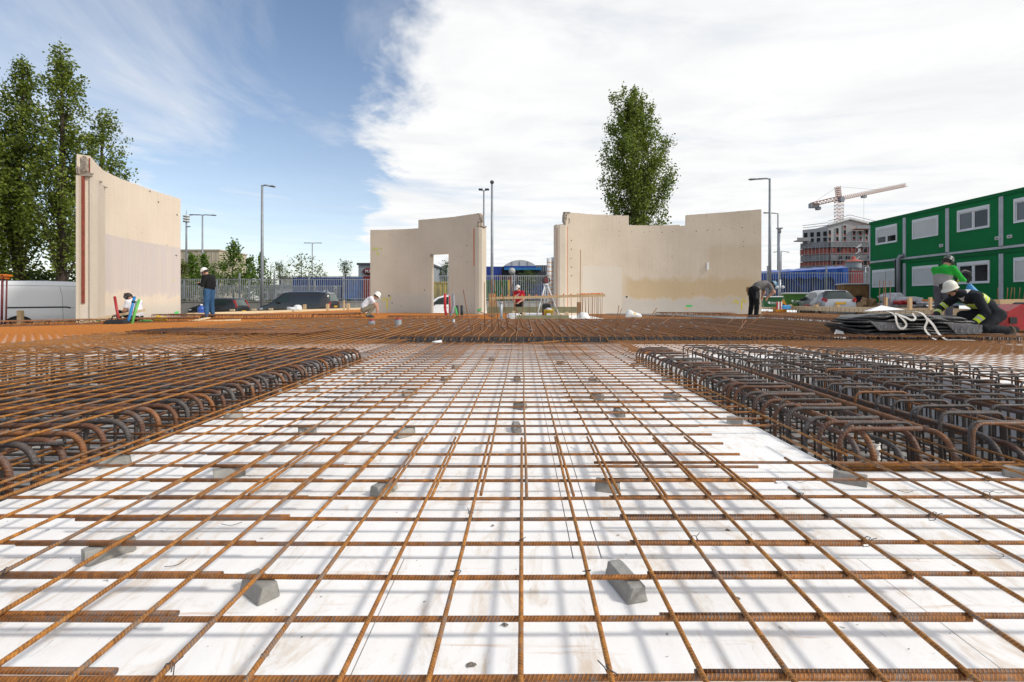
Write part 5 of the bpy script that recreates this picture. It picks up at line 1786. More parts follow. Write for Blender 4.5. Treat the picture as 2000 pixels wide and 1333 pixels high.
# ------------------------------------------------------------------ red machine at the right edge
t = empty('red_machine', (10.05, 9.75, 0.062), R(-8), 'red wheeled floor machine at the right picture edge behind the crouching man', 'machine')
b = MB()
b.prism([(-0.42, 0.06), (0.62, 0.06), (0.62, 0.46), (0.36, 0.48), (0.30, 0.40), (0.08, 0.42), (0.0, 0.55), (-0.16, 0.56), (-0.40, 0.42)], 'y', -0.24, 0.24)
fix_normals(b.build('body', 'red_plastic', t))
b = MB()
b.box((0.10, -0.245, 0.27), (0.22, 0.02, 0.09), 'maroon')
b.build('panel', 'maroon', t)
b = MB()
b.box((-0.33, -0.25, 0.24), (0.12, 0.05, 0.12), 'black_plastic')
b.build('latch', 'black_plastic', t)
b = MB()
b.box((0.45, -0.248, 0.33), (0.12, 0.012, 0.07), 'paper')
b.build('sticker', 'paper', t)
b = MB()
b.box((0.28, 0.0, 0.54), (0.60, 0.34, 0.12), 'black_plastic', bev=0.03)
b.build('lid', 'black_plastic', t)
for sx, r_ in ((0.36, 0.165), (-0.30, 0.06)):
    for sy in (-1, 1):
        b = MB()
        b.cyl((sx, sy * 0.20, r_), (sx, sy * 0.29, r_), r_, 'rubber', 20)
        w_ = b.build('wheel', 'rubber', t)
        b = MB()
        b.lathe([(r_ * 1.01, 0), (r_ * 1.02, 0.02), (r_ * 0.9, 0.025)], 'grey_pipe', 20, Matrix.Translation((sx, sy * 0.24 + 0.02, r_)) @ Matrix.Rotation(math.pi / 2, 4, 'X'))
        b.build('rim', 'grey_pipe', w_)

# ------------------------------------------------------------------ bins, mast, box, rubble on the right
def bin_(label, px0, px1, ptop, pbot, Y, mat, group='green waste bins', lid='pvc_white', logo=True):
    a, c = at(px0, pbot, Y), at(px1, ptop, Y)
    w, h = c.x - a.x, c.z - a.z
    t = empty('waste_bin', ((a.x + c.x) / 2, Y, a.z), R(-14), label, 'bin', group)
    b = MB()
    pr = [(-w * 0.42, 0), (w * 0.42, 0), (w * 0.5, h * 0.92), (-w * 0.5, h * 0.92)]
    b.prism(pr, 'y', 0, 0.85)
    b.box((0, 0.42, h * 0.90), (w * 1.05, 0.92, 0.08), mat)
    fix_normals(b.build('body', mat, t))
    b = MB()
    b.box((0, 0.42, h * 0.99), (w * 1.04, 0.95, 0.07), lid, bev=0.03)
    b.build('lid', lid, t)
    if logo:
        b = MB()
        b.lathe([(0.0, 0), (0.07, 0), (0.07, 0.012), (0.0, 0.012)], 'pvc_white', 14, Matrix.Translation((-w * 0.18, -0.012, h * 0.42)) @ Matrix.Rotation(math.pi / 2, 4, 'X'))
        for k in range(6):
            b.box((-w * 0.05 + k * w * 0.055, -0.008, h * 0.42), (w * 0.036, 0.012, 0.06 + 0.03 * (k in (1, 5))), 'pvc_white')
        for k in range(7):
            b.box((-w * 0.16 + k * w * 0.05, -0.008, h * 0.30), (w * 0.03, 0.012, 0.025), 'pvc_white')
        b.build('print', 'pvc_white', t)
    return t


bin_('dark green open waste bin beside the orange mast foot', 1491, 1527, 580, 600, 27.5, 'green_bin')
bin_('large light green waste bin with a pale lid next to the silver car', 1533, 1580, 573, 600, 29.0, 'green_bin_light')
t = empty('camera_mast', (xat(1522.5, 28.5), 28.5, ground_z(15.1, 28.5)), 0, 'camera mast on an orange wheeled foot behind the bins', 'mast')
b = MB()
H = at(1522, 455, 28.5).z - t.location.z
pr = [(-0.30, 0.0), (0.30, 0.0), (0.28, 0.75), (0.16, 0.98), (0.05, 1.02), (-0.05, 1.02), (-0.16, 0.98), (-0.28, 0.75)]
b.prism(pr, 'y', -0.22, 0.22)
fix_normals(b.build('foot', 'orange_machine', t))
b = MB()
b.box((0, -0.225, 0.70), (0.36, 0.02, 0.12), 'black_plastic')
b.build('slot', 'black_plastic', t)
b = MB()
b.cyl((0, 0, 0.95), (0, 0, 1.08), 0.10, 'black_plastic', 12)
b.cyl((0, 0, 1.0), (0, 0, 2.2), 0.085, 'galvanised', 12)
b.cyl((0, 0, 2.0), (0, 0, H), 0.06, 'galvanised', 12)
b.build('tube', 'galvanised', t)
b = MB()
for sx in (-1, 1):
    b.lathe([(0, -.1), (0.07, -0.07), (0.10, 0), (0.07, 0.07), (0, 0.1)], 'pvc_white', 10, Matrix.Translation((sx * 0.17, -0.05, 1.75)))
b.build('lamp', 'pvc_white', t)
b = MB()
b.cyl((0, 0, H), (0, 0, H + 0.22), 0.09, 'grey_pipe', 12)
b.box((0, 0, H + 0.26), (0.30, 0.22, 0.06), 'grey_pipe')
b.build('camera_head', 'grey_pipe', t)
t = empty('timber_kiosk', (at(1676, 590, 33).x, 33.0, ground_z(23, 33)), R(-10), 'brown plank-clad kiosk with an open hatch behind the silver car', 'kiosk')
w, h = 1.75, at(1676, 556, 33).z - ground_z(23, 33)
for k in range(9):
    b = MB()
    z0 = k * h / 9
    if 2 <= k <= 5:
        b.box((-w * 0.30, 0, z0 + h / 18), (w * 0.40, 0.05, h / 9 - 0.015))
        b.box((w * 0.34, 0, z0 + h / 18), (w * 0.32, 0.05, h / 9 - 0.015))
    else:
        b.box((0, 0, z0 + h / 18), (w, 0.05, h / 9 - 0.015))
    b.build('plank', 'timber_brown', t)
b = MB()
b.box((0, 0.6, h / 2), (w * 0.98, 1.1, h * 0.98), 'timber_brown')
b.build('box', 'timber_brown', t)
b = MB()
b.box((0, 0.5, h + 0.04), (w * 1.08, 1.35, 0.07), 'pvc_white')
b.build('roof', 'pvc_white', t)
b = MB()
b.box((w * 0.04, -0.0, h * 0.42), (w * 0.26, 0.02, h * 0.40), 'void')
b.build('hatch', 'maroon', t)


def rubble_heap(label, cx, cy, z, rx, ry, h, mat, seed, cat='rubble heap', n=60, s=0.18):
    rnd = random.Random(seed)
    V, F = [], []
    for k in range(n):
        a, r = rnd.random() * 6.28, rnd.random() ** 0.6
        x, y = cx + rx * r * math.cos(a), cy + ry * r * math.sin(a)
        zz = z + h * (1 - r) * rnd.uniform(0.3, 1)
        sz = s * rnd.uniform(0.4, 1.2)
        b0 = len(V)
        M = Matrix.Rotation(rnd.random() * 3, 4, Vector((rnd.random(), rnd.random(), rnd.random() + .1)).normalized())
        for q in ((-1, -1, -.5), (1, -.8, -.5), (1, 1, -.6), (-.8, 1, -.5), (-.8, -.7, .5), (.7, -.8, .6), (.8, .7, .5), (-.9, .8, .4)):
            V.append(M @ (Vector(q) * sz * rnd.uniform(.7, 1)) + Vector((x, y, zz)))
        F += [tuple(b0 + i for i in f) for f in ((3, 2, 1, 0), (4, 5, 6, 7), (0, 1, 5, 4), (1, 2, 6, 5), (2, 3, 7, 6), (3, 0, 4, 7))]
    b = MB()
    b.add(V, F)
    return b.build('rubble_heap', mat, label=label, cat=cat)


gz = ground_z(17, 24)
rubble_heap('low heap of rubble and timber offcuts before the green containers', 20.6, 25.2, gz + 0.1, 2.6, 1.8, 0.75, 'rubble', 3, n=150, s=0.2)
rubble_heap('heap of broken boards beside the timber kiosk', 21.3, 30, gz + 0.2, 1.6, 1.0, 0.8, 'plywood', 4, n=36, s=0.24)
q = at(1745, 588, 25.5)
o = chunk((q.x, q.y, 0.62), (0.62, 0.5, 0.52), "rag_white", 5, "plastic_heap")
tag(o, "crumpled heap of white plastic film before the green containers", "plastic heap")

q = at(1768, 590, 25)
o = chunk((q.x, q.y, 0.62), (0.75, 0.4, 0.32), 'rag_white', 6, 'grey_sack_heap')
tag(o, 'long grey sack lying right of the white plastic heap', 'sack')
q = at(1764, 590, 24.4)
b = MB()
b.box((q.x, q.y, 0.62), (0.75, 0.4, 0.22), 'red_plastic', bev=0.06)
b.cyl((q.x - .2, q.y - .22, 0.66), (q.x + .1, q.y - .22, 0.62), 0.07, 'red_plastic', 10)
b.cyl((q.x + .35, q.y - .22, 0.60), (q.x + .55, q.y - .22, 0.60), 0.09, 'black_plastic', 10)
b.build('red_generator', 'red_plastic', label='small red machine half hidden in the scrap heap', cat='machine')
q = at(1808, 590, 24)
b = MB()
b.box((q.x, q.y, 0.60), (0.8, 0.4, 0.14), 'rag_white', bev=0.05)
b.box((q.x + .1, q.y, 0.72), (0.4, 0.3, 0.10), 'orange_plastic', bev=0.03)
b.build('folded_sacks', 'rag_white', label='folded white and orange sacks left of the man in green', cat='sacks')
q = at(1600, 598, 26)
b = MB()
b.lathe([(0.0, 0.0), (0.42, 0.0), (0.40, 0.1), (0.25, 0.2), (0, 0.22)], 'red_plastic', 14, Matrix.Translation((q.x + .4, q.y + 1.5, 0.30)))
b.build('red_tub', 'red_plastic', label='red plastic tub upside down before the silver car', cat='tub')
q = at(1535, 596, 26.5)
b = MB()
b.box((q.x, q.y, 0.36), (0.42, 0.25, 0.22), 'bag_blue', bev=0.05)
b.build('blue_sack', 'bag_blue', label='small blue sack before the green bins', cat='sack')
b = MB()
q = at(1522, 596, 26.5)
for k in range(4):
    b.box((q.x - .12 + .08 * k, q.y, 0.45), (0.075, 0.04, 0.42), 'pvc_white' if k % 2 else 'red_plastic')
b.build('warning_board', 'pvc_white', label='small red and white striped board before the green bins', cat='board')
# ------------------------------------------------------------------ green site cabins
CABX, CABW, CABH, CABZ = 23.5, 3.0, 2.80, 0.45


def cabin(label, i, level, state, wide=False, vent=None):
    y1 = 32.7 - CABW * i
    t = empty('site_cabin', (CABX, y1, CABZ + level * CABH), 0, label, 'site cabin', 'green site cabins')
    # local frame: outer face at x=0 looking to -x, y runs from -CABW to 0
    w0, w1 = (-2.64, -0.30) if wide else (-2.42, -0.62)
    z0, z1 = 1.15, 2.31
    g = 0.004
    b = MB()
    yA, yB = -CABW + 0.11, -0.11
    for (a0, a1, c0, c1) in ((yA, w0, 0.14, 2.56), (w1, yB, 0.14, 2.56), (w0, w1, 0.14, z0), (w0, w1, z1, 2.56)):
        b.box((0.04, (a0 + a1) / 2, (c0 + c1) / 2), (0.08, a1 - a0, c1 - c0), 'green_panel')
    b.box((3.1, -CABW / 2, 1.36), (6.0, CABW - 0.03, 2.66), 'green_panel')
    b.build('wall', 'green_panel', t)
    b = MB()
    b.box((0.03, -CABW / 2, 2.67), (0.14, CABW - 0.01, 0.21), 'green_trim')
    b.build('top_band', 'green_trim', t)
    b = MB()
    b.box((0.05, -CABW / 2, 0.065), (0.10, CABW - 0.01, 0.12), 'column_grey')
    b.build('bottom_rail', 'column_grey', t)
    for y in (-CABW + 0.055, -0.055):
        b = MB()
        b.box((0.01, y, 1.36), (0.10, 0.10, 2.42), 'column_grey')
        b.build('corner_post', 'column_grey', t)
    wn = MB()
    f = 0.075
    for (a0, a1, c0, c1) in ((w0, w1, z0, z0 + f), (w0, w1, z1 - 0.17, z1), (w0, w0 + f, z0 + f, z1 - 0.17), (w1 - f, w1, z0 + f, z1 - 0.17)):
        wn.box((0.0, (a0 + a1) / 2, (c0 + c1) / 2), (0.10, a1 - a0, c1 - c0), 'pvc_white')
    win = wn.build('window', 'pvc_white', t)
    iy0, iy1, iz0, iz1 = w0 + f, w1 - f, z0 + f, z1 - 0.17
    mid = (iy0 + iy1) / 2
    if state in ('glass', 'half'):
        for (a0, a1) in ((iy0, mid - 0.03), (mid + 0.03, iy1)):
            b = MB()
            b.box((0.035, (a0 + a1) / 2, (iz0 + iz1) / 2), (0.02, a1 - a0 - 0.07, iz1 - iz0 - 0.07), 'glass_dark' if (level == 0 or a0 < mid - 0.1) else 'glass_grey')
            b.build('pane', 'glass_dark', win)
            b = MB()
            for (p0, p1, q0, q1) in ((a0, a1, iz0, iz0 + .045), (a0, a1, iz1 - .045, iz1), (a0, a0 + .045, iz0 + .045, iz1 - .045), (a1 - .045, a1, iz0 + .045, iz1 - .045)):
                b.box((0.02, (p0 + p1) / 2, (q0 + q1) / 2), (0.05, p1 - p0, q1 - q0), 'pvc_white')
            b.build('sash', 'pvc_white', win)
        b = MB()
        b.box((0.012, mid, (iz0 + iz1) / 2), (0.07, 0.07, iz1 - iz0), 'pvc_white')
        b.build('mullion', 'pvc_white', win)
    if state in ('shut', 'half'):
        zb = iz0 if state == 'shut' else iz0 + 0.40
        parts = [(iy0, iy1)] if not wide else [(iy0, mid - 0.015), (mid + 0.015, iy1)]
        for (a0, a1) in parts:
            b = MB()
            n = int((iz1 - zb) / 0.055)
            for k in range(n):
                zz = zb + (k + 0.5) * (iz1 - zb) / n
                b.box((0.0, (a0 + a1) / 2, zz), (0.05, a1 - a0 - 0.01, (iz1 - zb) / n - 0.004), 'shutter')
            tag(b.build('shutter', 'shutter', win), kind='stuff')
    if vent:
        b = MB()
        b.box((-0.02, vent, 0.55), (0.06, 0.22, 0.17), 'shutter', bev=0.015)
        b.box((-0.05, vent, 0.55), (0.02, 0.12, 0.09), 'grey_pipe')
        b.build('vent', 'shutter', t)
    return t


cabin('upper green cabin at the far end, roller shutter half down', 0, 1, 'half')
cabin('upper green cabin second from the far end, shutter closed', 1, 1, 'shut', vent=-2.62)
cabin('upper green cabin third from the far end, two dark panes', 2, 1, 'glass', vent=-2.82)
cabin('upper green cabin cut by the right picture edge', 3, 1, 'glass', vent=-0.42)
cabin('lower green cabin at the far end with a wide closed shutter', 0, 0, 'shut', True)
cabin('lower green cabin second from the far end, shutter closed, behind the man in green', 1, 0, 'shut')
cabin('lower green cabin with two dark panes behind the crouching man', 2, 0, 'glass')
cabin('lower green cabin cut by the right picture edge, shutter closed', 3, 0, 'shut')
t = empty('downpipe', (CABX - 0.14, 29.95, CABZ - 0.2), 0, 'dark grey downpipe between the two far lower cabins', 'downpipe')
b = MB()
b.tube([(0.10, -0.25, 3.25), (-0.02, -0.1, 3.22), (-0.05, 0.0, 3.05), (-0.05, 0.0, 0.1)], 0.11, 'pole_grey', 10)
b.build('pipe', 'pole_grey', t)
b = MB()
b.tube([(-0.06, 0.20, 3.05), (-0.06, 0.20, 0.1)], 0.06, 'black_plastic', 8)
b.build('cable', 'black_plastic', t)
for (y, lab) in ((32.5, 'far end'), (29.7, 'downpipe'), (26.7, 'man in green'), (23.7, 'crouching man')):
    b = MB()
    b.box((23.75, y, 0.16), (0.4, 0.4, 0.58), 'kerb_concrete')
    b.build('foundation_block', 'kerb_concrete', label='concrete foundation block under the cabins by the ' + lab, cat='concrete block', group='foundation blocks')
# bars standing before the cabins on the right
for k, px in enumerate((1949, 1966, 1972, 1981, 1990, 1998)):
    rod(at(px, 590, 17.5), at(px + 2 * (k % 3), 562, 17.5), 0.012, 'thin upright bar before the right-hand cabins, %s from the left' % ORD[k], 'mid_brown', group='upright bars before the cabins')
timber('low stack of boards behind the red machine', at(1945, 590, 17.0), at(2010, 589, 17.0), 0.3, 0.16, 'timber')

# ------------------------------------------------------------------ retaining wall and fences
b = MB()
b.box((-14, 37.85, 0.03), (58, 0.25, 1.24), 'kerb_concrete')
b.box((-14, 37.85, 0.68), (58, 0.34, 0.07), 'kerb_concrete')
b.build('retaining_wall', 'kerb_concrete', label='low concrete retaining wall behind the parked cars', cat='wall')


def fence(label, x0, x1, Y, zb, zt, dx, post_dx, mat='galvanised', post_up=0.45, bw=0.028):
    t = empty('palisade_fence', ((x0 + x1) / 2, Y, zb), 0, label, 'fence', 'grey palisade fences')
    L = x1 - x0
    h = zt - zb
    m = MB()
    m.box((0, 0, h / 2), (bw, bw, h))
    pm_ = m.mesh('bar', mat)
    n = int(L / dx)
    for k in range(n):
        link('bar', pm_, t, (-L / 2 + (k + .5) * dx, -0.03, 0.0))
    for z in (0.18, h - 0.06):
        m = MB()
        m.box((0, 0, z), (L, 0.03, 0.05))
        m.build('rail', mat, t)
    m = MB()
    m.box((0, 0, (h + post_up) / 2), (0.09, 0.09, h + post_up))
    pp = m.mesh('post', mat)
    for k in range(int(L / post_dx) + 1):
        link('post', pp, t, (-L / 2 + k * post_dx, 0.07, 0))
    return t


fence('grey palisade fence on the wall behind the black cars', -33.0, -11.2, 37.75, 0.72, 2.45, 0.15, 2.72)
fence('lower grey fence seen through the front one on the left', -33.0, -16.0, 43.0, 0.4, 2.10, 0.17, 2.9)
fence('grey palisade fence seen in the gap between the middle and right slabs', -11.0, 5.0, 37.75, 0.72, 2.72, 0.15, 2.6, post_up=0.1)
fence('grey palisade fence on the right before the blue shed', 10.0, 30.0, 37.75, 0.42, 2.95, 0.19, 4.6, post_up=0.5)
# weeds along the wall top
segs = []
V, F = [], []
for k in range(1500):
    x = RNG.uniform(-34, 8)
    hh = RNG.uniform(0.05, 0.28) * (0.5 + 0.5 * math.sin(x * 1.7) ** 2)
    d = RNG.uniform(-.1, .1)
    b0 = len(V)
    V += [(x, 37.70 + RNG.uniform(-.04, .25), 0.70), (x + 0.06, 37.7 + RNG.uniform(-.04, .25), 0.70), (x + d, 37.7, 0.70 + hh)]
    F.append((b0, b0 + 1, b0 + 2))
tag(link('weeds', tri_mesh('weeds', V, F, 'leaf_shrub')), 'fringe of weeds growing along the top of the retaining wall', 'weeds', kind='stuff')

# ------------------------------------------------------------------ shipping containers


def container(label, x0, x1, Y, zb, h, mat, depth=2.44, pitch=0.30, prints=None, rail=None):
    t = empty('shipping_container', ((x0 + x1) / 2, Y, zb), 0, label, 'container', 'shipping containers behind the fence')
    L = x1 - x0
    xs, ys = [], []
    x = -L / 2 + 0.1
    i = 0
    while x < L / 2 - 0.1:
        for (dx_, dy_) in ((0, 0), (pitch * 0.35, 0), (pitch * 0.5, 0.05), (pitch * 0.85, 0.05)):
            if x + dx_ < L / 2 - 0.1:
                xs.append(x + dx_)
                ys.append(dy_)
        x += pitch
    V, F = [], []
    for a, c in zip(xs, ys):
        V += [(a, c, 0.12), (a, c, h - 0.12)]
    for k in range(len(xs) - 1):
        F.append((2 * k, 2 * k + 2, 2 * k + 3, 2 * k + 1))
    b = MB()
    b.add(V, F, mat)
    b.box((0, depth / 2 + 0.08, h / 2), (L - 0.06, depth - 0.12, h - 0.1), mat)
    b.build('side_panel', mat, t)
    b = MB()
    for z in (0.07, h - 0.06):
        b.box((0, 0.02, z), (L, 0.10, 0.13), rail or mat)
    for x in (-L / 2 + 0.06, L / 2 - 0.06):
        b.box((x, 0.02, h / 2), (0.13, 0.12, h - 0.26), rail or mat)
    b.build('frame', rail or mat, t)
    if prints:
        prints(t, L, h)
    return t


def xxx_print(t, L, h):
    b = MB()
    cx = L * 0.37
    for k in range(3):
        z = h * 0.64 - k * 0.40
        for s in (-1, 1):
            b.beam((cx - 0.15, -0.03, z - 0.16 * s), (cx + 0.15, -0.03, z + 0.16 * s), 0.02, 0.10, 'pvc_white', up=(0, 0, 1))
    b.build('print', 'pvc_white', t)
    b = MB()
    z0 = h * 0.26
    b.prism([(-0.55, z0), (0.30, z0), (0.30, z0 + 0.10), (0.05, z0 + 0.72), (-0.02, z0 + 0.72), (-0.02, z0 + 0.45), (-0.55, z0 + 0.5)], 'y', -0.045, -0.02, 'pvc_white')
    b.prism([(0.40 + 0.40 + 0.40 * math.cos(a), z0 + 0.18 + 0.62 * math.sin(a)) for a in np.linspace(0, math.pi, 12)] + [(0.40, z0), (1.2, z0)][::-1], 'y', -0.045, -0.02, 'pvc_white')
    for k in range(4):
        b.box((-0.48 + 0.2 * k, -0.052, z0 + 0.22), (0.05, 0.02, 0.26), 'container_blue', rz=0)
        b.box((0.50 + 0.18 * k, -0.052, z0 + 0.16), (0.05, 0.02, 0.2), 'container_blue')
    b.build('logo', 'pvc_white', t)


container('dark blue container with three white crosses and a white logo', xat(572, 45), xat(668, 45), 45.0, 0.30, 2.60, 'container_blue', prints=xxx_print)
container('pale worn blue container right of the one with crosses', xat(669, 44), xat(706, 44), 44.4, 0.30, 2.60, 'container_pale_blue', pitch=0.25)
container('dark red container cut by the middle wall slab', xat(708, 44), xat(760, 44), 44.2, 0.35, 2.62, 'container_red', rail='container_red')
container('yellow rusty container seen through the door opening', xat(826, 42), xat(900, 42), 42.0, 0.38, 2.00, 'container_yellow', pitch=0.42)
container('green container in the gap right of the middle slab', xat(925, 40.5), xat(995, 40.5), 40.5, 0.0, 2.45, 'container_green')
b = MB()
b.box((xat(994, 40.3), 40.3, 1.3), (0.16, 0.12, 2.3), 'yellow_plastic')
b.build('corner_guard', 'timber_pale', label='pale yellow upright at the corner of the green container', cat='upright')
container('blue container low behind the man in the red shirt', xat(998, 41), xat(1068, 41), 41.0, 0.0, 2.15, 'container_blue')
# blue shed with tarpaulin
t = empty('tarpaulin_shed', (xat(1545, 41), 41.0, 0.4), R(-7), 'long blue shed under a bright blue tarpaulin behind the right fence', 'shed')
b = MB()
b.box((-0.5, 2.0, 1.35), (8.4, 3.6, 2.7), 'container_blue')
b.build('body', 'container_blue', t)
for k in range(9):
    b = MB()
    b.box((-4.2 + k * 1.0, 0.15, 1.3), (0.10, 0.08, 2.6), 'bldg_dark')
    b.build('stud', 'bldg_dark', t)
b = MB()
V, F = [], []
n = 22
for i in range(n + 1):
    x = -4.8 + 9.3 * i / n
    s = 0.04 * math.sin(i * 2.3)
    zt = 2.55 + 0.55 * i / n
    V += [(x, -0.02 + s, 1.95 + 0.5 * i / n * 0.3 + 0.25 * abs(math.sin(i * 1.1)) - 0.5 * (i > n - 3)), (x, -0.06 + s, zt), (x, 1.2, zt + 0.22 + s), (x, 3.9, zt)]
for i in range(n):
    for k in range(3):
        F.append((i * 4 + k, (i + 1) * 4 + k, (i + 1) * 4 + k + 1, i * 4 + k + 1))
b.add(V, F)
b.build('tarpaulin', 'tarp_blue', t)
b = MB()
b.beam((-0.4, -0.10, 2.75), (0.9, -0.12, 1.3), 0.02, 0.07, 'tarp_blue')
b.build('tarp_tie', 'tarp_blue', t)

# ------------------------------------------------------------------ buildings behind


def block(name, label, px0, px1, ptop, Y, mat, depth=12, zb=0.3, cat='building', roof=None):
    a, c = at(px0, 590, Y), at(px1, ptop, Y)
    t = empty(name, ((a.x + c.x) / 2, Y, zb), 0, label, cat)
    w, h = c.x - a.x, c.z - zb
    b = MB()
    b.box((0, depth / 2, h / 2), (w, depth, h), mat)
    b.build('wall', mat, t)
    if roof:
        b = MB()
        b.box((0, depth / 2, h + 0.15), (w + 0.4, depth + 0.4, 0.3), roof)
        b.build('roof', roof, t)
    return t, w, h


t, w, h = block('office_block', 'plain beige office block behind the trees on the left', 330, 428, 490, 120, 'bldg_beige', roof='bldg_beige')
for k in range(11):
    b = MB()
    b.box((-w / 2 + (k + .5) * w / 11, -0.04, h * 0.5), (0.15, 0.1, h * 0.96), 'bldg_beige')
    b.build('rib', 'bldg_beige', t)
for k in range(4):
    b = MB()
    b.box((-w / 2 + 0.9 + k * 0.01, -0.05, h * (0.25 + 0.17 * k)), (1.6, 0.06, 0.9), 'glass_dark')
    b.build('window', 'glass_dark', t)
t, w, h = block('grey_warehouse', 'grey warehouse with a dark red oval sign left of the middle slab', 700, 840, 518, 72, 'bldg_grey', roof='bldg_dark')
b = MB()
sx = xat(722, 72) - t.location.x
b.lathe([(0.0, 0.0), (1.05, 0.0), (1.05, 0.08), (0, 0.08)], 'maroon', 24, Matrix.Translation((sx, -0.02, h - 0.95)) @ Matrix.Rotation(math.pi / 2, 4, 'X'), sy=0.52)
sg = b.build('sign', 'container_red', t)


def text(body, size, loc, mat, parent, rot=(math.pi / 2, 0, 0), name='lettering', align='CENTER'):
    cu = bpy.data.curves.new(name, 'FONT')
    cu.body = body
    cu.size = size
    cu.align_x = align
    cu.align_y = 'CENTER'
    cu.extrude = 0.01
    tmp = bpy.data.objects.new(name, cu)
    COL.objects.link(tmp)
    dg = bpy.context.evaluated_depsgraph_get()
    me = bpy.data.meshes.new_from_object(tmp.evaluated_get(dg))
    bpy.data.objects.remove(tmp)
    me.materials.clear()
    me.materials.append(MATS[mat])
    return link(name, me, parent, loc, rot)


text('M.R.', 0.6, (sx - 0.1, -0.13, h - 0.95), 'pvc_white', t)
for k in range(5):
    b = MB()
    b.box((-w / 2 + 0.7 + k * 1.9, -0.05, h * 0.45), (0.9, 0.06, 0.7), 'glass_dark')
    b.build('window', 'glass_dark', t)
t, w, h = block('low_white_hall', 'low hall with a pale flat roof behind the blue container', 545, 700, 543, 85, 'bldg_pale', roof='pvc_white')
t, w, h = block('white_office', 'low white hall behind the fence between the black cars', 505, 572, 561, 60, 'pvc_white', roof='bldg_grey')
for k in range(4):
    b = MB()
    b.box((-w / 2 + 0.7 + k * 1.0, -0.05, h * 0.5), (0.6, 0.06, 0.6), 'bldg_dark')
    b.build('window', 'glass_dark', t)
t = empty('gabled_house', (xat(856, 80), 80, 0.3), 0, 'grey gabled house with a chimney seen through the door opening', 'house')
b = MB()
b.prism([(-2.2, 0), (2.2, 0), (2.2, 3.9), (-0.4, 5.0), (-2.2, 4.3)], 'y', 0, 8, 'bldg_grey')
fix_normals(b.build('wall', 'bldg_grey', t))
b = MB()
b.beam((-2.4, 4, 4.3), (-0.4, 4, 5.15), 8.4, 0.16, 'bldg_dark')
b.beam((-0.4, 4, 5.15), (2.5, 4, 3.95), 8.4, 0.16, 'bldg_dark')
rf = b.build('roof', 'bldg_dark', t)
b = MB()
b.box((0.9, 1, 5.2), (0.9, 0.9, 2.2), 'bldg_grey')
b.build('chimney', 'bldg_grey', rf)
b = MB()
b.box((-1.4, -0.03, 3.4), (0.8, 0.05, 1.0), 'glass_dark')
b.build('window', 'glass_dark', t)
# blue industrial building with barrel roof in the gap
t = empty('industrial_hall', (xat(1015, 75), 75, 0.3), 0, 'blue industrial hall with a pale barrel roof in the gap between the slabs', 'building')
X = lambda px: xat(px, 75) - t.location.x
Zp = lambda py: at(1000, py, 75).z - 0.3
b = MB()
b.box(((X(930) + X(980)) / 2, 3, Zp(521) / 2), (X(980) - X(930), 6, Zp(521)), 'bldg_blue')
b.build('wall', 'bldg_blue', t)
b = MB()
b.box(((X(980) + X(1050)) / 2, 5, Zp(520) / 2), (X(1050) - X(980), 8, Zp(520)), 'bldg_dark')
b.build('wall', 'bldg_dark', t)
b = MB()
b.box(((X(1047) + X(1090)) / 2, 3.5, Zp(518) / 2), (X(1090) - X(1047), 6, Zp(518)), 'bldg_dark')
b.build('wall', 'bldg_grey', t)
b = MB()
for k in range(10):
    b.box((X(1049) + k * (X(1090) - X(1049)) / 10, 0.47, Zp(524)), (0.12, 0.1, 1.0), 'bldg_grey')
tag(b.build('cladding_rib', 'bldg_grey', t), kind='stuff')
b = MB()
pl = [(X(983) + (X(1049) - X(983)) * k / 20, Zp(520) + (Zp(507.5) - Zp(520)) * math.sin(math.pi * k / 20) ** 0.8) for k in range(21)]
b.prism(pl, 'y', 0.6, 14, 'bldg_pale')
fix_normals(b.build('barrel_roof', 'bldg_pale', t))
for px in (1000, 1015, 1031):
    b = MB()
    b.box((X(px), 0.55, (Zp(520) + Zp(510)) / 2), (0.08, 0.06, Zp(510) - Zp(520)), 'bldg_grey')
    b.build('roof_seam', 'bldg_grey', t)
b = MB()
b.box(((X(985) + X(1057)) / 2, -0.2, Zp(526)), (X(1057) - X(985), 1.2, 0.35), 'blue_pipe')
b.build('canopy', 'blue_pipe', t)
b = MB()
b.box(((X(985) + X(1046)) / 2, 0.4, Zp(521.5)), (X(1046) - X(985), 1.0, 0.25), 'bldg_blue')
b.build('canopy', 'bldg_blue', t)
for (a, c) in ((990, 1008), (1012, 1028), (1034, 1052), (1058, 1068)):
    b = MB()
    for (p0, p1, q0, q1) in ((a, c, 538.5, 540), (a, c, 547.5, 549), (a, a + 1.2, 538.5, 549), (c - 1.2, c, 538.5, 549)):
        b.box(((X(p0) + X(p1)) / 2, 0.9, (Zp(q0) + Zp(q1)) / 2), (X(p1) - X(p0), 0.2, abs(Zp(q0) - Zp(q1))), 'pvc_white')
    wn = b.build('window', 'pvc_white', t)
    b = MB()
    b.box(((X(a) + X(c)) / 2, 0.95, Zp(544)), (X(c) - X(a) - 0.1, 0.08, 0.8), 'glass_dark')
    b.build('pane', 'glass_dark', wn)
# round sign and red figure sign at the hall
b = MB()
q = at(1000, 530, 60)
b.cyl((q.x, q.y, 0.3), (q.x, q.y, q.z), 0.06, 'pole_grey', 8)
b.lathe([(0, 0), (0.42, 0), (0.42, 0.05), (0, 0.05)], 'bldg_pale', 14, Matrix.Translation((q.x, q.y - 0.08, q.z)) @ Matrix.Rotation(math.pi / 2, 4, 'X'))
b.build('round_sign', 'bldg_pale', label='small round pale road sign before the blue hall', cat='sign')
b = MB()
q = at(993, 560, 55)
b.box((q.x, q.y, 1.7), (0.5, 0.3, 3.2), 'maroon')
b.build('dark_red_pillar', 'maroon', label='narrow dark red pillar before the blue hall', cat='pillar')

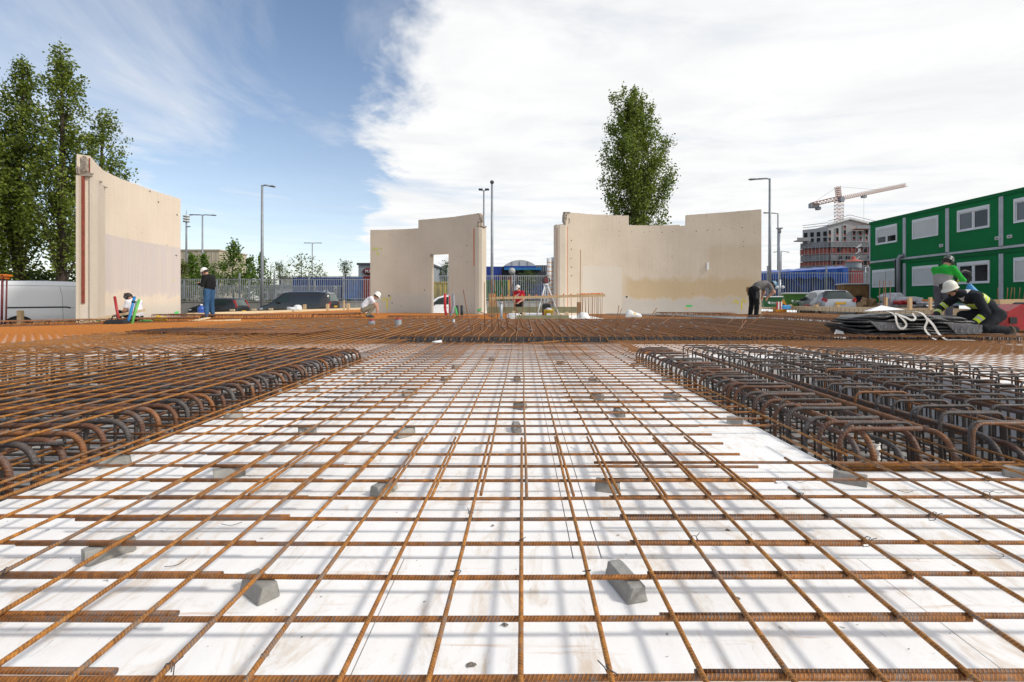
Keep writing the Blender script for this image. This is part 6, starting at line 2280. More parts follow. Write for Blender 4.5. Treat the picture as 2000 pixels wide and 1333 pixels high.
# building under construction ------------------------------------------------
YB = 120.0
t = empty('unfinished_block', (xat(1618, YB), YB, 0.3), 0, 'unfinished apartment block wrapped in scaffolding under the crane', 'building')
X = lambda px: xat(px, YB) - t.location.x
Zb = lambda py: at(1000, py, YB).z - 0.3
# right hand gable front
b = MB()
xl, xr, xp = X(1618), X(1730), X(1660)
zl, zr, zp = Zb(441), Zb(446), Zb(429)
OPEN = []
for px, pys in ((1621, ((450, 461), (464, 474))), (1636, ((446, 460), (463, 474))), (1650.5, ((441, 447), (450, 461), (463, 472))), (1669, ((452, 460), (463, 470))), (1681, ((452, 460), (463, 471))), (1693.5, ((450, 460), (462, 471)))):
    for (a, c) in pys:
        OPEN.append((X(px - 2.6), X(px + 2.6), Zb(c), Zb(a)))
b.prism([(xl, 0), (xr, 0), (xr, zr), (xp, zp), (xl, zl)], 'y', 0.25, 7, 'raw_concrete')
fix_normals(b.build('wall', 'raw_concrete', t))
for (a0, a1, c0, c1) in OPEN:
    b = MB()
    for (p0, p1, q0, q1) in ((a0 - .12, a0, c0, c1), (a1, a1 + .12, c0, c1), (a0 - .12, a1 + .12, c0 - .12, c0), (a0 - .12, a1 + .12, c1, c1 + .12)):
        b.box(((p0 + p1) / 2, 0.2, (q0 + q1) / 2), (p1 - p0, 0.22, q1 - q0), 'raw_concrete')
    wn = b.build('window', 'raw_concrete', t)
    b = MB()
    b.box(((a0 + a1) / 2, 0.235, (c0 + c1) / 2), (a1 - a0, 0.04, c1 - c0), 'void')
    b.build('pane', 'void', wn)
    b = MB()
    b.box(((a0 + a1) / 2, 0.205, c0 + 0.25), (a1 - a0, 0.06, 0.4), 'brick_red')
    b.build('sill', 'brick_red', wn)
# left wing receding
ang = R(38)
M = Matrix.Rotation(math.pi - ang, 4, 'Z')
LW = 5.6
b = MB()
b.add([M @ Vector((0, 0, 0)), M @ Vector((LW, 0, 0)), M @ Vector((LW, 0, Zb(455) + 1.2)), M @ Vector((0, 0, Zb(444))),
       M @ Vector((0, -9, 0)), M @ Vector((LW, -9, 0)), M @ Vector((LW, -9, Zb(455) + 1.2)), M @ Vector((0, -9, Zb(444)))],
      [(0, 1, 2, 3), (4, 5, 6, 7), (0, 1, 5, 4), (1, 2, 6, 5), (2, 3, 7, 6), (3, 0, 4, 7)])
fix_normals(b.build('wall', 'raw_concrete', t))
for k in range(4):
    for lv, (a, c) in enumerate(((452, 461), (464, 473))):
        b = MB()
        x = 0.7 + k * 1.4
        b.box(M @ Vector((x, 0.03, (Zb(a) + Zb(c)) / 2)), (0.75, 0.10, abs(Zb(a) - Zb(c))), 'void', rz=math.pi - ang)
        b.build('window', 'void', t)
# storey bands: grey netting, red brick
for (p0, p1, mt, off) in ((474, 484, 'net_grey', 0.9), (485, 497, 'brick_red', 0.5), (498, 510, 'net_grey', 0.9), (511, 519, 'brick_red', 0.5), (519, 556, 'net_grey', 0.4)):
    b = MB()
    z0, z1 = Zb(p1), Zb(p0)
    b.box(((xl + xr) / 2, -off / 2, (z0 + z1) / 2), (xr - xl, off, z1 - z0), mt)
    a, c = M @ Vector((LW * 1.12, 0, 0)), M @ Vector((0, 0, 0))
    b.beam((a.x, a.y - off / 2, (z0 + z1) / 2), (c.x, c.y - off / 2, (z0 + z1) / 2), off, z1 - z0, mt)
    b.build('storey_band', mt, t)
rnd = random.Random(5)
for (py, n) in ((490, 9), (504, 8), (515, 9), (527, 9), (540, 9)):
    for k in range(n):
        if rnd.random() < 0.75:
            b = MB()
            x = xl + 0.6 + k * (xr - xl) / n
            b.box((x, -1.0, Zb(py)), (rnd.uniform(.5, 1.1), 0.12, rnd.uniform(.5, 1.0)), rnd.choice(['void', 'void', 'bldg_grey', 'pvc_white', 'brick_red']))
            b.build('opening', 'void', t)
# scaffolding tubes
segs = []
for px in np.arange(1618, 1732, 7.5):
    segs.append([(X(px), -1.5, 0), (X(px), -1.5, Zb(474 if px < 1655 else 462))])
for py in (474, 484, 497, 510, 520, 533, 546):
    segs.append([(xl, -1.5, Zb(py)), (xr, -1.5, Zb(py))])
    a, c = M @ Vector((LW * 1.15, 1.4, 0)), M @ Vector((0, 1.4, 0))
    segs.append([(a.x, a.y - 1.2, Zb(py)), (c.x, c.y - 1.2, Zb(py))])
for k in range(9):
    a = M @ Vector((LW * 1.15 * k / 8, 1.4, 0))
    segs.append([(a.x, a.y - 1.2, 0), (a.x, a.y - 1.2, Zb(472 if k < 7 else 480))])
for k in range(6):
    px = 1660 + 12 * k
    segs.append([(X(px), -1.5, Zb(510 - 13 * (k % 2))), (X(px + 10), -1.5, Zb(497 - 13 * (k % 2)))])
for k in range(5):
    segs.append([(X(1622 + 9 * k), -1.5, Zb(484)), (X(1629 + 9 * k), -1.5, Zb(474))])
# guard rails on the roof
for dz in (0.5, 1.1):
    segs += [[(xl, 0, zl + dz), (xp, 0, zp + dz)], [(xp, 0, zp + dz), (xr, 0, zr + dz)]]
    a, c = M @ Vector((LW, 0, 0)), M @ Vector((0, 0, 0))
    segs.append([(a.x, a.y, Zb(455) + 1.2 + dz), (c.x, c.y, Zb(444) + dz)])
tag(link('scaffolding', bars_mesh('scaffolding', segs, 0.065, 'pole_grey', 4, False), t), kind='stuff')
for k in range(5):
    b = MB()
    b.beam((X(1661 + 1 * k), -1.6, Zb(510 - 12 * k if k < 3 else 486)), (X(1670 + k), -1.6, Zb(503 - 12 * k if k < 3 else 480)), 0.3, 0.12, 'pvc_white')
    b.build('stair_flight', 'bldg_pale', t)
b = MB()
a = M @ Vector((LW * 1.02, 0.6, 0))
b.box((a.x - 0.6, a.y - 1.2, Zb(469.5)), (3.4, 1.6, 0.25), 'raw_concrete')
b.box((a.x - 0.6, a.y - 2.0, Zb(467)), (3.4, 0.08, 0.9), 'net_grey')
b.build('balcony', 'raw_concrete', t)
b = MB()
b.box(((X(1664) + X(1702)) / 2, -0.9, Zb(449)), (X(1702) - X(1664), 1.8, 0.22), 'crane_orange')
b.box(((X(1664) + X(1702)) / 2, -1.8, Zb(446)), (X(1702) - X(1664), 0.08, 0.8), 'bldg_grey')
b.build('balcony', 'crane_orange', t)
b = MB()
b.beam((xl, 0.1, zl + 0.1), (xp, 0.1, zp + 0.1), 0.6, 0.3, 'bldg_pale')
b.beam((xp, 0.1, zp + 0.1), (xr, 0.1, zr + 0.1), 0.6, 0.3, 'bldg_pale')
b.build('roof_edge', 'bldg_pale', t)

# small tower with red roof before the block
t = empty('lantern_tower', (xat(1667, 95), 95, 0.3), 0, 'small dark red tower with a pointed roof behind the right fence', 'tower')
b = MB()
H = at(1667, 525, 95).z
b.box((0, 0, H / 2 - 0.4), (2.2, 2.2, H - 0.8), 'container_red')
b.build('shaft', 'container_red', t)
b = MB()
zt, zt2, zt3 = at(1667, 524, 95).z - .3, at(1667, 512, 95).z - .3, at(1667, 507, 95).z - .3
b.lathe([(1.35, zt), (1.35, zt2)], 'bldg_grey', 8)
b.build('lantern', 'bldg_grey', t)
b = MB()
b.lathe([(1.7, zt2), (0.4, zt3 + 0.1), (0.35, zt3 + 0.5), (0, zt3 + 0.7)], 'brick_red', 8)
b.build('roof', 'brick_red', t)

# tower crane ------------------------------------------------------------------
YC = 135.0
t = empty('tower_crane', (xat(1638.5, YC), YC, 0.3), 0, 'orange lattice tower crane above the unfinished block', 'crane')
C0 = at(1638.5, 441, YC)
ZC_ = lambda py: at(1638, py, YC).z - 0.3
XC_ = lambda px: xat(px, YC) - t.location.x


def lattice(p0, p1, w, n, r, tri=False):
    p0, p1 = Vector(p0), Vector(p1)
    d = (p1 - p0)
    L = d.length
    d.normalize()
    s = d.cross(Vector((0, 0, 1)) if abs(d.z) < 0.9 else Vector((0, 1, 0))).normalized()
    u_ = s.cross(d)
    cs = [(-1, -1), (1, -1), (1, 1), (-1, 1)] if not tri else [(-1, -1), (1, -1), (0, 1)]
    seg = []
    P = lambda k, c: tuple(p0 + d * (L * k / n) + s * (c[0] * w / 2) + u_ * (c[1] * w / 2))
    for c in cs:
        seg.append([P(0, c), P(n, c)])
    for k in range(n):
        for i in range(len(cs)):
            c, c2 = cs[i], cs[(i + 1) % len(cs)]
            seg.append([P(k, c), P(k + 1, c2)])
            seg.append([P(k, c), P(k, c2)])
    return seg


tag(link('mast', bars_mesh('mast', lattice((0, 0, 0), (0, 0, ZC_(388)), 1.6, 30, 0.1), 0.045, 'crane_orange', 4, False), t), kind='stuff')
tag(link('tower_top', bars_mesh('tower_top', lattice((0, 0, ZC_(388)), (-0.4, 0, ZC_(365)), 1.0, 6, 0.08), 0.055, 'crane_orange', 4, False), t), kind='stuff')
j0, j1 = Vector((0.3, 0, ZC_(388))), Vector((XC_(1770), 0, ZC_(361.5)))
tag(link('jib', bars_mesh('jib', lattice(j0, j1, 1.0, 34, 0.08, True), 0.038, 'crane_orange', 4, False), t), kind='stuff')
k0, k1 = Vector((-0.3, 0, ZC_(388))), Vector((XC_(1591), 2, ZC_(398)))
tag(link('counter_jib', bars_mesh('counter_jib', lattice(k0, k1, 1.0, 8, 0.08), 0.055, 'crane_orange', 4, False), t), kind='stuff')
b = MB()
b.box(k1 + Vector((1.0, 0, -0.2)), (2.4, 1.2, 1.3), 'crane_grey')
b.box(k1 + Vector((2.2, 0, -1.0)), (1.0, 1.2, 0.8), 'crane_grey')
b.build('counterweight', 'crane_grey', t)
b = MB()
b.box((0.1, -0.9, ZC_(391)), (1.1, 1.1, 1.3), 'crane_grey')
b.build('cab', 'crane_grey', t)
b = MB()
q = j0.lerp(j1, 0.36)
b.box(q + Vector((0, 0, -0.9)), (1.2, 0.8, 0.6), 'crane_grey')
b.build('trolley', 'crane_grey', t)
tp = Vector((-0.4, 0, ZC_(365)))
segs = [[tuple(tp), tuple(j0.lerp(j1, 0.62))], [tuple(tp), tuple(k1)], [tuple(q), tuple(q + Vector((0, 0, -9)))]]
tag(link('cables', bars_mesh('cables', segs, 0.03, 'crane_grey', 4, False), t), kind='stuff')

# ------------------------------------------------------------------ lamps and masts


def lamp_post(label, px, ptop, Y, arms, r=0.085, zb=None, mat='pole_grey', head=True, group='street lamps'):
    zb = 0.3 if zb is None else zb
    p = at(px, ptop, Y)
    t = empty('street_lamp', (p.x, Y, zb), 0, label, 'street lamp', group)
    H = p.z - zb
    b = MB()
    b.tube([(0, 0, 0), (0, 0, H * 0.4), (0, 0, H)], [r, r * 0.85, r * 0.6], mat, 10)
    b.build('pole', mat, t)
    for (dpx, dpy) in arms:
        dx, dz = dpx * Y / FPX, -dpy * Y / FPX
        b = MB()
        s = 1 if dx > 0 else -1
        b.tube([(0, 0, H - 0.25), (s * 0.03, 0, H - 0.05), (s * 0.25, 0, H + 0.0), (dx * 0.62, 0, H + dz * 0.6)], r * 0.5, mat, 8)
        b.build('arm', mat, t)
        b = MB()
        w = abs(dx) * 0.5
        V, F = [], []
        for (u_, hy, zu, zd) in ((0, 0.03, 0.04, -0.03), (0.25, 0.12, 0.07, -0.06), (0.8, 0.15, 0.07, -0.09), (1.0, 0.05, 0.02, -0.04)):
            xx = dx * 0.55 + s * w * u_
            V += [(xx, -hy, H + dz * (0.6 + .4 * u_)), (xx, -hy * 0.6, H + dz * (0.6 + .4 * u_) + zu), (xx, hy * 0.6, H + dz * (0.6 + .4 * u_) + zu), (xx, hy, H + dz * (0.6 + .4 * u_)), (xx, 0, H + dz * (0.6 + .4 * u_) + zd)]
        for i in range(3):
            for k in range(5):
                F.append((i * 5 + k, i * 5 + (k + 1) % 5, (i + 1) * 5 + (k + 1) % 5, (i + 1) * 5 + k))
        F += [tuple(range(5)), tuple(range(15, 20))]
        b.add(V, F)
        fix_normals(b.build('lamp_head', mat, t))
    return t


lamp_post('tall single-arm street lamp left of the black van', 512, 362, 36.5, [(25, 3)], 0.13, -0.5)
lamp_post('double-arm street lamp above the man in jeans', 395.5, 420, 58, [(-25, 0), (26, 1)], 0.13)
lamp_post('distant double-arm street lamp above the blue container', 610, 475, 88, [(-16, 0), (18, 0)], 0.14)
lamp_post('tall single-arm street lamp beside the right wall slab', 1503.5, 349, 37, [(-40, 2)], 0.13, 0.3)
lamp_post('second single-arm lamp just behind the tall one on the right', 1519.5, 417, 52, [(-28, -1)], 0.11)
lamp_post('distant low double-arm lamp behind the camera mast', 1526, 491, 90, [(-15, 2), (15, 2)], 0.12)
lamp_post('white curved street lamp beside the end of the green cabins', 1690, 522, 48, [(14, -6)], 0.10, mat='galvanised')
t = empty('siren_mast', (xat(364, 68), 68, 0.3), 0, 'siren mast with stacked white discs beside the left slab', 'mast')
b = MB()
H = at(364, 410, 68).z - .3
b.tube([(0, 0, 0), (0, 0, H * 0.85), (0, 0, H)], [0.16, 0.11, 0.03], 'galvanised', 8)
b.build('pole', 'galvanised', t)
for k in range(3):
    z = at(364, 433 - 5 * k, 68).z - .3
    b = MB()
    b.lathe([(0, -0.14), (0.36, -0.10), (0.46, 0.0), (0.36, 0.12), (0, 0.16)], 'bldg_pale', 14, Matrix.Translation((0, 0, z)))
    b.build('siren_disc', 'bldg_pale', t)
b = MB()
z = at(364, 443, 68).z - .3
b.box((0.25, 0, z), (0.6, 0.2, 0.14), 'pole_grey')
b.build('bracket', 'pole_grey', t)
t = empty('flood_mast', (xat(961, 40), 40, 0.3), 0, 'tall mast with a round head in the gap right of the middle slab', 'mast', 'tall masts in the gap')
H = at(961, 357, 40).z - .3
b = MB()
b.tube([(0, 0, 0), (0, 0, H * .4), (0, 0, H)], [0.14, 0.12, 0.085], 'pole_grey', 10)
b.build('pole', 'pole_grey', t)
b = MB()
b.lathe([(0, -0.1), (0.14, -0.08), (0.17, 0.05), (0.12, 0.16), (0, 0.18)], 'bldg_dark', 12, Matrix.Translation((0, 0, H)))
b.build('head', 'bldg_dark', t)
t = empty('flood_mast', (xat(945, 58), 58, 0.3), 0, 'mast with two clusters of dark floodlights behind the middle slab', 'mast', 'tall masts in the gap')
H = at(945, 373, 58).z - .3
b = MB()
b.tube([(0, 0, 0), (0, 0, H)], [0.16, 0.09], 'pole_grey', 10)
b.build('pole', 'pole_grey', t)
for sx in (-1, 1):
    b = MB()
    b.box((sx * 0.38, 0, H + 0.15), (0.50, 0.3, 0.22), 'bldg_dark', bev=0.05)
    b.box((sx * 0.15, 0, H + 0.02), (0.3, 0.06, 0.06), 'pole_grey')
    b.build('floodlight', 'bldg_dark', t)

# ------------------------------------------------------------------ trees


def leaf_mesh(name, C, size, mat, wind=(0, 0, 0)):
    n = len(C)
    a = RNG.normal(size=(n, 3))
    a[:, 2] *= 0.8
    a /= np.linalg.norm(a, axis=1)[:, None]
    q = RNG.normal(size=(n, 3))
    bb = np.cross(a, q)
    bb /= np.linalg.norm(bb, axis=1)[:, None]
    s = size * RNG.uniform(0.55, 1.25, n)[:, None]
    V = np.stack([C - a * s * 0.6, C - bb * s * 0.42, C + a * s * 0.6, C + bb * s * 0.42], axis=1).reshape(-1, 3)
    F = np.arange(n * 4).reshape(-1, 4)
    return tri_mesh(name, V, F, mat)


def poplar(label, base, H, rmax, seed, lean=(0.0, 0.0), n_limb=46, leaf=0.17, dens=1.0, leaf_m='leaf_poplar', group='tall poplars', t0=0.10, shape=None, trunk_r=0.28, steep=(0.26, 0.5), name='poplar_tree', cat='tree', stems=1, per=150):
    rnd = random.Random(seed)
    t = empty(name, base, 0, label, cat, group)
    lx, ly = lean
    shape = shape or (lambda u: min(1.0, (u / 0.2) ** 0.7) * max(0.03, (1 - u) ** 0.75) * 1.15)

    def axis(z, ph=0):
        u = z / H
        return Vector((lx * u ** 1.7 * H + 0.12 * math.sin(u * 5 + seed + ph), ly * u ** 1.7 * H + 0.12 * math.sin(u * 4.1 + 2 * seed + ph), z))
    b = MB()
    offs = [Vector((0, 0, 0))] + [Vector((rnd.uniform(-.5, .5), rnd.uniform(-.4, .4), 0)) for _ in range(stems - 1)]
    for si, of in enumerate(offs):
        pts = [axis(H * (0.96 - 0.12 * si) * k / 10, si) + of * min(1, 0.2 + k / 6) * (1 + 0.6 * k / 10) for k in range(11)]
        b.tube(pts, [max(0.02, trunk_r * (0.8 if si else 1) * (1 - k / 10.6) ** 0.85) for k in range(11)], 'bark', 8)
    b.build('trunk', 'bark', t)
    lim = MB()
    C = []
    for k in range(n_limb):
        u = t0 + (0.97 - t0) * (k + rnd.random()) / n_limb
        r = rmax * shape(u) * rnd.uniform(0.55, 1.08)
        az = k * 2.399 + rnd.uniform(-.5, .5)
        st = rnd.uniform(*steep)
        of = offs[k % len(offs)]
        p0 = axis(u * H) + of * (0.4 + u)
        rise = r / math.tan(st)
        rise = min(rise, (1.0 - u) * H * 0.9 + 0.3)
        d = Vector((math.cos(az), math.sin(az), 0))
        pts = []
        for q in range(6):
            v = q / 5
            pts.append(p0 + d * (r * v ** 0.85) + Vector((lx * rise * v * 0.6, ly * rise * v * .6, rise * v)) + Vector((rnd.uniform(-.06, .06), rnd.uniform(-.06, .06), 0)) * r * 0.3)
        lim.tube(pts, [max(0.008, 0.055 * trunk_r / 0.28 * (1.15 - u) * (1 - v_ / 5.4)) for v_ in range(6)], 'bark', 5)
        ln = sum((pts[i + 1] - pts[i]).length for i in range(5))
        ncl = max(2, int(ln * 2.2))
        for q in range(ncl):
            v = rnd.uniform(0.12, 1.0) ** 0.75
            i = min(4, int(v * 5))
            p = pts[i].lerp(pts[i + 1], v * 5 - i)
            sp = 0.11 + 0.085 * r * (0.5 + 0.5 * rnd.random())
            off = Vector((rnd.gauss(0, sp), rnd.gauss(0, sp), rnd.gauss(0, sp * 0.7)))
            c = p + off
            m = max(3, int(per * dens / 10 * rnd.uniform(0.5, 1.5)))
            C.append(np.array(c) + RNG.normal(size=(m, 3)) * np.array([0.16, 0.16, 0.26]) * (0.75 + 0.2 * r))
            if q % 3 == 0:
                lim.tube([p, c], [0.012, 0.004], 'bark', 3, caps=False)
    lim.build('limbs', 'bark', t)
    C = np.concatenate(C)
    C = C[C[:, 2] > 0.2]
    link('crown', leaf_mesh('crown', C, leaf, leaf_m), t)
    return t


poplar('leftmost tall poplar cut by the picture edge', (xat(-30, 27.5), 27.5, -0.5), at(0, 92, 27.5).z + 0.3, 2.0, 1, lean=(-0.02, 0), dens=1.15, n_limb=85, leaf=0.15, per=300, steep=(0.26, 0.5))
poplar('second tall poplar from the left, dense and leaning', (xat(40, 28.5), 28.5, -0.5), at(0, 108, 28.5).z + 0.4, 1.75, 2, lean=(0.0, 0), dens=1.15, n_limb=85, leaf=0.15, per=300, steep=(0.26, 0.5))
poplar('tallest poplar of the left group, just left of the wall slab', (xat(122, 28), 28.0, -0.5), at(0, 88, 28).z + 0.4, 1.9, 3, lean=(-0.01, 0), dens=1.0, n_limb=80, leaf=0.15, per=300, steep=(0.26, 0.48))
poplar('lower poplar of the left group showing over the wall slab', (xat(195, 30), 30.0, -0.5), at(0, 220, 30).z + 0.3, 2.1, 4, lean=(0.012, 0), dens=1.1, n_limb=60, steep=(0.36, 0.75), leaf=0.145, per=270, shape=lambda u: min(1.0, (u / 0.3) ** 0.7) * max(0.05, (1 - u) ** 0.5) * 1.1)
poplar('single broad poplar behind the right wall slab', (xat(1240, 46), 46.0, 0.3), at(0, 186, 46).z, 4.5, 7, lean=(-0.004, 0), n_limb=100, leaf=0.19, per=270, dens=1.15, stems=3, trunk_r=0.36, t0=0.14,
       shape=lambda u: min(1.0, (u / 0.2) ** 0.6) * (max(0.03, (1 - u)) ** 0.75) * 1.05, steep=(0.28, 0.6))


def cone_tree(label, px, ptop, Y, rmax, seed, leaf_m='leaf_tilia', n=44, dens=1.0, leaf=0.20, group='small trees behind the fence', pw=0.9, t0=0.12, steep=(0.8, 1.25)):
    poplar(label, (xat(px, Y), Y, 0.3), at(px, ptop, Y).z - 0.3, rmax, seed, (0, 0), n, leaf, dens, leaf_m, group, t0, lambda u: min(1, (u / 0.15)) * max(0.04, (1 - u) ** pw) * 1.05, 0.12, steep, 'small_tree', 'tree', 1, 170)


cone_tree('fresh green conical tree right of the man in jeans', 456, 471, 50, 2.5, 21, n=60)
cone_tree('smaller green conical tree left of the tall lamp', 487, 502, 52, 1.5, 22, n=40)
cone_tree('green conical tree right behind the tall lamp', 511, 498, 54, 1.7, 23, n=44)
cone_tree('green tree next to the left wall slab', 373, 497, 46, 1.7, 24, n=44)
cone_tree('green tree behind the head of the man in jeans', 400, 497, 50, 1.9, 25, n=44)
cone_tree('small thin yellowish tree right of the man in jeans', 420, 516, 60, 1.1, 26, 'leaf_young', n=26, dens=0.5)
cone_tree('leafy yellow-green tree at the edge of the left wall slab', 354, 515, 44, 1.3, 27, 'leaf_young', n=30)
cone_tree('thin-leaved tree right of the tall lamp', 527, 515, 56, 1.6, 28, 'leaf_young', n=22, dens=0.22, pw=0.4)
cone_tree('loose light green tree behind the blue container', 588, 503, 58, 2.6, 29, 'leaf_young', n=40, dens=0.35, pw=0.35, t0=0.25)
cone_tree('nearly bare tree right of the loose green one', 624, 517, 66, 1.9, 30, 'leaf_young', n=34, dens=0.06, pw=0.4, t0=0.3)
cone_tree('bare pollarded tree left of the middle slab', 674, 514, 74, 1.0, 31, 'leaf_shrub', n=40, dens=0.05, pw=0.25, t0=0.45, steep=(0.2, 0.4))
cone_tree('bare grey tree far behind the fence', 548, 516, 84, 1.2, 32, 'leaf_shrub', n=44, dens=0.05, pw=0.3, t0=0.3, steep=(0.2, 0.4))
cone_tree('bare tree seen through the door opening', 872, 512, 70, 1.6, 33, 'leaf_shrub', n=36, dens=0.05, pw=0.5, t0=0.3, steep=(0.3, 0.6))
cone_tree('young green tree before the blue hall in the gap', 1032, 532, 40, 1.15, 34, 'leaf_shrub', n=34, dens=0.8, pw=0.35, leaf=0.12)


def hedge(label, px0, px1, ptop, Y, seed, leaf_m='leaf_shrub', n=26000):
    x0, x1 = xat(px0, Y), xat(px1, Y)
    zt = at(0, ptop, Y).z
    x = RNG.uniform(x0, x1, n)
    zmax = zt * (0.78 + 0.22 * np.sin(x * 1.3 + seed) * np.sin(x * 0.53 + 1)) - 0.2
    z = -0.5 + (zmax + 0.5) * RNG.random(n) ** 0.75
    y = Y + RNG.normal(0, 0.8, n)
    keep = (np.sin(x * 5.1 + 3 * z) + np.sin(z * 4.3 - 2.2 * x) + RNG.normal(0, 0.8, n)) > -0.9
    C = np.stack([x, y, z], 1)[keep]
    t = empty('shrub_hedge', ((x0 + x1) / 2, Y, -0.5), 0, label, 'hedge')
    C = C - np.array([(x0 + x1) / 2, Y, -0.5])
    link('foliage', leaf_mesh('foliage', C, 0.16, leaf_m), t)
    b = MB()
    rnd = random.Random(seed)
    for k in range(14):
        xx = rnd.uniform(x0, x1) - (x0 + x1) / 2
        b.tube([(xx, 0, 0), (xx + rnd.uniform(-.3, .3), rnd.uniform(-.3, .3), 1.2), (xx + rnd.uniform(-.7, .7), rnd.uniform(-.5, .5), 2.4)], [0.05, 0.03, 0.01], 'bark', 5)
    b.build('stems', 'bark', t)


hedge('dense dark green shrubs behind the white van', -160, 200, 500, 31.0, 2)
# ------------------------------------------------------------------ vehicles


def interp(tab, x):
    xs = [p[0] for p in tab]
    return float(np.interp(x, xs, [p[1] for p in tab]))


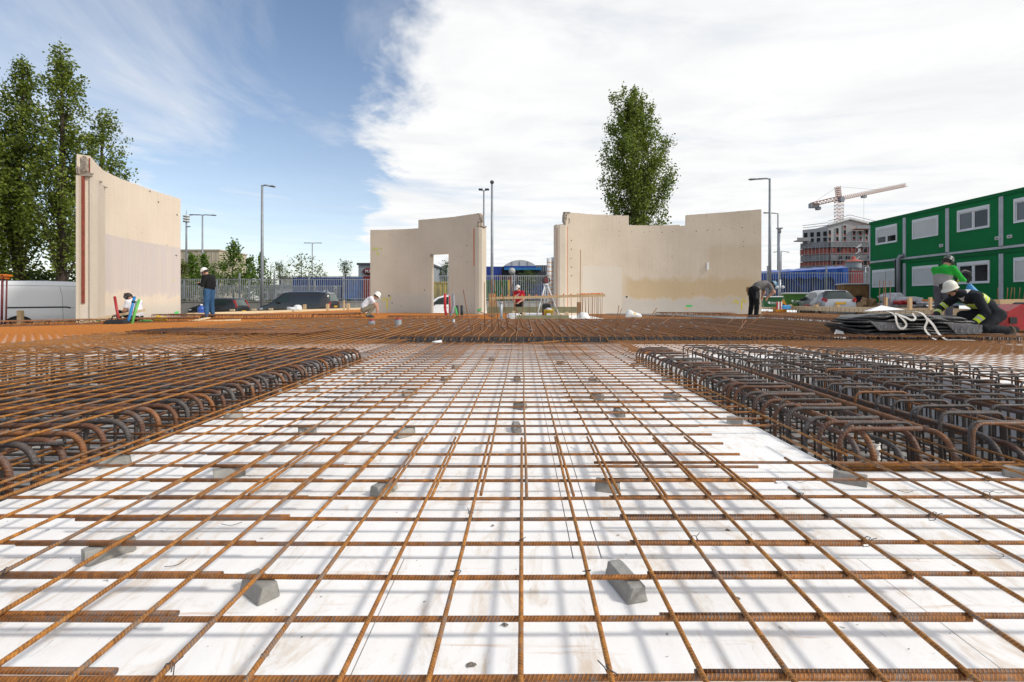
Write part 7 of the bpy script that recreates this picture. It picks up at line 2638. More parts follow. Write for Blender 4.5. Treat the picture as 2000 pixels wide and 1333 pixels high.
def vehicle(name, label, cat, loc, rz, top, belt, half_w, roof_k, paint, wheels, wr, side_windows, front_win=None, rear_win=None, sill=0.22, plan=None, group='parked vehicles', tail=None, head=None, plate=None, glass='glass_car', extras=None, rail=False, dark_low=True):
    """local frame: +x forward, +y left, origin on the ground under the middle. top: silhouette (x, z); belt: (x, z)"""
    t = empty(name, loc, rz, label, cat, group)
    xs = sorted(set([round(p[0], 3) for p in top] + [round(v, 3) for v in np.linspace(top[0][0], top[-1][0], 34)]))
    Hmax = max(p[1] for p in top)
    plan = plan or [(xs[0], 0.86), (xs[0] + 0.25, 0.96), (xs[0] + 0.8, 1.0), (xs[-1] - 0.9, 1.0), (xs[-1] - 0.25, 0.9), (xs[-1], 0.70)]

    def sec(x):
        zt = interp(top, x)
        zb = min(interp(belt, x), zt - 0.03)
        w = half_w * interp(plan, x)
        f = (zt - zb) / max(0.1, Hmax - interp(belt, x))
        wt = w * (0.965 - (0.965 - roof_k) * min(1, f))
        wb = w * 0.975
        return [(w * 0.86, sill), (w * 0.965, sill + 0.06), (w * 1.0, sill + 0.30), (w * 0.992, (zb + sill) / 2 + 0.14), (wb, zb), (wt + (wb - wt) * 0.45, zb + (zt - zb) * 0.55), (wt, zt - 0.07 * min(1, f + .3)), (wt * 0.86, zt - 0.012), (wt * 0.4, zt + 0.012), (0, zt + 0.016)]

    V, F = [], []
    m = len(sec(xs[0]))
    full = 2 * m - 1
    for x in xs:
        s = sec(x)
        ring = [(y, z) for y, z in s] + [(-y, z) for y, z in reversed(s[:-1])]
        V += [(x, y, z) for y, z in ring]
    for i in range(len(xs) - 1):
        for k in range(full - 1):
            F.append((i * full + k, i * full + k + 1, (i + 1) * full + k + 1, (i + 1) * full + k))
        F.append((i * full + full - 1, i * full, (i + 1) * full, (i + 1) * full + full - 1))
    F.append(tuple(range(full)))
    F.append(tuple(reversed(range((len(xs) - 1) * full, len(xs) * full))))
    b = MB()
    b.add(V, F, paint, None, True)
    body = fix_normals(b.build('body', paint, t))

    def side_y(x, z):
        s = sec(x)
        zs = [p[1] for p in s[:8]]
        ys = [p[0] for p in s[:8]]
        return float(np.interp(z, zs, ys))

    def side_patch(nm, poly, mat_, off=0.008):
        for sg in (1, -1):
            n = len(poly)
            c = (sum(p[0] for p in poly) / n, sum(p[1] for p in poly) / n)
            b = MB()
            K = 5
            for i in range(n):
                a, e = poly[i], poly[(i + 1) % n]
                P = []
                for u in range(K + 1):
                    for v in range(K + 1 - u):
                        x = c[0] + (a[0] - c[0]) * u / K + (e[0] - c[0]) * v / K
                        z = c[1] + (a[1] - c[1]) * u / K + (e[1] - c[1]) * v / K
                        P.append((x, sg * (side_y(x, z) + off), z))
                ix = lambda u, v: sum(K + 1 - q for q in range(u)) + v
                F_ = []
                for u in range(K):
                    for v in range(K - u):
                        F_.append((ix(u, v), ix(u + 1, v), ix(u, v + 1)))
                        if v < K - u - 1:
                            F_.append((ix(u + 1, v), ix(u + 1, v + 1), ix(u, v + 1)))
                b.add(P, F_)
            fix_normals(b.build(nm, mat_, t))

    for poly in side_windows:
        side_patch('window', poly, glass)

    def screen(x0, x1, wk, nm, gl, lift=0.012):
        n = 8
        VV, FF = [], []
        for i in range(n + 1):
            x = x0 + (x1 - x0) * i / n
            s = sec(x)
            pr = s[6:]
            d = Vector((0, 0, 0))
            e = 0.01
            sl = (interp(top, x + e) - interp(top, x - e)) / (2 * e)
            nn = Vector((-sl, 0, 1)).normalized() * lift
            row = [(y * wk, z) for y, z in pr]
            row = row + [(-y, z) for y, z in reversed(row[:-1])]
            for y, z in row:
                VV.append((x + nn.x, y, z + nn.z))
        w_ = len(row)
        for i in range(n):
            for k in range(w_ - 1):
                FF.append((i * w_ + k, i * w_ + k + 1, (i + 1) * w_ + k + 1, (i + 1) * w_ + k))
        b = MB()
        b.add(VV, FF, None, None, True)
        fix_normals(b.build(nm, gl, t))
    if front_win:
        screen(front_win[0], front_win[1], 0.93, 'windscreen', glass)
    if rear_win:
        screen(rear_win[0] - 0.02, rear_win[1] + 0.03, 0.985, 'window_surround', 'black_plastic', 0.006)
        screen(rear_win[0], rear_win[1], 0.90, 'rear_window', rear_win[2] if len(rear_win) > 2 else glass)
    for x in wheels:
        for sg in (1, -1):
            w = half_w * interp(plan, x)
            b = MB()
            n = 24
            pts = [(x + (wr + 0.06) * math.cos(a), wr + (wr + 0.06) * math.sin(a)) for a in np.linspace(-0.35, math.pi + 0.35, n)]
            VV = [(px_, sg * (side_y(x, max(sill, min(pz_, 0.8))) + 0.006 if pz_ > sill else w * 0.97), max(pz_, sill - 0.02)) for px_, pz_ in pts]
            b.add(VV, [tuple(range(n)) if sg < 0 else tuple(reversed(range(n)))])
            b.build('wheel_arch', 'void', t)
            Mw = Matrix.Translation((x, sg * (w - 0.10), wr)) @ Matrix.Rotation(math.pi / 2, 4, 'X')
            b = MB()
            b.lathe([(wr * 0.6, -0.11), (wr * 0.93, -0.115), (wr, -0.08), (wr, 0.08), (wr * 0.93, 0.115), (wr * 0.6, 0.11)], 'rubber', 24, Mw)
            tw = b.build('wheel', 'rubber', t)
            b = MB()
            b.lathe([(0, 0.105), (wr * 0.2, 0.11), (wr * 0.30, 0.09), (wr * 0.62, 0.098), (wr * 0.64, 0.112), (wr * 0.64, -0.112), (wr * 0.62, -0.098), (wr * 0.3, -0.09), (wr * 0.2, -0.11), (0, -0.105)], 'rim', 20, Mw)
            b.build('rim', 'rim', tw)
    xr, xf = xs[0], xs[-1]
    if dark_low:
        b = MB()
        b.box(((xr + xf) / 2, 0, sill - 0.02), (xf - xr - 0.5, half_w * 1.7, 0.06), 'black_plastic')
        b.build('underbody', 'black_plastic', t)
    b = MB()
    for sg in (1, -1):
        xm = front_win[0] - 0.45 if front_win else 0.8
        xm = (front_win[0] + front_win[1]) / 2 - 0.25 if front_win else 0.8
        zm = interp(belt, xm) + 0.06
        b.box((xm + 0.1, sg * (half_w + 0.09), zm), (0.12, 0.20, 0.15), paint if paint != 'car_white' else 'black_plastic', bev=0.03)
    for_m = b.v
    half = len(b.v) // 2
    for k in range(2):
        bb = MB()
        bb.add(b.v[k * half:(k + 1) * half], [tuple(q - k * half for q in f) for f in b.f if k * half <= f[0] < (k + 1) * half])
        bb.build('mirror', 'black_plastic', t)
    if tail:
        (xa, ya, za), (xb, yb, zb_), tw, th = tail
        for sg in (1, -1):
            b = MB()
            b.beam((xa, sg * ya, za), (xb, sg * yb, zb_), tw, th, 'tail_red', up=(1, 0, 0))
            b.build('tail_light', 'tail_red', t)
    if head:
        side_patch('headlight', head, 'lamp_clear')
    if plate:
        b = MB()
        b.box((xr - 0.012 + plate[1], 0, plate[0]), (0.02, 0.52, 0.115), 'plate_yellow')
        b.build('number_plate', 'plate_yellow', t)
    if rail:
        for sg in (1, -1):
            b = MB()
            zr = [(x, sg * half_w * 0.66, interp(top, x) + 0.06) for x in np.linspace(-1.5, 0.5, 8)]
            b.tube(zr, 0.02, 'galvanised', 6)
            b.build('roof_rail', 'galvanised', t)
    if extras:
        extras(t, side_y, sec)
    return t


def sideline(t, side_y, pts, w, mat, name, sgs=(1, -1), off=0.006):
    for sg in sgs:
        b = MB()
        fine = [pts[0]]
        for (a, c) in zip(pts[:-1], pts[1:]):
            fine += [(a[0] + (c[0] - a[0]) * q / 8, a[1] + (c[1] - a[1]) * q / 8) for q in range(1, 9)]
        for (a, c) in zip(fine[:-1], fine[1:]):
            d = Vector((c[0] - a[0], c[1] - a[1]))
            d.normalize()
            q = Vector((-d.y, d.x)) * w / 2
            P = [(a[0] + q.x, a[1] + q.y), (c[0] + q.x, c[1] + q.y), (c[0] - q.x, c[1] - q.y), (a[0] - q.x, a[1] - q.y)]
            b.quad([(x, sg * (side_y(x, z) + off), z) for x, z in P])
        b.build(name, mat, t)


# white van behind the left slab, driving to the right
def van_extra(t, sy, sec):
    sideline(t, sy, [(-1.85, 1.02), (-0.35, 1.03), (-0.22, 1.0)], 0.05, 'black_plastic', 'slide_rail')
    sideline(t, sy, [(-0.52, 1.78), (-0.45, 1.45), (-0.42, 0.35)], 0.008, 'seam', 'door_seam')
    sideline(t, sy, [(-2.0, 1.80), (0.5, 1.80), (0.68, 1.72), (0.70, 1.2), (0.55, 1.0), (-0.2, 1.0)], 0.008, 'seam', 'panel_seam')
    sideline(t, sy, [(-1.0, 0.50), (1.3, 0.52)], 0.016, 'seam', 'sill_line')
    sideline(t, sy, [(0.70, 1.10), (0.70, 0.92)], 0.075, 'black_plastic', 'door_handle')


vehicle('delivery_van', 'white delivery van with a black slide rail half behind the left wall slab', 'van', (-18.3 + 1.55 * math.cos(R(45)), 17.6 + 1.55 * math.sin(R(45)), -0.56), R(45),
        [(-2.42, 0.55), (-2.40, 1.2), (-2.33, 1.86), (-2.2, 1.955), (-1.0, 1.99), (0.6, 1.97), (1.0, 1.9), (1.75, 1.25), (2.3, 1.05), (2.42, 0.6)],
        [(-2.42, 1.12), (1.6, 1.10), (2.42, 0.8)], 0.95, 0.88, 'car_white', (-1.55, 1.55), 0.34,
        [[(0.75, 1.2), (1.5, 1.2), (1.05, 1.7), (0.75, 1.72)]], (1.02, 1.72), None, sill=0.26, extras=van_extra, tail=((-2.36, 0.80, 0.9), (-2.36, 0.80, 1.3), 0.1, 0.12))

# black van, front to the left


def bvan_extra(t, sy, sec):
    sideline(t, sy, [(1.05, 1.05), (1.05, 0.4)], 0.012, 'seam', 'door_seam')
    sideline(t, sy, [(0.0, 1.75), (0.0, 0.4)], 0.012, 'seam', 'door_seam')
    sideline(t, sy, [(-2.1, 0.98), (0.0, 0.98)], 0.02, 'seam', 'slide_rail')


VT = [(-2.57, 0.5), (-2.56, 0.9), (-2.50, 1.25), (-2.36, 1.72), (-2.2, 1.86), (-1.5, 1.92), (0.3, 1.91), (0.8, 1.84), (1.55, 1.20), (1.75, 1.08), (2.3, 0.92), (2.5, 0.75), (2.56, 0.45)]
vehicle('black_van', 'glossy black van parked before the fence, front to the left', 'van', (xat(574, 33.4), 34.2, -0.56), R(180), VT, [(-2.57, 1.10), (1.3, 1.10), (2.56, 0.78)], 0.96, 0.84, 'car_black', (-1.62, 1.60), 0.33,
        [[(0.28, 1.16), (1.28, 1.14), (1.12, 1.32), (0.72, 1.70), (0.28, 1.74)]], (0.82, 1.52), (-2.50, -2.36, 'glass_car_light'), sill=0.24, extras=bvan_extra,
        tail=((-2.46, 0.80, 0.82), (-2.44, 0.79, 1.18), 0.12, 0.16), head=[(2.1, 0.80), (2.35, 0.76), (2.40, 0.66), (2.1, 0.68)], plate=(0.88, 0.0), glass='glass_car')
# small black hatchback
PT = [(-1.90, 0.42), (-1.90, 0.62), (-1.84, 0.88), (-1.60, 1.32), (-1.46, 1.42), (-0.9, 1.475), (-0.2, 1.48), (0.25, 1.42), (0.98, 0.98), (1.15, 0.92), (1.65, 0.78), (1.86, 0.62), (1.91, 0.40)]
vehicle('black_hatchback', 'small dark hatchback with tall red tail lights behind the man in jeans', 'car', (xat(420, 35), 35.4, -0.56), R(178), PT, [(-1.9, 0.93), (0.9, 0.90), (1.91, 0.66)], 0.83, 0.80, 'car_black_dull', (-1.22, 1.24), 0.29,
        [[(-0.15, 0.95), (0.82, 0.93), (0.24, 1.32), (-0.15, 1.38)], [(-0.22, 0.95), (-0.22, 1.385), (-0.95, 1.38), (-1.15, 1.30), (-1.30, 0.97)]], (0.28, 0.95), (-1.82, -1.60, 'glass_car_light'), sill=0.20,
        tail=((-1.79, 0.705, 0.78), (-1.60, 0.645, 1.30), 0.11, 0.15), head=[(1.5, 0.70), (1.72, 0.64), (1.75, 0.56), (1.45, 0.60)], plate=(0.52, 0.0))
# white estate behind the door opening
ET = [(-2.2, 0.45), (-2.19, 0.8), (-2.10, 1.15), (-1.85, 1.52), (-1.5, 1.60), (-0.4, 1.64), (0.4, 1.60), (0.75, 1.50), (1.35, 1.08), (1.5, 1.02), (2.05, 0.85), (2.2, 0.6), (2.22, 0.42)]


def est_extra(t, sy, sec):
    sideline(t, sy, [(-1.9, 0.52), (1.9, 0.52)], 0.06, 'black_plastic', 'side_trim')
    sideline(t, sy, [(0.1, 0.86), (0.34, 0.87)], 0.05, 'rim', 'door_handle')
    sideline(t, sy, [(-0.08, 1.5), (-0.08, 0.35)], 0.012, 'seam', 'door_seam')


vehicle('white_estate_car', 'white estate car with roof rails seen through the door opening', 'car', (xat(878, 29.5), 30.2, -0.56), R(180), ET, [(-2.2, 1.02), (1.3, 1.0), (2.2, 0.75)], 0.88, 0.80, 'car_white', (-1.35, 1.35), 0.32,
        [[(0.0, 1.06), (1.08, 1.04), (0.68, 1.40), (0.35, 1.50), (0.0, 1.52)], [(-0.1, 1.06), (-0.1, 1.52), (-1.0, 1.50), (-1.0, 1.06)], [(-1.1, 1.06), (-1.1, 1.5), (-1.7, 1.42), (-1.9, 1.08)]], (0.8, 1.32), (-2.10, -1.85), sill=0.22, rail=True, extras=est_extra)
# silver hatchback, rear towards the camera
ST = [(-2.0, 0.42), (-2.01, 0.62), (-1.94, 0.86), (-1.86, 0.98), (-1.52, 1.33), (-1.40, 1.42), (-0.9, 1.47), (-0.3, 1.472), (0.2, 1.42), (1.05, 0.98), (1.25, 0.92), (1.75, 0.76), (1.95, 0.6), (2.0, 0.40)]


def silver_extra(t, sy, sec):
    b = MB()
    b.box((-1.72, 0.02, 1.07), (0.02, 0.42, 0.02), 'black_plastic')
    b.build('wiper', 'black_plastic', t)
    b = MB()
    b.box((-2.03, 0, 0.48), (0.10, 1.5, 0.16), 'car_silver', bev=0.04)
    b.build('bumper', 'car_silver', t)
    b = MB()
    b.box((-1.40, 0, 1.425), (0.20, 1.05, 0.03), 'car_silver', bev=0.01)
    b.build('spoiler', 'car_silver', t)


vehicle('silver_hatchback', 'silver hatchback parked before the fence, its rear to the camera', 'car', (17.1, 27.4, ground_z(17, 27)), R(80), ST, [(-2.0, 0.95), (1.0, 0.90), (2.0, 0.62)], 0.87, 0.78, 'car_silver', (-1.25, 1.28), 0.31,
        [[(-0.10, 0.97), (0.92, 0.94), (0.28, 1.32), (-0.10, 1.37)], [(-0.16, 0.97), (-0.16, 1.37), (-0.75, 1.35), (-1.0, 1.24), (-1.05, 1.08)]], (0.22, 1.02), (-1.84, -1.50, 'glass_car'), sill=0.20,
        tail=((-1.90, 0.60, 0.84), (-1.74, 0.775, 0.96), 0.16, 0.20), plate=(0.76, -0.0), extras=silver_extra)
# ------------------------------------------------------------------ people: one continuous skin over a posed skeleton


def surface_nets(f, org, h):
    s = f < 0
    nx, ny, nz = f.shape
    c = [(0, 0, 0), (1, 0, 0), (0, 1, 0), (1, 1, 0), (0, 0, 1), (1, 0, 1), (0, 1, 1), (1, 1, 1)]
    sl = lambda a, o: a[o[0]:nx - 1 + o[0], o[1]:ny - 1 + o[1], o[2]:nz - 1 + o[2]]
    cnt_in = sum(sl(s, o).astype(np.int8) for o in c)
    mixed = (cnt_in > 0) & (cnt_in < 8)
    idx = np.argwhere(mixed)
    vid = -np.ones(mixed.shape, int)
    vid[mixed] = np.arange(len(idx))
    acc = np.zeros((len(idx), 3))
    num = np.zeros(len(idx))
    vals = [sl(f, o)[mixed] for o in c]
    for i in range(8):
        for j in range(i + 1, 8):
            d = [c[j][k] - c[i][k] for k in range(3)]
            if sum(abs(q) for q in d) != 1:
                continue
            a, b2 = vals[i], vals[j]
            m = (a < 0) != (b2 < 0)
            t = np.where(m, a / np.where(m, a - b2, 1), 0)
            for k in range(3):
                acc[:, k] += np.where(m, c[i][k] + t * d[k], 0)
            num += m
    V = (idx + acc / num[:, None]) * h + org
    F = []
    for ax in range(3):
        o1, o2 = [(1, 2), (2, 0), (0, 1)][ax]
        n = [nx, ny, nz]
        a = np.take(s, range(0, n[ax] - 1), ax)
        b2 = np.take(s, range(1, n[ax]), ax)
        for flip in (0, 1):
            m = (a & ~b2) if flip == 0 else (~a & b2)
            p = np.argwhere(m)
            p = p[(p[:, o1] > 0) & (p[:, o2] > 0) & (p[:, o1] < n[o1] - 1) & (p[:, o2] < n[o2] - 1)]
            q = []
            for (d1, d2) in ((-1, -1), (0, -1), (0, 0), (-1, 0)):
                r = p.copy()
                r[:, o1] += d1
                r[:, o2] += d2
                q.append(vid[r[:, 0], r[:, 1], r[:, 2]])
            q = np.stack(q, 1)
            F.append(q if flip == 0 else q[:, ::-1])
    F = np.concatenate(F)
    return V, F[(F >= 0).all(1)]


def skin_mesh(name, bones, vox, overrides):
    """bones: list of (key, a, b, ra, rb, mat, blend)"""
    P = np.array([q for bn in bones for q in (bn[1], bn[2])], float)
    rm = max(max(bn[3], bn[4]) for bn in bones)
    lo, hi = P.min(0) - rm - 3 * vox, P.max(0) + rm + 3 * vox
    n = np.ceil((hi - lo) / vox).astype(int) + 1
    f = np.full(n, 1.0, np.float32)
    for (key, a, b2, ra, rb, mt, bl) in bones:
        a, b2 = np.array(a, float), np.array(b2, float)
        R_ = max(ra, rb) + bl + 3 * vox
        i0 = np.maximum(0, np.floor((np.minimum(a, b2) - R_ - lo) / vox).astype(int))
        i1 = np.minimum(n, np.ceil((np.maximum(a, b2) + R_ - lo) / vox).astype(int) + 1)
        g = np.meshgrid(*[lo[k] + vox * np.arange(i0[k], i1[k]) for k in range(3)], indexing='ij')
        p = np.stack(g, -1)
        ab = b2 - a
        L2 = max(1e-9, float(ab @ ab))
        t = np.clip(((p - a) @ ab) / L2, 0, 1)
        d = np.linalg.norm(p - a - t[..., None] * ab, axis=-1) - (ra + (rb - ra) * t)
        sub = f[i0[0]:i1[0], i0[1]:i1[1], i0[2]:i1[2]]
        k = max(bl, 1e-4)
        hh = np.clip(0.5 + 0.5 * (sub - d) / k, 0, 1)
        sub[...] = sub * (1 - hh) + d * hh - k * hh * (1 - hh)
    V, F = surface_nets(f, lo, vox)
    C = V[F].mean(1)
    best = np.full(len(C), 1e9)
    mi = np.zeros(len(C), int)
    mats = []
    for (key, a, b2, ra, rb, mt, bl) in bones:
        a, b2 = np.array(a, float), np.array(b2, float)
        ab = b2 - a
        t = np.clip((C - a) @ ab / max(1e-9, float(ab @ ab)), 0, 1)
        d = np.linalg.norm(C - a - t[:, None] * ab, axis=1) - (ra + (rb - ra) * t)
        if mt not in mats:
            mats.append(mt)
        w = d < best
        best[w] = d[w]
        mi[w] = mats.index(mt)
        for (t0, t1, om) in overrides.get(key, ()):
            if om not in mats:
                mats.append(om)
            tt = (C - a) @ ab / max(1e-9, float(ab @ ab))
            mi[w & (tt > t0) & (tt < t1)] = mats.index(om)
    me = tri_mesh(name, V, F, mats[0], True)
    for mt in mats[1:]:
        me.materials.append(MATS[mt])
    me.polygons.foreach_set('material_index', mi)
    me.update()
    return me


def hand_bones(w, d, nrm, mat, curl=0.5, tag_=''):
    """wrist w, direction d, palm normal nrm -> palm, four fingers, thumb"""
    w, d, nrm = Vector(w), Vector(d).normalized(), Vector(nrm)
    nrm = (nrm - d * nrm.dot(d)).normalized()
    s = d.cross(nrm).normalized()
    out = []
    for k in (-1, 0, 1):
        out.append(('palm' + tag_, w + s * 0.018 * k, w + d * 0.085 + s * 0.024 * k, 0.017, 0.014, mat, 0.012))
    for k, L in zip((-1.5, -0.5, 0.5, 1.5), (0.066, 0.078, 0.074, 0.058)):
        p0 = w + d * 0.088 + s * 0.0175 * k
        p1 = p0 + (d * math.cos(curl * 0.7) + nrm * math.sin(curl * 0.7)) * L * 0.5
        p2 = p1 + (d * math.cos(curl * 1.9) + nrm * math.sin(curl * 1.9)) * L * 0.55
        out += [('finger' + tag_, p0, p1, 0.0095, 0.0088, mat, 0.004), ('finger' + tag_, p1, p2, 0.0088, 0.0075, mat, 0.004)]
    q0 = w + d * 0.025 + s * 0.03
    q1 = q0 + (d * 0.6 + s * 0.7 + nrm * 0.35).normalized() * 0.045
    q2 = q1 + (d * 0.9 + nrm * 0.4).normalized() * 0.035
    out += [('thumb' + tag_, q0, q1, 0.012, 0.010, mat, 0.008), ('thumb' + tag_, q1, q2, 0.010, 0.008, mat, 0.004)]
    return out


def human(label, loc, rz, J, C, vox=0.014, overrides=None, group='workers on the site', scale=1.0):
    """J: joints in the body frame (x forward, y left, z up). C: materials"""
    t = empty('person', loc, rz, label, 'person', group)
    t.scale = (scale,) * 3
    V3 = Vector
    J = {k: V3(v) for k, v in J.items()}
    fd = J['face'].normalized()
    hd = J['head']
    # head frame
    lat = V3((0, 1, 0)) if 'lat' not in J else J['lat'].normalized()
    up = fd.cross(lat).normalized()
    if up.dot(J['head'] - J['neck']) < 0:
        up = -up
    bn = []
    sk = C['skin']
    sh, sh2, tr = C['shirt'], C.get('shirt2', C['shirt']), C['trousers']
    # torso as side by side strands so that it is wider than deep
    L = lambda a, b2, u: a.lerp(b2, u)
    hc = L(J['hipL'], J['hipR'], 0.5)
    side = (J['hipL'] - J['hipR']).normalized()
    sside = (J['shL'] - J['shR']).normalized()
    for k in (-1, 1):
        bn.append(('pelvis', hc + side * 0.075 * k + V3((0, 0, 0.0)), L(hc, J['belly'], 0.55) + side * 0.065 * k, 0.115, 0.105, tr, 0.05))
    for k in (-1, 0, 1):
        bn.append(('belly', L(hc, J['belly'], 0.62) + side * 0.06 * k, J['belly'] + side * 0.06 * k, 0.118, 0.12, sh2, 0.05))
        bn.append(('lowback', J['belly'] + side * 0.062 * k, L(J['belly'], J['chest'], 0.6) + sside * 0.068 * k, 0.118, 0.122, sh2, 0.05))
        bn.append(('chest', L(J['belly'], J['chest'], 0.55) + sside * 0.068 * k, J['chest'] + sside * 0.085 * k, 0.12, 0.115, sh, 0.05))
    bn.append(('shoulders', J['shL'], J['shR'], 0.070, 0.070, sh, 0.06))
    bn.append(('yoke', L(J['chest'], J['neck'], 0.25), L(J['chest'], J['neck'], 0.75), 0.11, 0.075, sh, 0.05))
    bn.append(('neck', L(J['chest'], J['neck'], 0.8), L(J['neck'], hd, 0.55), 0.058, 0.055, C.get('neck', sk), 0.03))
    # head
    bn.append(('cranium', hd - fd * 0.022 + up * 0.028, hd + fd * 0.012 + up * 0.030, 0.092, 0.088, C.get('scalp', sk), 0.02))
    bn.append(('face', hd + fd * 0.028 + up * 0.01, hd + fd * 0.030 - up * 0.055, 0.068, 0.056, sk, 0.025))
    bn.append(('jaw', hd + fd * 0.02 - up * 0.07, hd + fd * 0.052 - up * 0.093, 0.048, 0.034, C.get('beard', sk), 0.02))
    bn.append(('nose', hd + fd * 0.085 - up * 0.005, hd + fd * 0.106 - up * 0.036, 0.011, 0.016, sk, 0.010))
    bn.append(('brow', hd + fd * 0.082 + up * 0.022 + lat * 0.03, hd + fd * 0.082 + up * 0.022 - lat * 0.03, 0.014, 0.014, C.get('brow', sk), 0.012))
    bn.append(('mouth', hd + fd * 0.080 - up * 0.062 + lat * 0.018, hd + fd * 0.080 - up * 0.062 - lat * 0.018, 0.010, 0.010, C.get('beard', sk), 0.008))
    for k in (-1, 1):
        bn.append(('ear', hd + lat * 0.083 * k + up * 0.012, hd + lat * 0.087 * k - up * 0.02, 0.016, 0.013, sk, 0.008))
        bn.append(('eye', hd + fd * 0.086 + lat * 0.031 * k + up * 0.003, hd + fd * 0.088 + lat * 0.032 * k + up * 0.003, 0.011, 0.011, 'hair', 0.004))
    fat = C.get('fat', 1.0)
    for s in 'LR':
        sl = C.get('sleeve', sh)
        ua = C.get('upper', sl)
        bn.append(('upperarm' + s, J['sh' + s], L(J['sh' + s], J['el' + s], 0.55), 0.066 * fat, 0.058 * fat, sl, 0.03))
        bn.append(('lowersleeve' + s, L(J['sh' + s], J['el' + s], 0.5), J['el' + s], (0.056 if ua == sl else 0.047) * fat, (0.05 if ua == sl else 0.043) * fat, ua, 0.015))
        fa = C.get('fore', ua)
        bn.append(('forearm' + s, J['el' + s], J['wr' + s], (0.05 if fa not in ('skin', 'skin_tan') else 0.044) * fat, (0.04 if fa not in ('skin', 'skin_tan') else 0.029) * fat, fa, 0.015))
        bn += hand_bones(J['wr' + s], J.get('hd' + s, J['wr' + s] - J['el' + s]), J.get('hn' + s, V3((0, -1 if s == 'L' else 1, 0))), C.get('hand' + s, C.get('hand', sk)), 0.7, s)
        bn.append(('thigh' + s, J['hip' + s], J['kn' + s], 0.098 * fat, 0.068 * fat, tr, 0.04))
        bn.append(('calf' + s, J['kn' + s], L(J['kn' + s], J['an' + s], 0.4), 0.066 * fat, 0.062 * fat, tr, 0.02))
        bn.append(('shin' + s, L(J['kn' + s], J['an' + s], 0.4), J['an' + s], 0.062 * fat, 0.054 * fat, tr, 0.02))
        an, to = J['an' + s], J['to' + s]
        d = (to - an)
        bn.append(('boot' + s, an - d * 0.12 + V3((0, 0, -0.02)) * (1 if d.z > -0.09 else 0.3), L(an, to, 0.6), 0.052, 0.046, C['boots'], 0.02))
        bn.append(('toe' + s, L(an, to, 0.5), to, 0.046, 0.036, C['boots'], 0.02))
    me = skin_mesh('body', bn, vox, overrides or {})
    link('body', me, t)
    M = Matrix((( fd.x, lat.x, up.x, 0), (fd.y, lat.y, up.y, 0), (fd.z, lat.z, up.z, 0), (0, 0, 0, 1)))
    Mh = Matrix.Translation(hd) @ M
    if C.get('helmet'):
        b = MB()
        hm = C['helmet']
        tilt = Matrix.Translation((0, 0, 0.035)) @ Matrix.Rotation(-0.08, 4, 'Y')
        V, F = [], []
        prof = [(1.12, -0.012, 1.0), (1.0, 0.0, 0.0), (0.98, 0.03, 0), (0.90, 0.075, 0), (0.70, 0.112, 0), (0.40, 0.134, 0), (0.0, 0.14, 0)]
        n = 24
        for (r, z, br) in prof:
            for k in range(n):
                a = 2 * math.pi * k / n
                rx, ry = 0.122 * r, 0.104 * r
                ex = 0.055 * br * max(0, math.cos(a)) ** 1.5
                ridge = 0.006 * (r < 0.95 and abs(math.sin(a)) < 0.2)
                V.append(Mh @ tilt @ Vector((rx * math.cos(a) + ex, ry * math.sin(a), z - ex * 0.35 + ridge)))
        for i in range(len(prof) - 1):
            for k in range(n):
                F.append((i * n + k, i * n + (k + 1) % n, (i + 1) * n + (k + 1) % n, (i + 1) * n + k))
        b.add(V, F, hm, None, True)
        o = b.build('helmet', hm, t)
        md = o.modifiers.new('thick', 'SOLIDIFY')
        md.thickness = 0.004
    if C.get('hair'):
        b = MB()
        b.lathe([(0.0, 0.128), (0.06, 0.118), (0.095, 0.075), (0.104, 0.02), (0.10, -0.02), (0.07, -0.06)], 'hair', 18, Mh @ Matrix.Translation((-0.016, 0, 0.0)) @ Matrix.Rotation(0.35, 4, 'Y') @ Matrix.Scale(1.05, 4, (1, 0, 0)))
        b.build('hair', C['hair'], t)
    if C.get('cap'):
        b = MB()
        b.lathe([(0.0, 0.130), (0.06, 0.120), (0.098, 0.08), (0.105, 0.035)], C['cap'], 18, Mh)
        V = []
        b.add([Mh @ Vector(p) for p in ((0.06, -0.085, 0.045), (0.09, -0.06, 0.05), (0.185, -0.055, 0.035), (0.195, 0.0, 0.04), (0.185, 0.055, 0.035), (0.09, 0.06, 0.05), (0.06, 0.085, 0.045))], [(0, 1, 2, 3, 4, 5, 6)], C['cap'])
        b.build('cap', C['cap'], t)
    if C.get('muffs'):
        for k in (-1, 1):
            b = MB()
            b.lathe([(0, -0.02), (0.038, -0.018), (0.042, 0.0), (0.038, 0.018), (0, 0.022)], C['muffs'], 14, Mh @ Matrix.Translation((0, 0.105 * k, 0.0)) @ Matrix.Rotation(math.pi / 2, 4, 'X'), sy=1.25)
            b.build('ear_muff', C['muffs'], t)
        b = MB()
        b.tube([Mh @ Vector((-0.01, 0.108 * math.cos(a), 0.16 * math.sin(a))) for a in np.linspace(0.1, math.pi - 0.1, 11)], 0.007, C['muffs'], 6)
        b.build('headband', C['muffs'], t)
    return t


STAND = dict(hipL=(0, .09, .93), hipR=(0, -.09, .93), knL=(.02, .12, .50), knR=(.02, -.12, .50), anL=(-.02, .14, .09), anR=(-.02, -.14, .09), toL=(.17, .17, .036), toR=(.17, -.17, .036),
             belly=(.0, 0, 1.12), chest=(.02, 0, 1.33), neck=(.06, 0, 1.50), head=(.10, 0, 1.63), face=(1, 0, -.3), shL=(.02, .19, 1.42), shR=(.02, -.19, 1.42),
             elL=(.02, .27, 1.14), elR=(.02, -.27, 1.14), wrL=(.24, .12, 1.10), wrR=(.24, -.12, 1.10))


def pose(**kw):
    d = dict(STAND)
    d.update(kw)
    return d


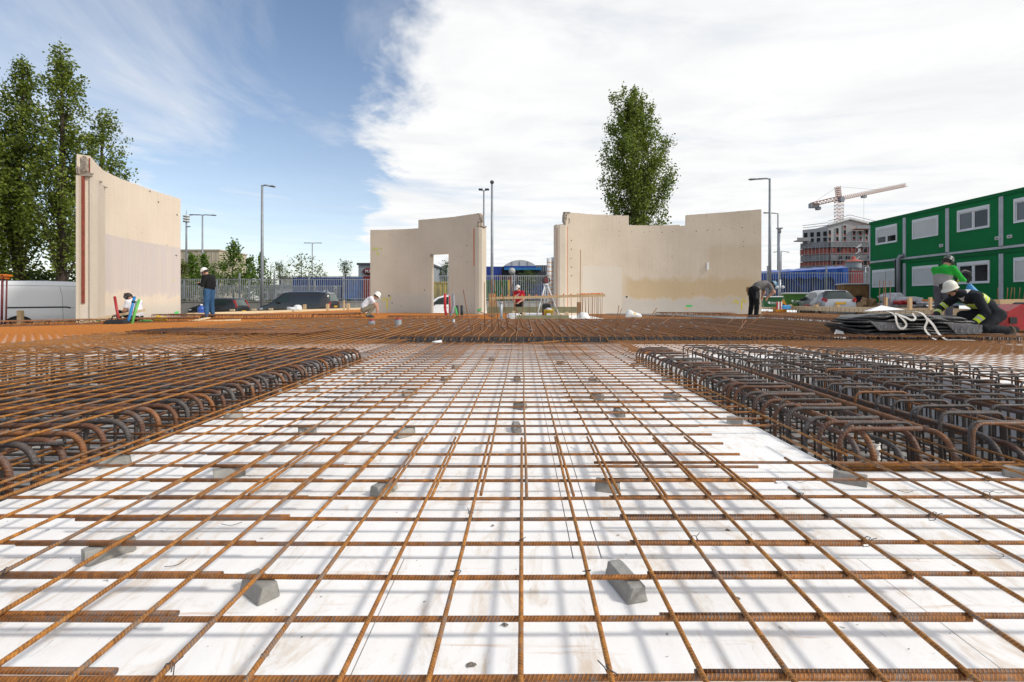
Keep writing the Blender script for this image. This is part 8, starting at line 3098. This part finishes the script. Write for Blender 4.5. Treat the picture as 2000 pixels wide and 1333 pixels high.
# man in jeans looking at his phone
p = human('man in a white helmet, black sweater and blue jeans looking at a phone', (xat(409, 16.8), 16.8, 0.10), R(176),
          pose(belly=(-.01, 0, 1.12), chest=(.0, 0, 1.33), neck=(.06, 0, 1.50), head=(.155, 0, 1.60), face=(.75, 0, -.66), elL=(.04, .28, 1.13), elR=(.04, -.28, 1.13), wrL=(.29, .10, 1.18), wrR=(.29, -.10, 1.18), shL=(.02, .2, 1.42), shR=(.02, -.2, 1.42), hnL=(0, -.4, 1), hnR=(0, .4, 1)),
          dict(skin='skin', shirt='cloth_black', trousers='denim', boots='boots', helmet='helmet_clean', scalp='hair', fat=1.22))
b = MB()
b.box((.40, 0, 1.21), (.15, .075, .012), 'black_plastic')
o = b.build('phone', 'black_plastic', p)
# crouching man in white T-shirt
human('crouching man in a white helmet, white T-shirt and khaki trousers', (xat(711, 18.4), 18.4, 0.06), R(12),
      dict(hipL=(0, .10, .30), hipR=(0, -.10, .30), knL=(.36, .17, .46), knR=(.36, -.17, .44), anL=(.14, .14, .09), anR=(.14, -.14, .09), toL=(.33, .18, .036), toR=(.33, -.18, .036), belly=(.03, 0, .47), chest=(.19, 0, .66), neck=(.34, 0, .78), head=(.46, 0, .83), face=(.75, 0, -.66),
           shL=(.27, .19, .73), shR=(.27, -.19, .73), elL=(.46, .22, .50), elR=(.45, -.22, .48), wrL=(.50, .12, .28), wrR=(.50, -.14, .24), hdL=(.1, 0, -1), hdR=(.1, 0, -1)),
      dict(skin='skin', shirt='cloth_white', upper='skin', fore='skin', trousers='cloth_khaki', boots='boots', helmet='helmet_clean', scalp='hair', fat=1.1))
# seated worker with ear muffs
human('seated worker with dark hair, ear muffs and white T-shirt before the left slab', (xat(266, 14.6), 14.6, -0.12), R(172),
      dict(hipL=(0, .10, .30), hipR=(0, -.10, .30), knL=(.42, .15, .47), knR=(.42, -.15, .45), anL=(.44, .15, .09), anR=(.46, -.15, .09), toL=(.62, .17, .036), toR=(.64, -.17, .036), belly=(.0, 0, .48), chest=(.08, 0, .69), neck=(.16, 0, .85), head=(.27, 0, .93), face=(.72, 0, -.7),
           shL=(.08, .19, .78), shR=(.08, -.19, .78), elL=(.12, .26, .52), elR=(.12, -.26, .52), wrL=(.34, .10, .50), wrR=(.34, -.10, .50)),
      dict(skin='skin_tan', shirt='cloth_white', upper='skin_tan', fore='skin_tan', trousers='cloth_black', boots='boots', scalp='hair', hair='hair', muffs='helmet_dark'))
# man in red
p = human('man in a red T-shirt and pale cap standing in the gap between the slabs', (xat(1014, 21.5), 21.5, -0.34), R(-115),
          pose(head=(.12, 0, 1.62), face=(.8, 0, -.6), elL=(.06, .28, 1.14), elR=(.06, -.28, 1.14), wrL=(.26, .12, .98), wrR=(.26, -.12, .98)),
          dict(skin='skin', shirt='cloth_red', upper='skin', fore='skin', trousers='cloth_black', boots='boots', scalp='hair', cap='strap_white', fat=1.1))
b = MB()
for k in range(3):
    b.beam((.146, .075 - .05 * k, 1.36 - .02 * k), (.148, -.03 - .02 * k, 1.25 - .04 * k), .012, .05, 'pvc_white', up=(1, 0, 0))
b.build('shirt_print', 'pvc_white', p)
# bending man
p = human('man in a grey T-shirt and blue helmet bending over, seen from behind', (xat(1472, 18.4), 18.4, 0.05), R(6),
          dict(hipL=(0, .10, .97), hipR=(0, -.10, .97), knL=(.02, .15, .52), knR=(.04, -.13, .52), anL=(-.03, .17, .09), anR=(.0, -.15, .09), toL=(.16, .2, .036), toR=(.2, -.18, .036), belly=(.17, 0, 1.13), chest=(.40, 0, 1.20), neck=(.57, 0, 1.19), head=(.70, 0, 1.17), face=(.35, 0, -.93),
               shL=(.46, .19, 1.15), shR=(.46, -.19, 1.15), elL=(.56, .27, .90), elR=(.58, -.27, .90), wrL=(.40, .12, .74), wrR=(.40, -.14, .72), hdL=(-.2, 0, -1), hdR=(-.2, 0, -1)),
          dict(skin='skin', shirt='cloth_grey', upper='skin', fore='skin', trousers='cloth_black', boots='boots', scalp='hair', helmet='helmet_blue', fat=1.3), scale=1.08)
b = MB()
b.box((-.02, .20, 1.0), (.20, .12, .22), 'timber_brown', bev=.04)
b.box((-.02, .22, .86), (.12, .08, .16), 'boots', bev=.03)
b.build('tool_pouch', 'timber_brown', p)
b = MB()
b.box((.02, -.19, .80), (.14, .07, .30), 'black_plastic', bev=.03)
b.build('holster', 'black_plastic', p)
# man in green and grey
p = human('man in a bright green and grey shirt with ear muffs holding a black hose', (xat(1842, 11.9), 11.9, 0.055), R(14),
          pose(belly=(-.01, 0, 1.14), chest=(.0, 0, 1.34), neck=(.07, 0, 1.50), head=(.15, 0, 1.60), face=(.8, 0, -.6), elL=(.20, .26, 1.17), elR=(.22, -.27, 1.16), wrL=(.44, .10, 1.14), wrR=(.46, -.16, 1.14), shL=(.02, .2, 1.42), shR=(.02, -.2, 1.42)),
          dict(skin='skin', shirt='cloth_green', shirt2='cloth_pale_grey', trousers='cloth_dark_grey', boots='boots', scalp='hair', helmet='helmet_dark', muffs='helmet_dark', hand='glove_yellow', fat=1.12), vox=0.012)
b = MB()
b.box((-.125, -.08, 1.0), (.05, .14, .12), 'black_plastic', bev=.02)
b.build('belt_bag', 'black_plastic', p)
q0 = Vector((xat(1842, 11.9), 11.9, 0.055))
b = MB()
hx = at(1890, 545, 11.9)
b.tube([(hx.x - .32, hx.y, hx.z - .10), (hx.x - .24, hx.y, hx.z + .12), (hx.x - .08, hx.y, hx.z + .20), (hx.x + .04, hx.y, hx.z + .16), (hx.x + .08, hx.y, hx.z + .02), (hx.x + .04, hx.y + .05, hx.z - .1)], 0.030, 'black_plastic', 10)
b.build('black_hose', 'black_plastic', label='arched black hose held by the man in green', cat='hose')
V, F = [], []
for i, (px, py, w) in enumerate(((1893, 556, .05), (1898, 566, .12), (1908, 580, .20), (1915, 600, .22), (1912, 615, .15))):
    c = at(px, py, 11.6)
    for k in range(8):
        a = 2 * math.pi * k / 8
        V.append((c.x + w * math.cos(a), c.y + w * .7 * math.sin(a), c.z + random.uniform(-.02, .02)))
for i in range(4):
    for k in range(8):
        F.append((i * 8 + k, i * 8 + (k + 1) % 8, (i + 1) * 8 + (k + 1) % 8, (i + 1) * 8 + k))
b = MB()
b.add(V, F, None, None, True)
fix_normals(b.build('blue_bag', 'bag_blue', label='light blue plastic bag hanging from the hose of the man in green', cat='bag'))
# crouching man in the dark jacket with reflective stripes
p = human('crouching bearded man in a white helmet and black jacket with yellow reflective stripes', (xat(1936, 8.75), 8.75, 0.062), R(176),
          dict(hipL=(0, .12, .37), hipR=(0, -.12, .37), knL=(.30, .20, .14), knR=(.34, -.18, .36), anL=(-.08, .19, .11), anR=(.18, -.17, .09), toL=(-.13, .20, .035), toR=(.36, -.19, .036), belly=(.14, 0, .55), chest=(.36, 0, .70), neck=(.55, 0, .78), head=(.685, 0, .83), face=(.86, .28, -.38), lat=(-.31, .95, 0),
               shL=(.42, .21, .70), shR=(.44, -.21, .70), elL=(.36, .33, .42), elR=(.66, -.30, .48), wrL=(.56, .30, .22), wrR=(.86, -.12, .36), hdL=(.8, -.1, -.5), hdR=(.8, .1, -.5)),
          dict(skin='skin_tan', shirt='jacket_black', trousers='jacket_black', boots='boots', scalp='hair', beard='hair', brow='hair', neck='jacket_black', helmet='helmet_white', handR='red_plastic', handL='cloth_khaki', fat=1.28), vox=0.011,
          overrides={'forearmL': [(.35, .50, 'hivis'), (.50, .62, 'reflex'), (.62, .80, 'hivis')], 'lowback': [(.55, .75, 'hivis'), (.75, .9, 'reflex'), (.9, 1.2, 'hivis')], 'forearmR': [(.45, .55, 'hivis'), (.55, .65, 'reflex'), (.65, .75, 'hivis')],
                     'chest': [(.30, .42, 'hivis'), (.42, .54, 'reflex'), (.54, .66, 'hivis')], 'shoulders': [(-.3, .02, 'hivis')], 'lowersleeveR': [(.3, .42, 'hivis'), (.42, .55, 'reflex'), (.55, .68, 'hivis')], 'yoke': [(.2, .9, 'strap_white')]})
# upturned boot sole
b = MB()
b.lathe([(0, 0), (.060, 0), (.064, .012), (.055, .022), (0, .022)], 'cloth_khaki', 16, Matrix.Translation((-.17, .20, .10)) @ Matrix.Rotation(R(-70), 4, 'Y'), sx=1.5)
b.build('boot_sole', 'cloth_khaki', p)
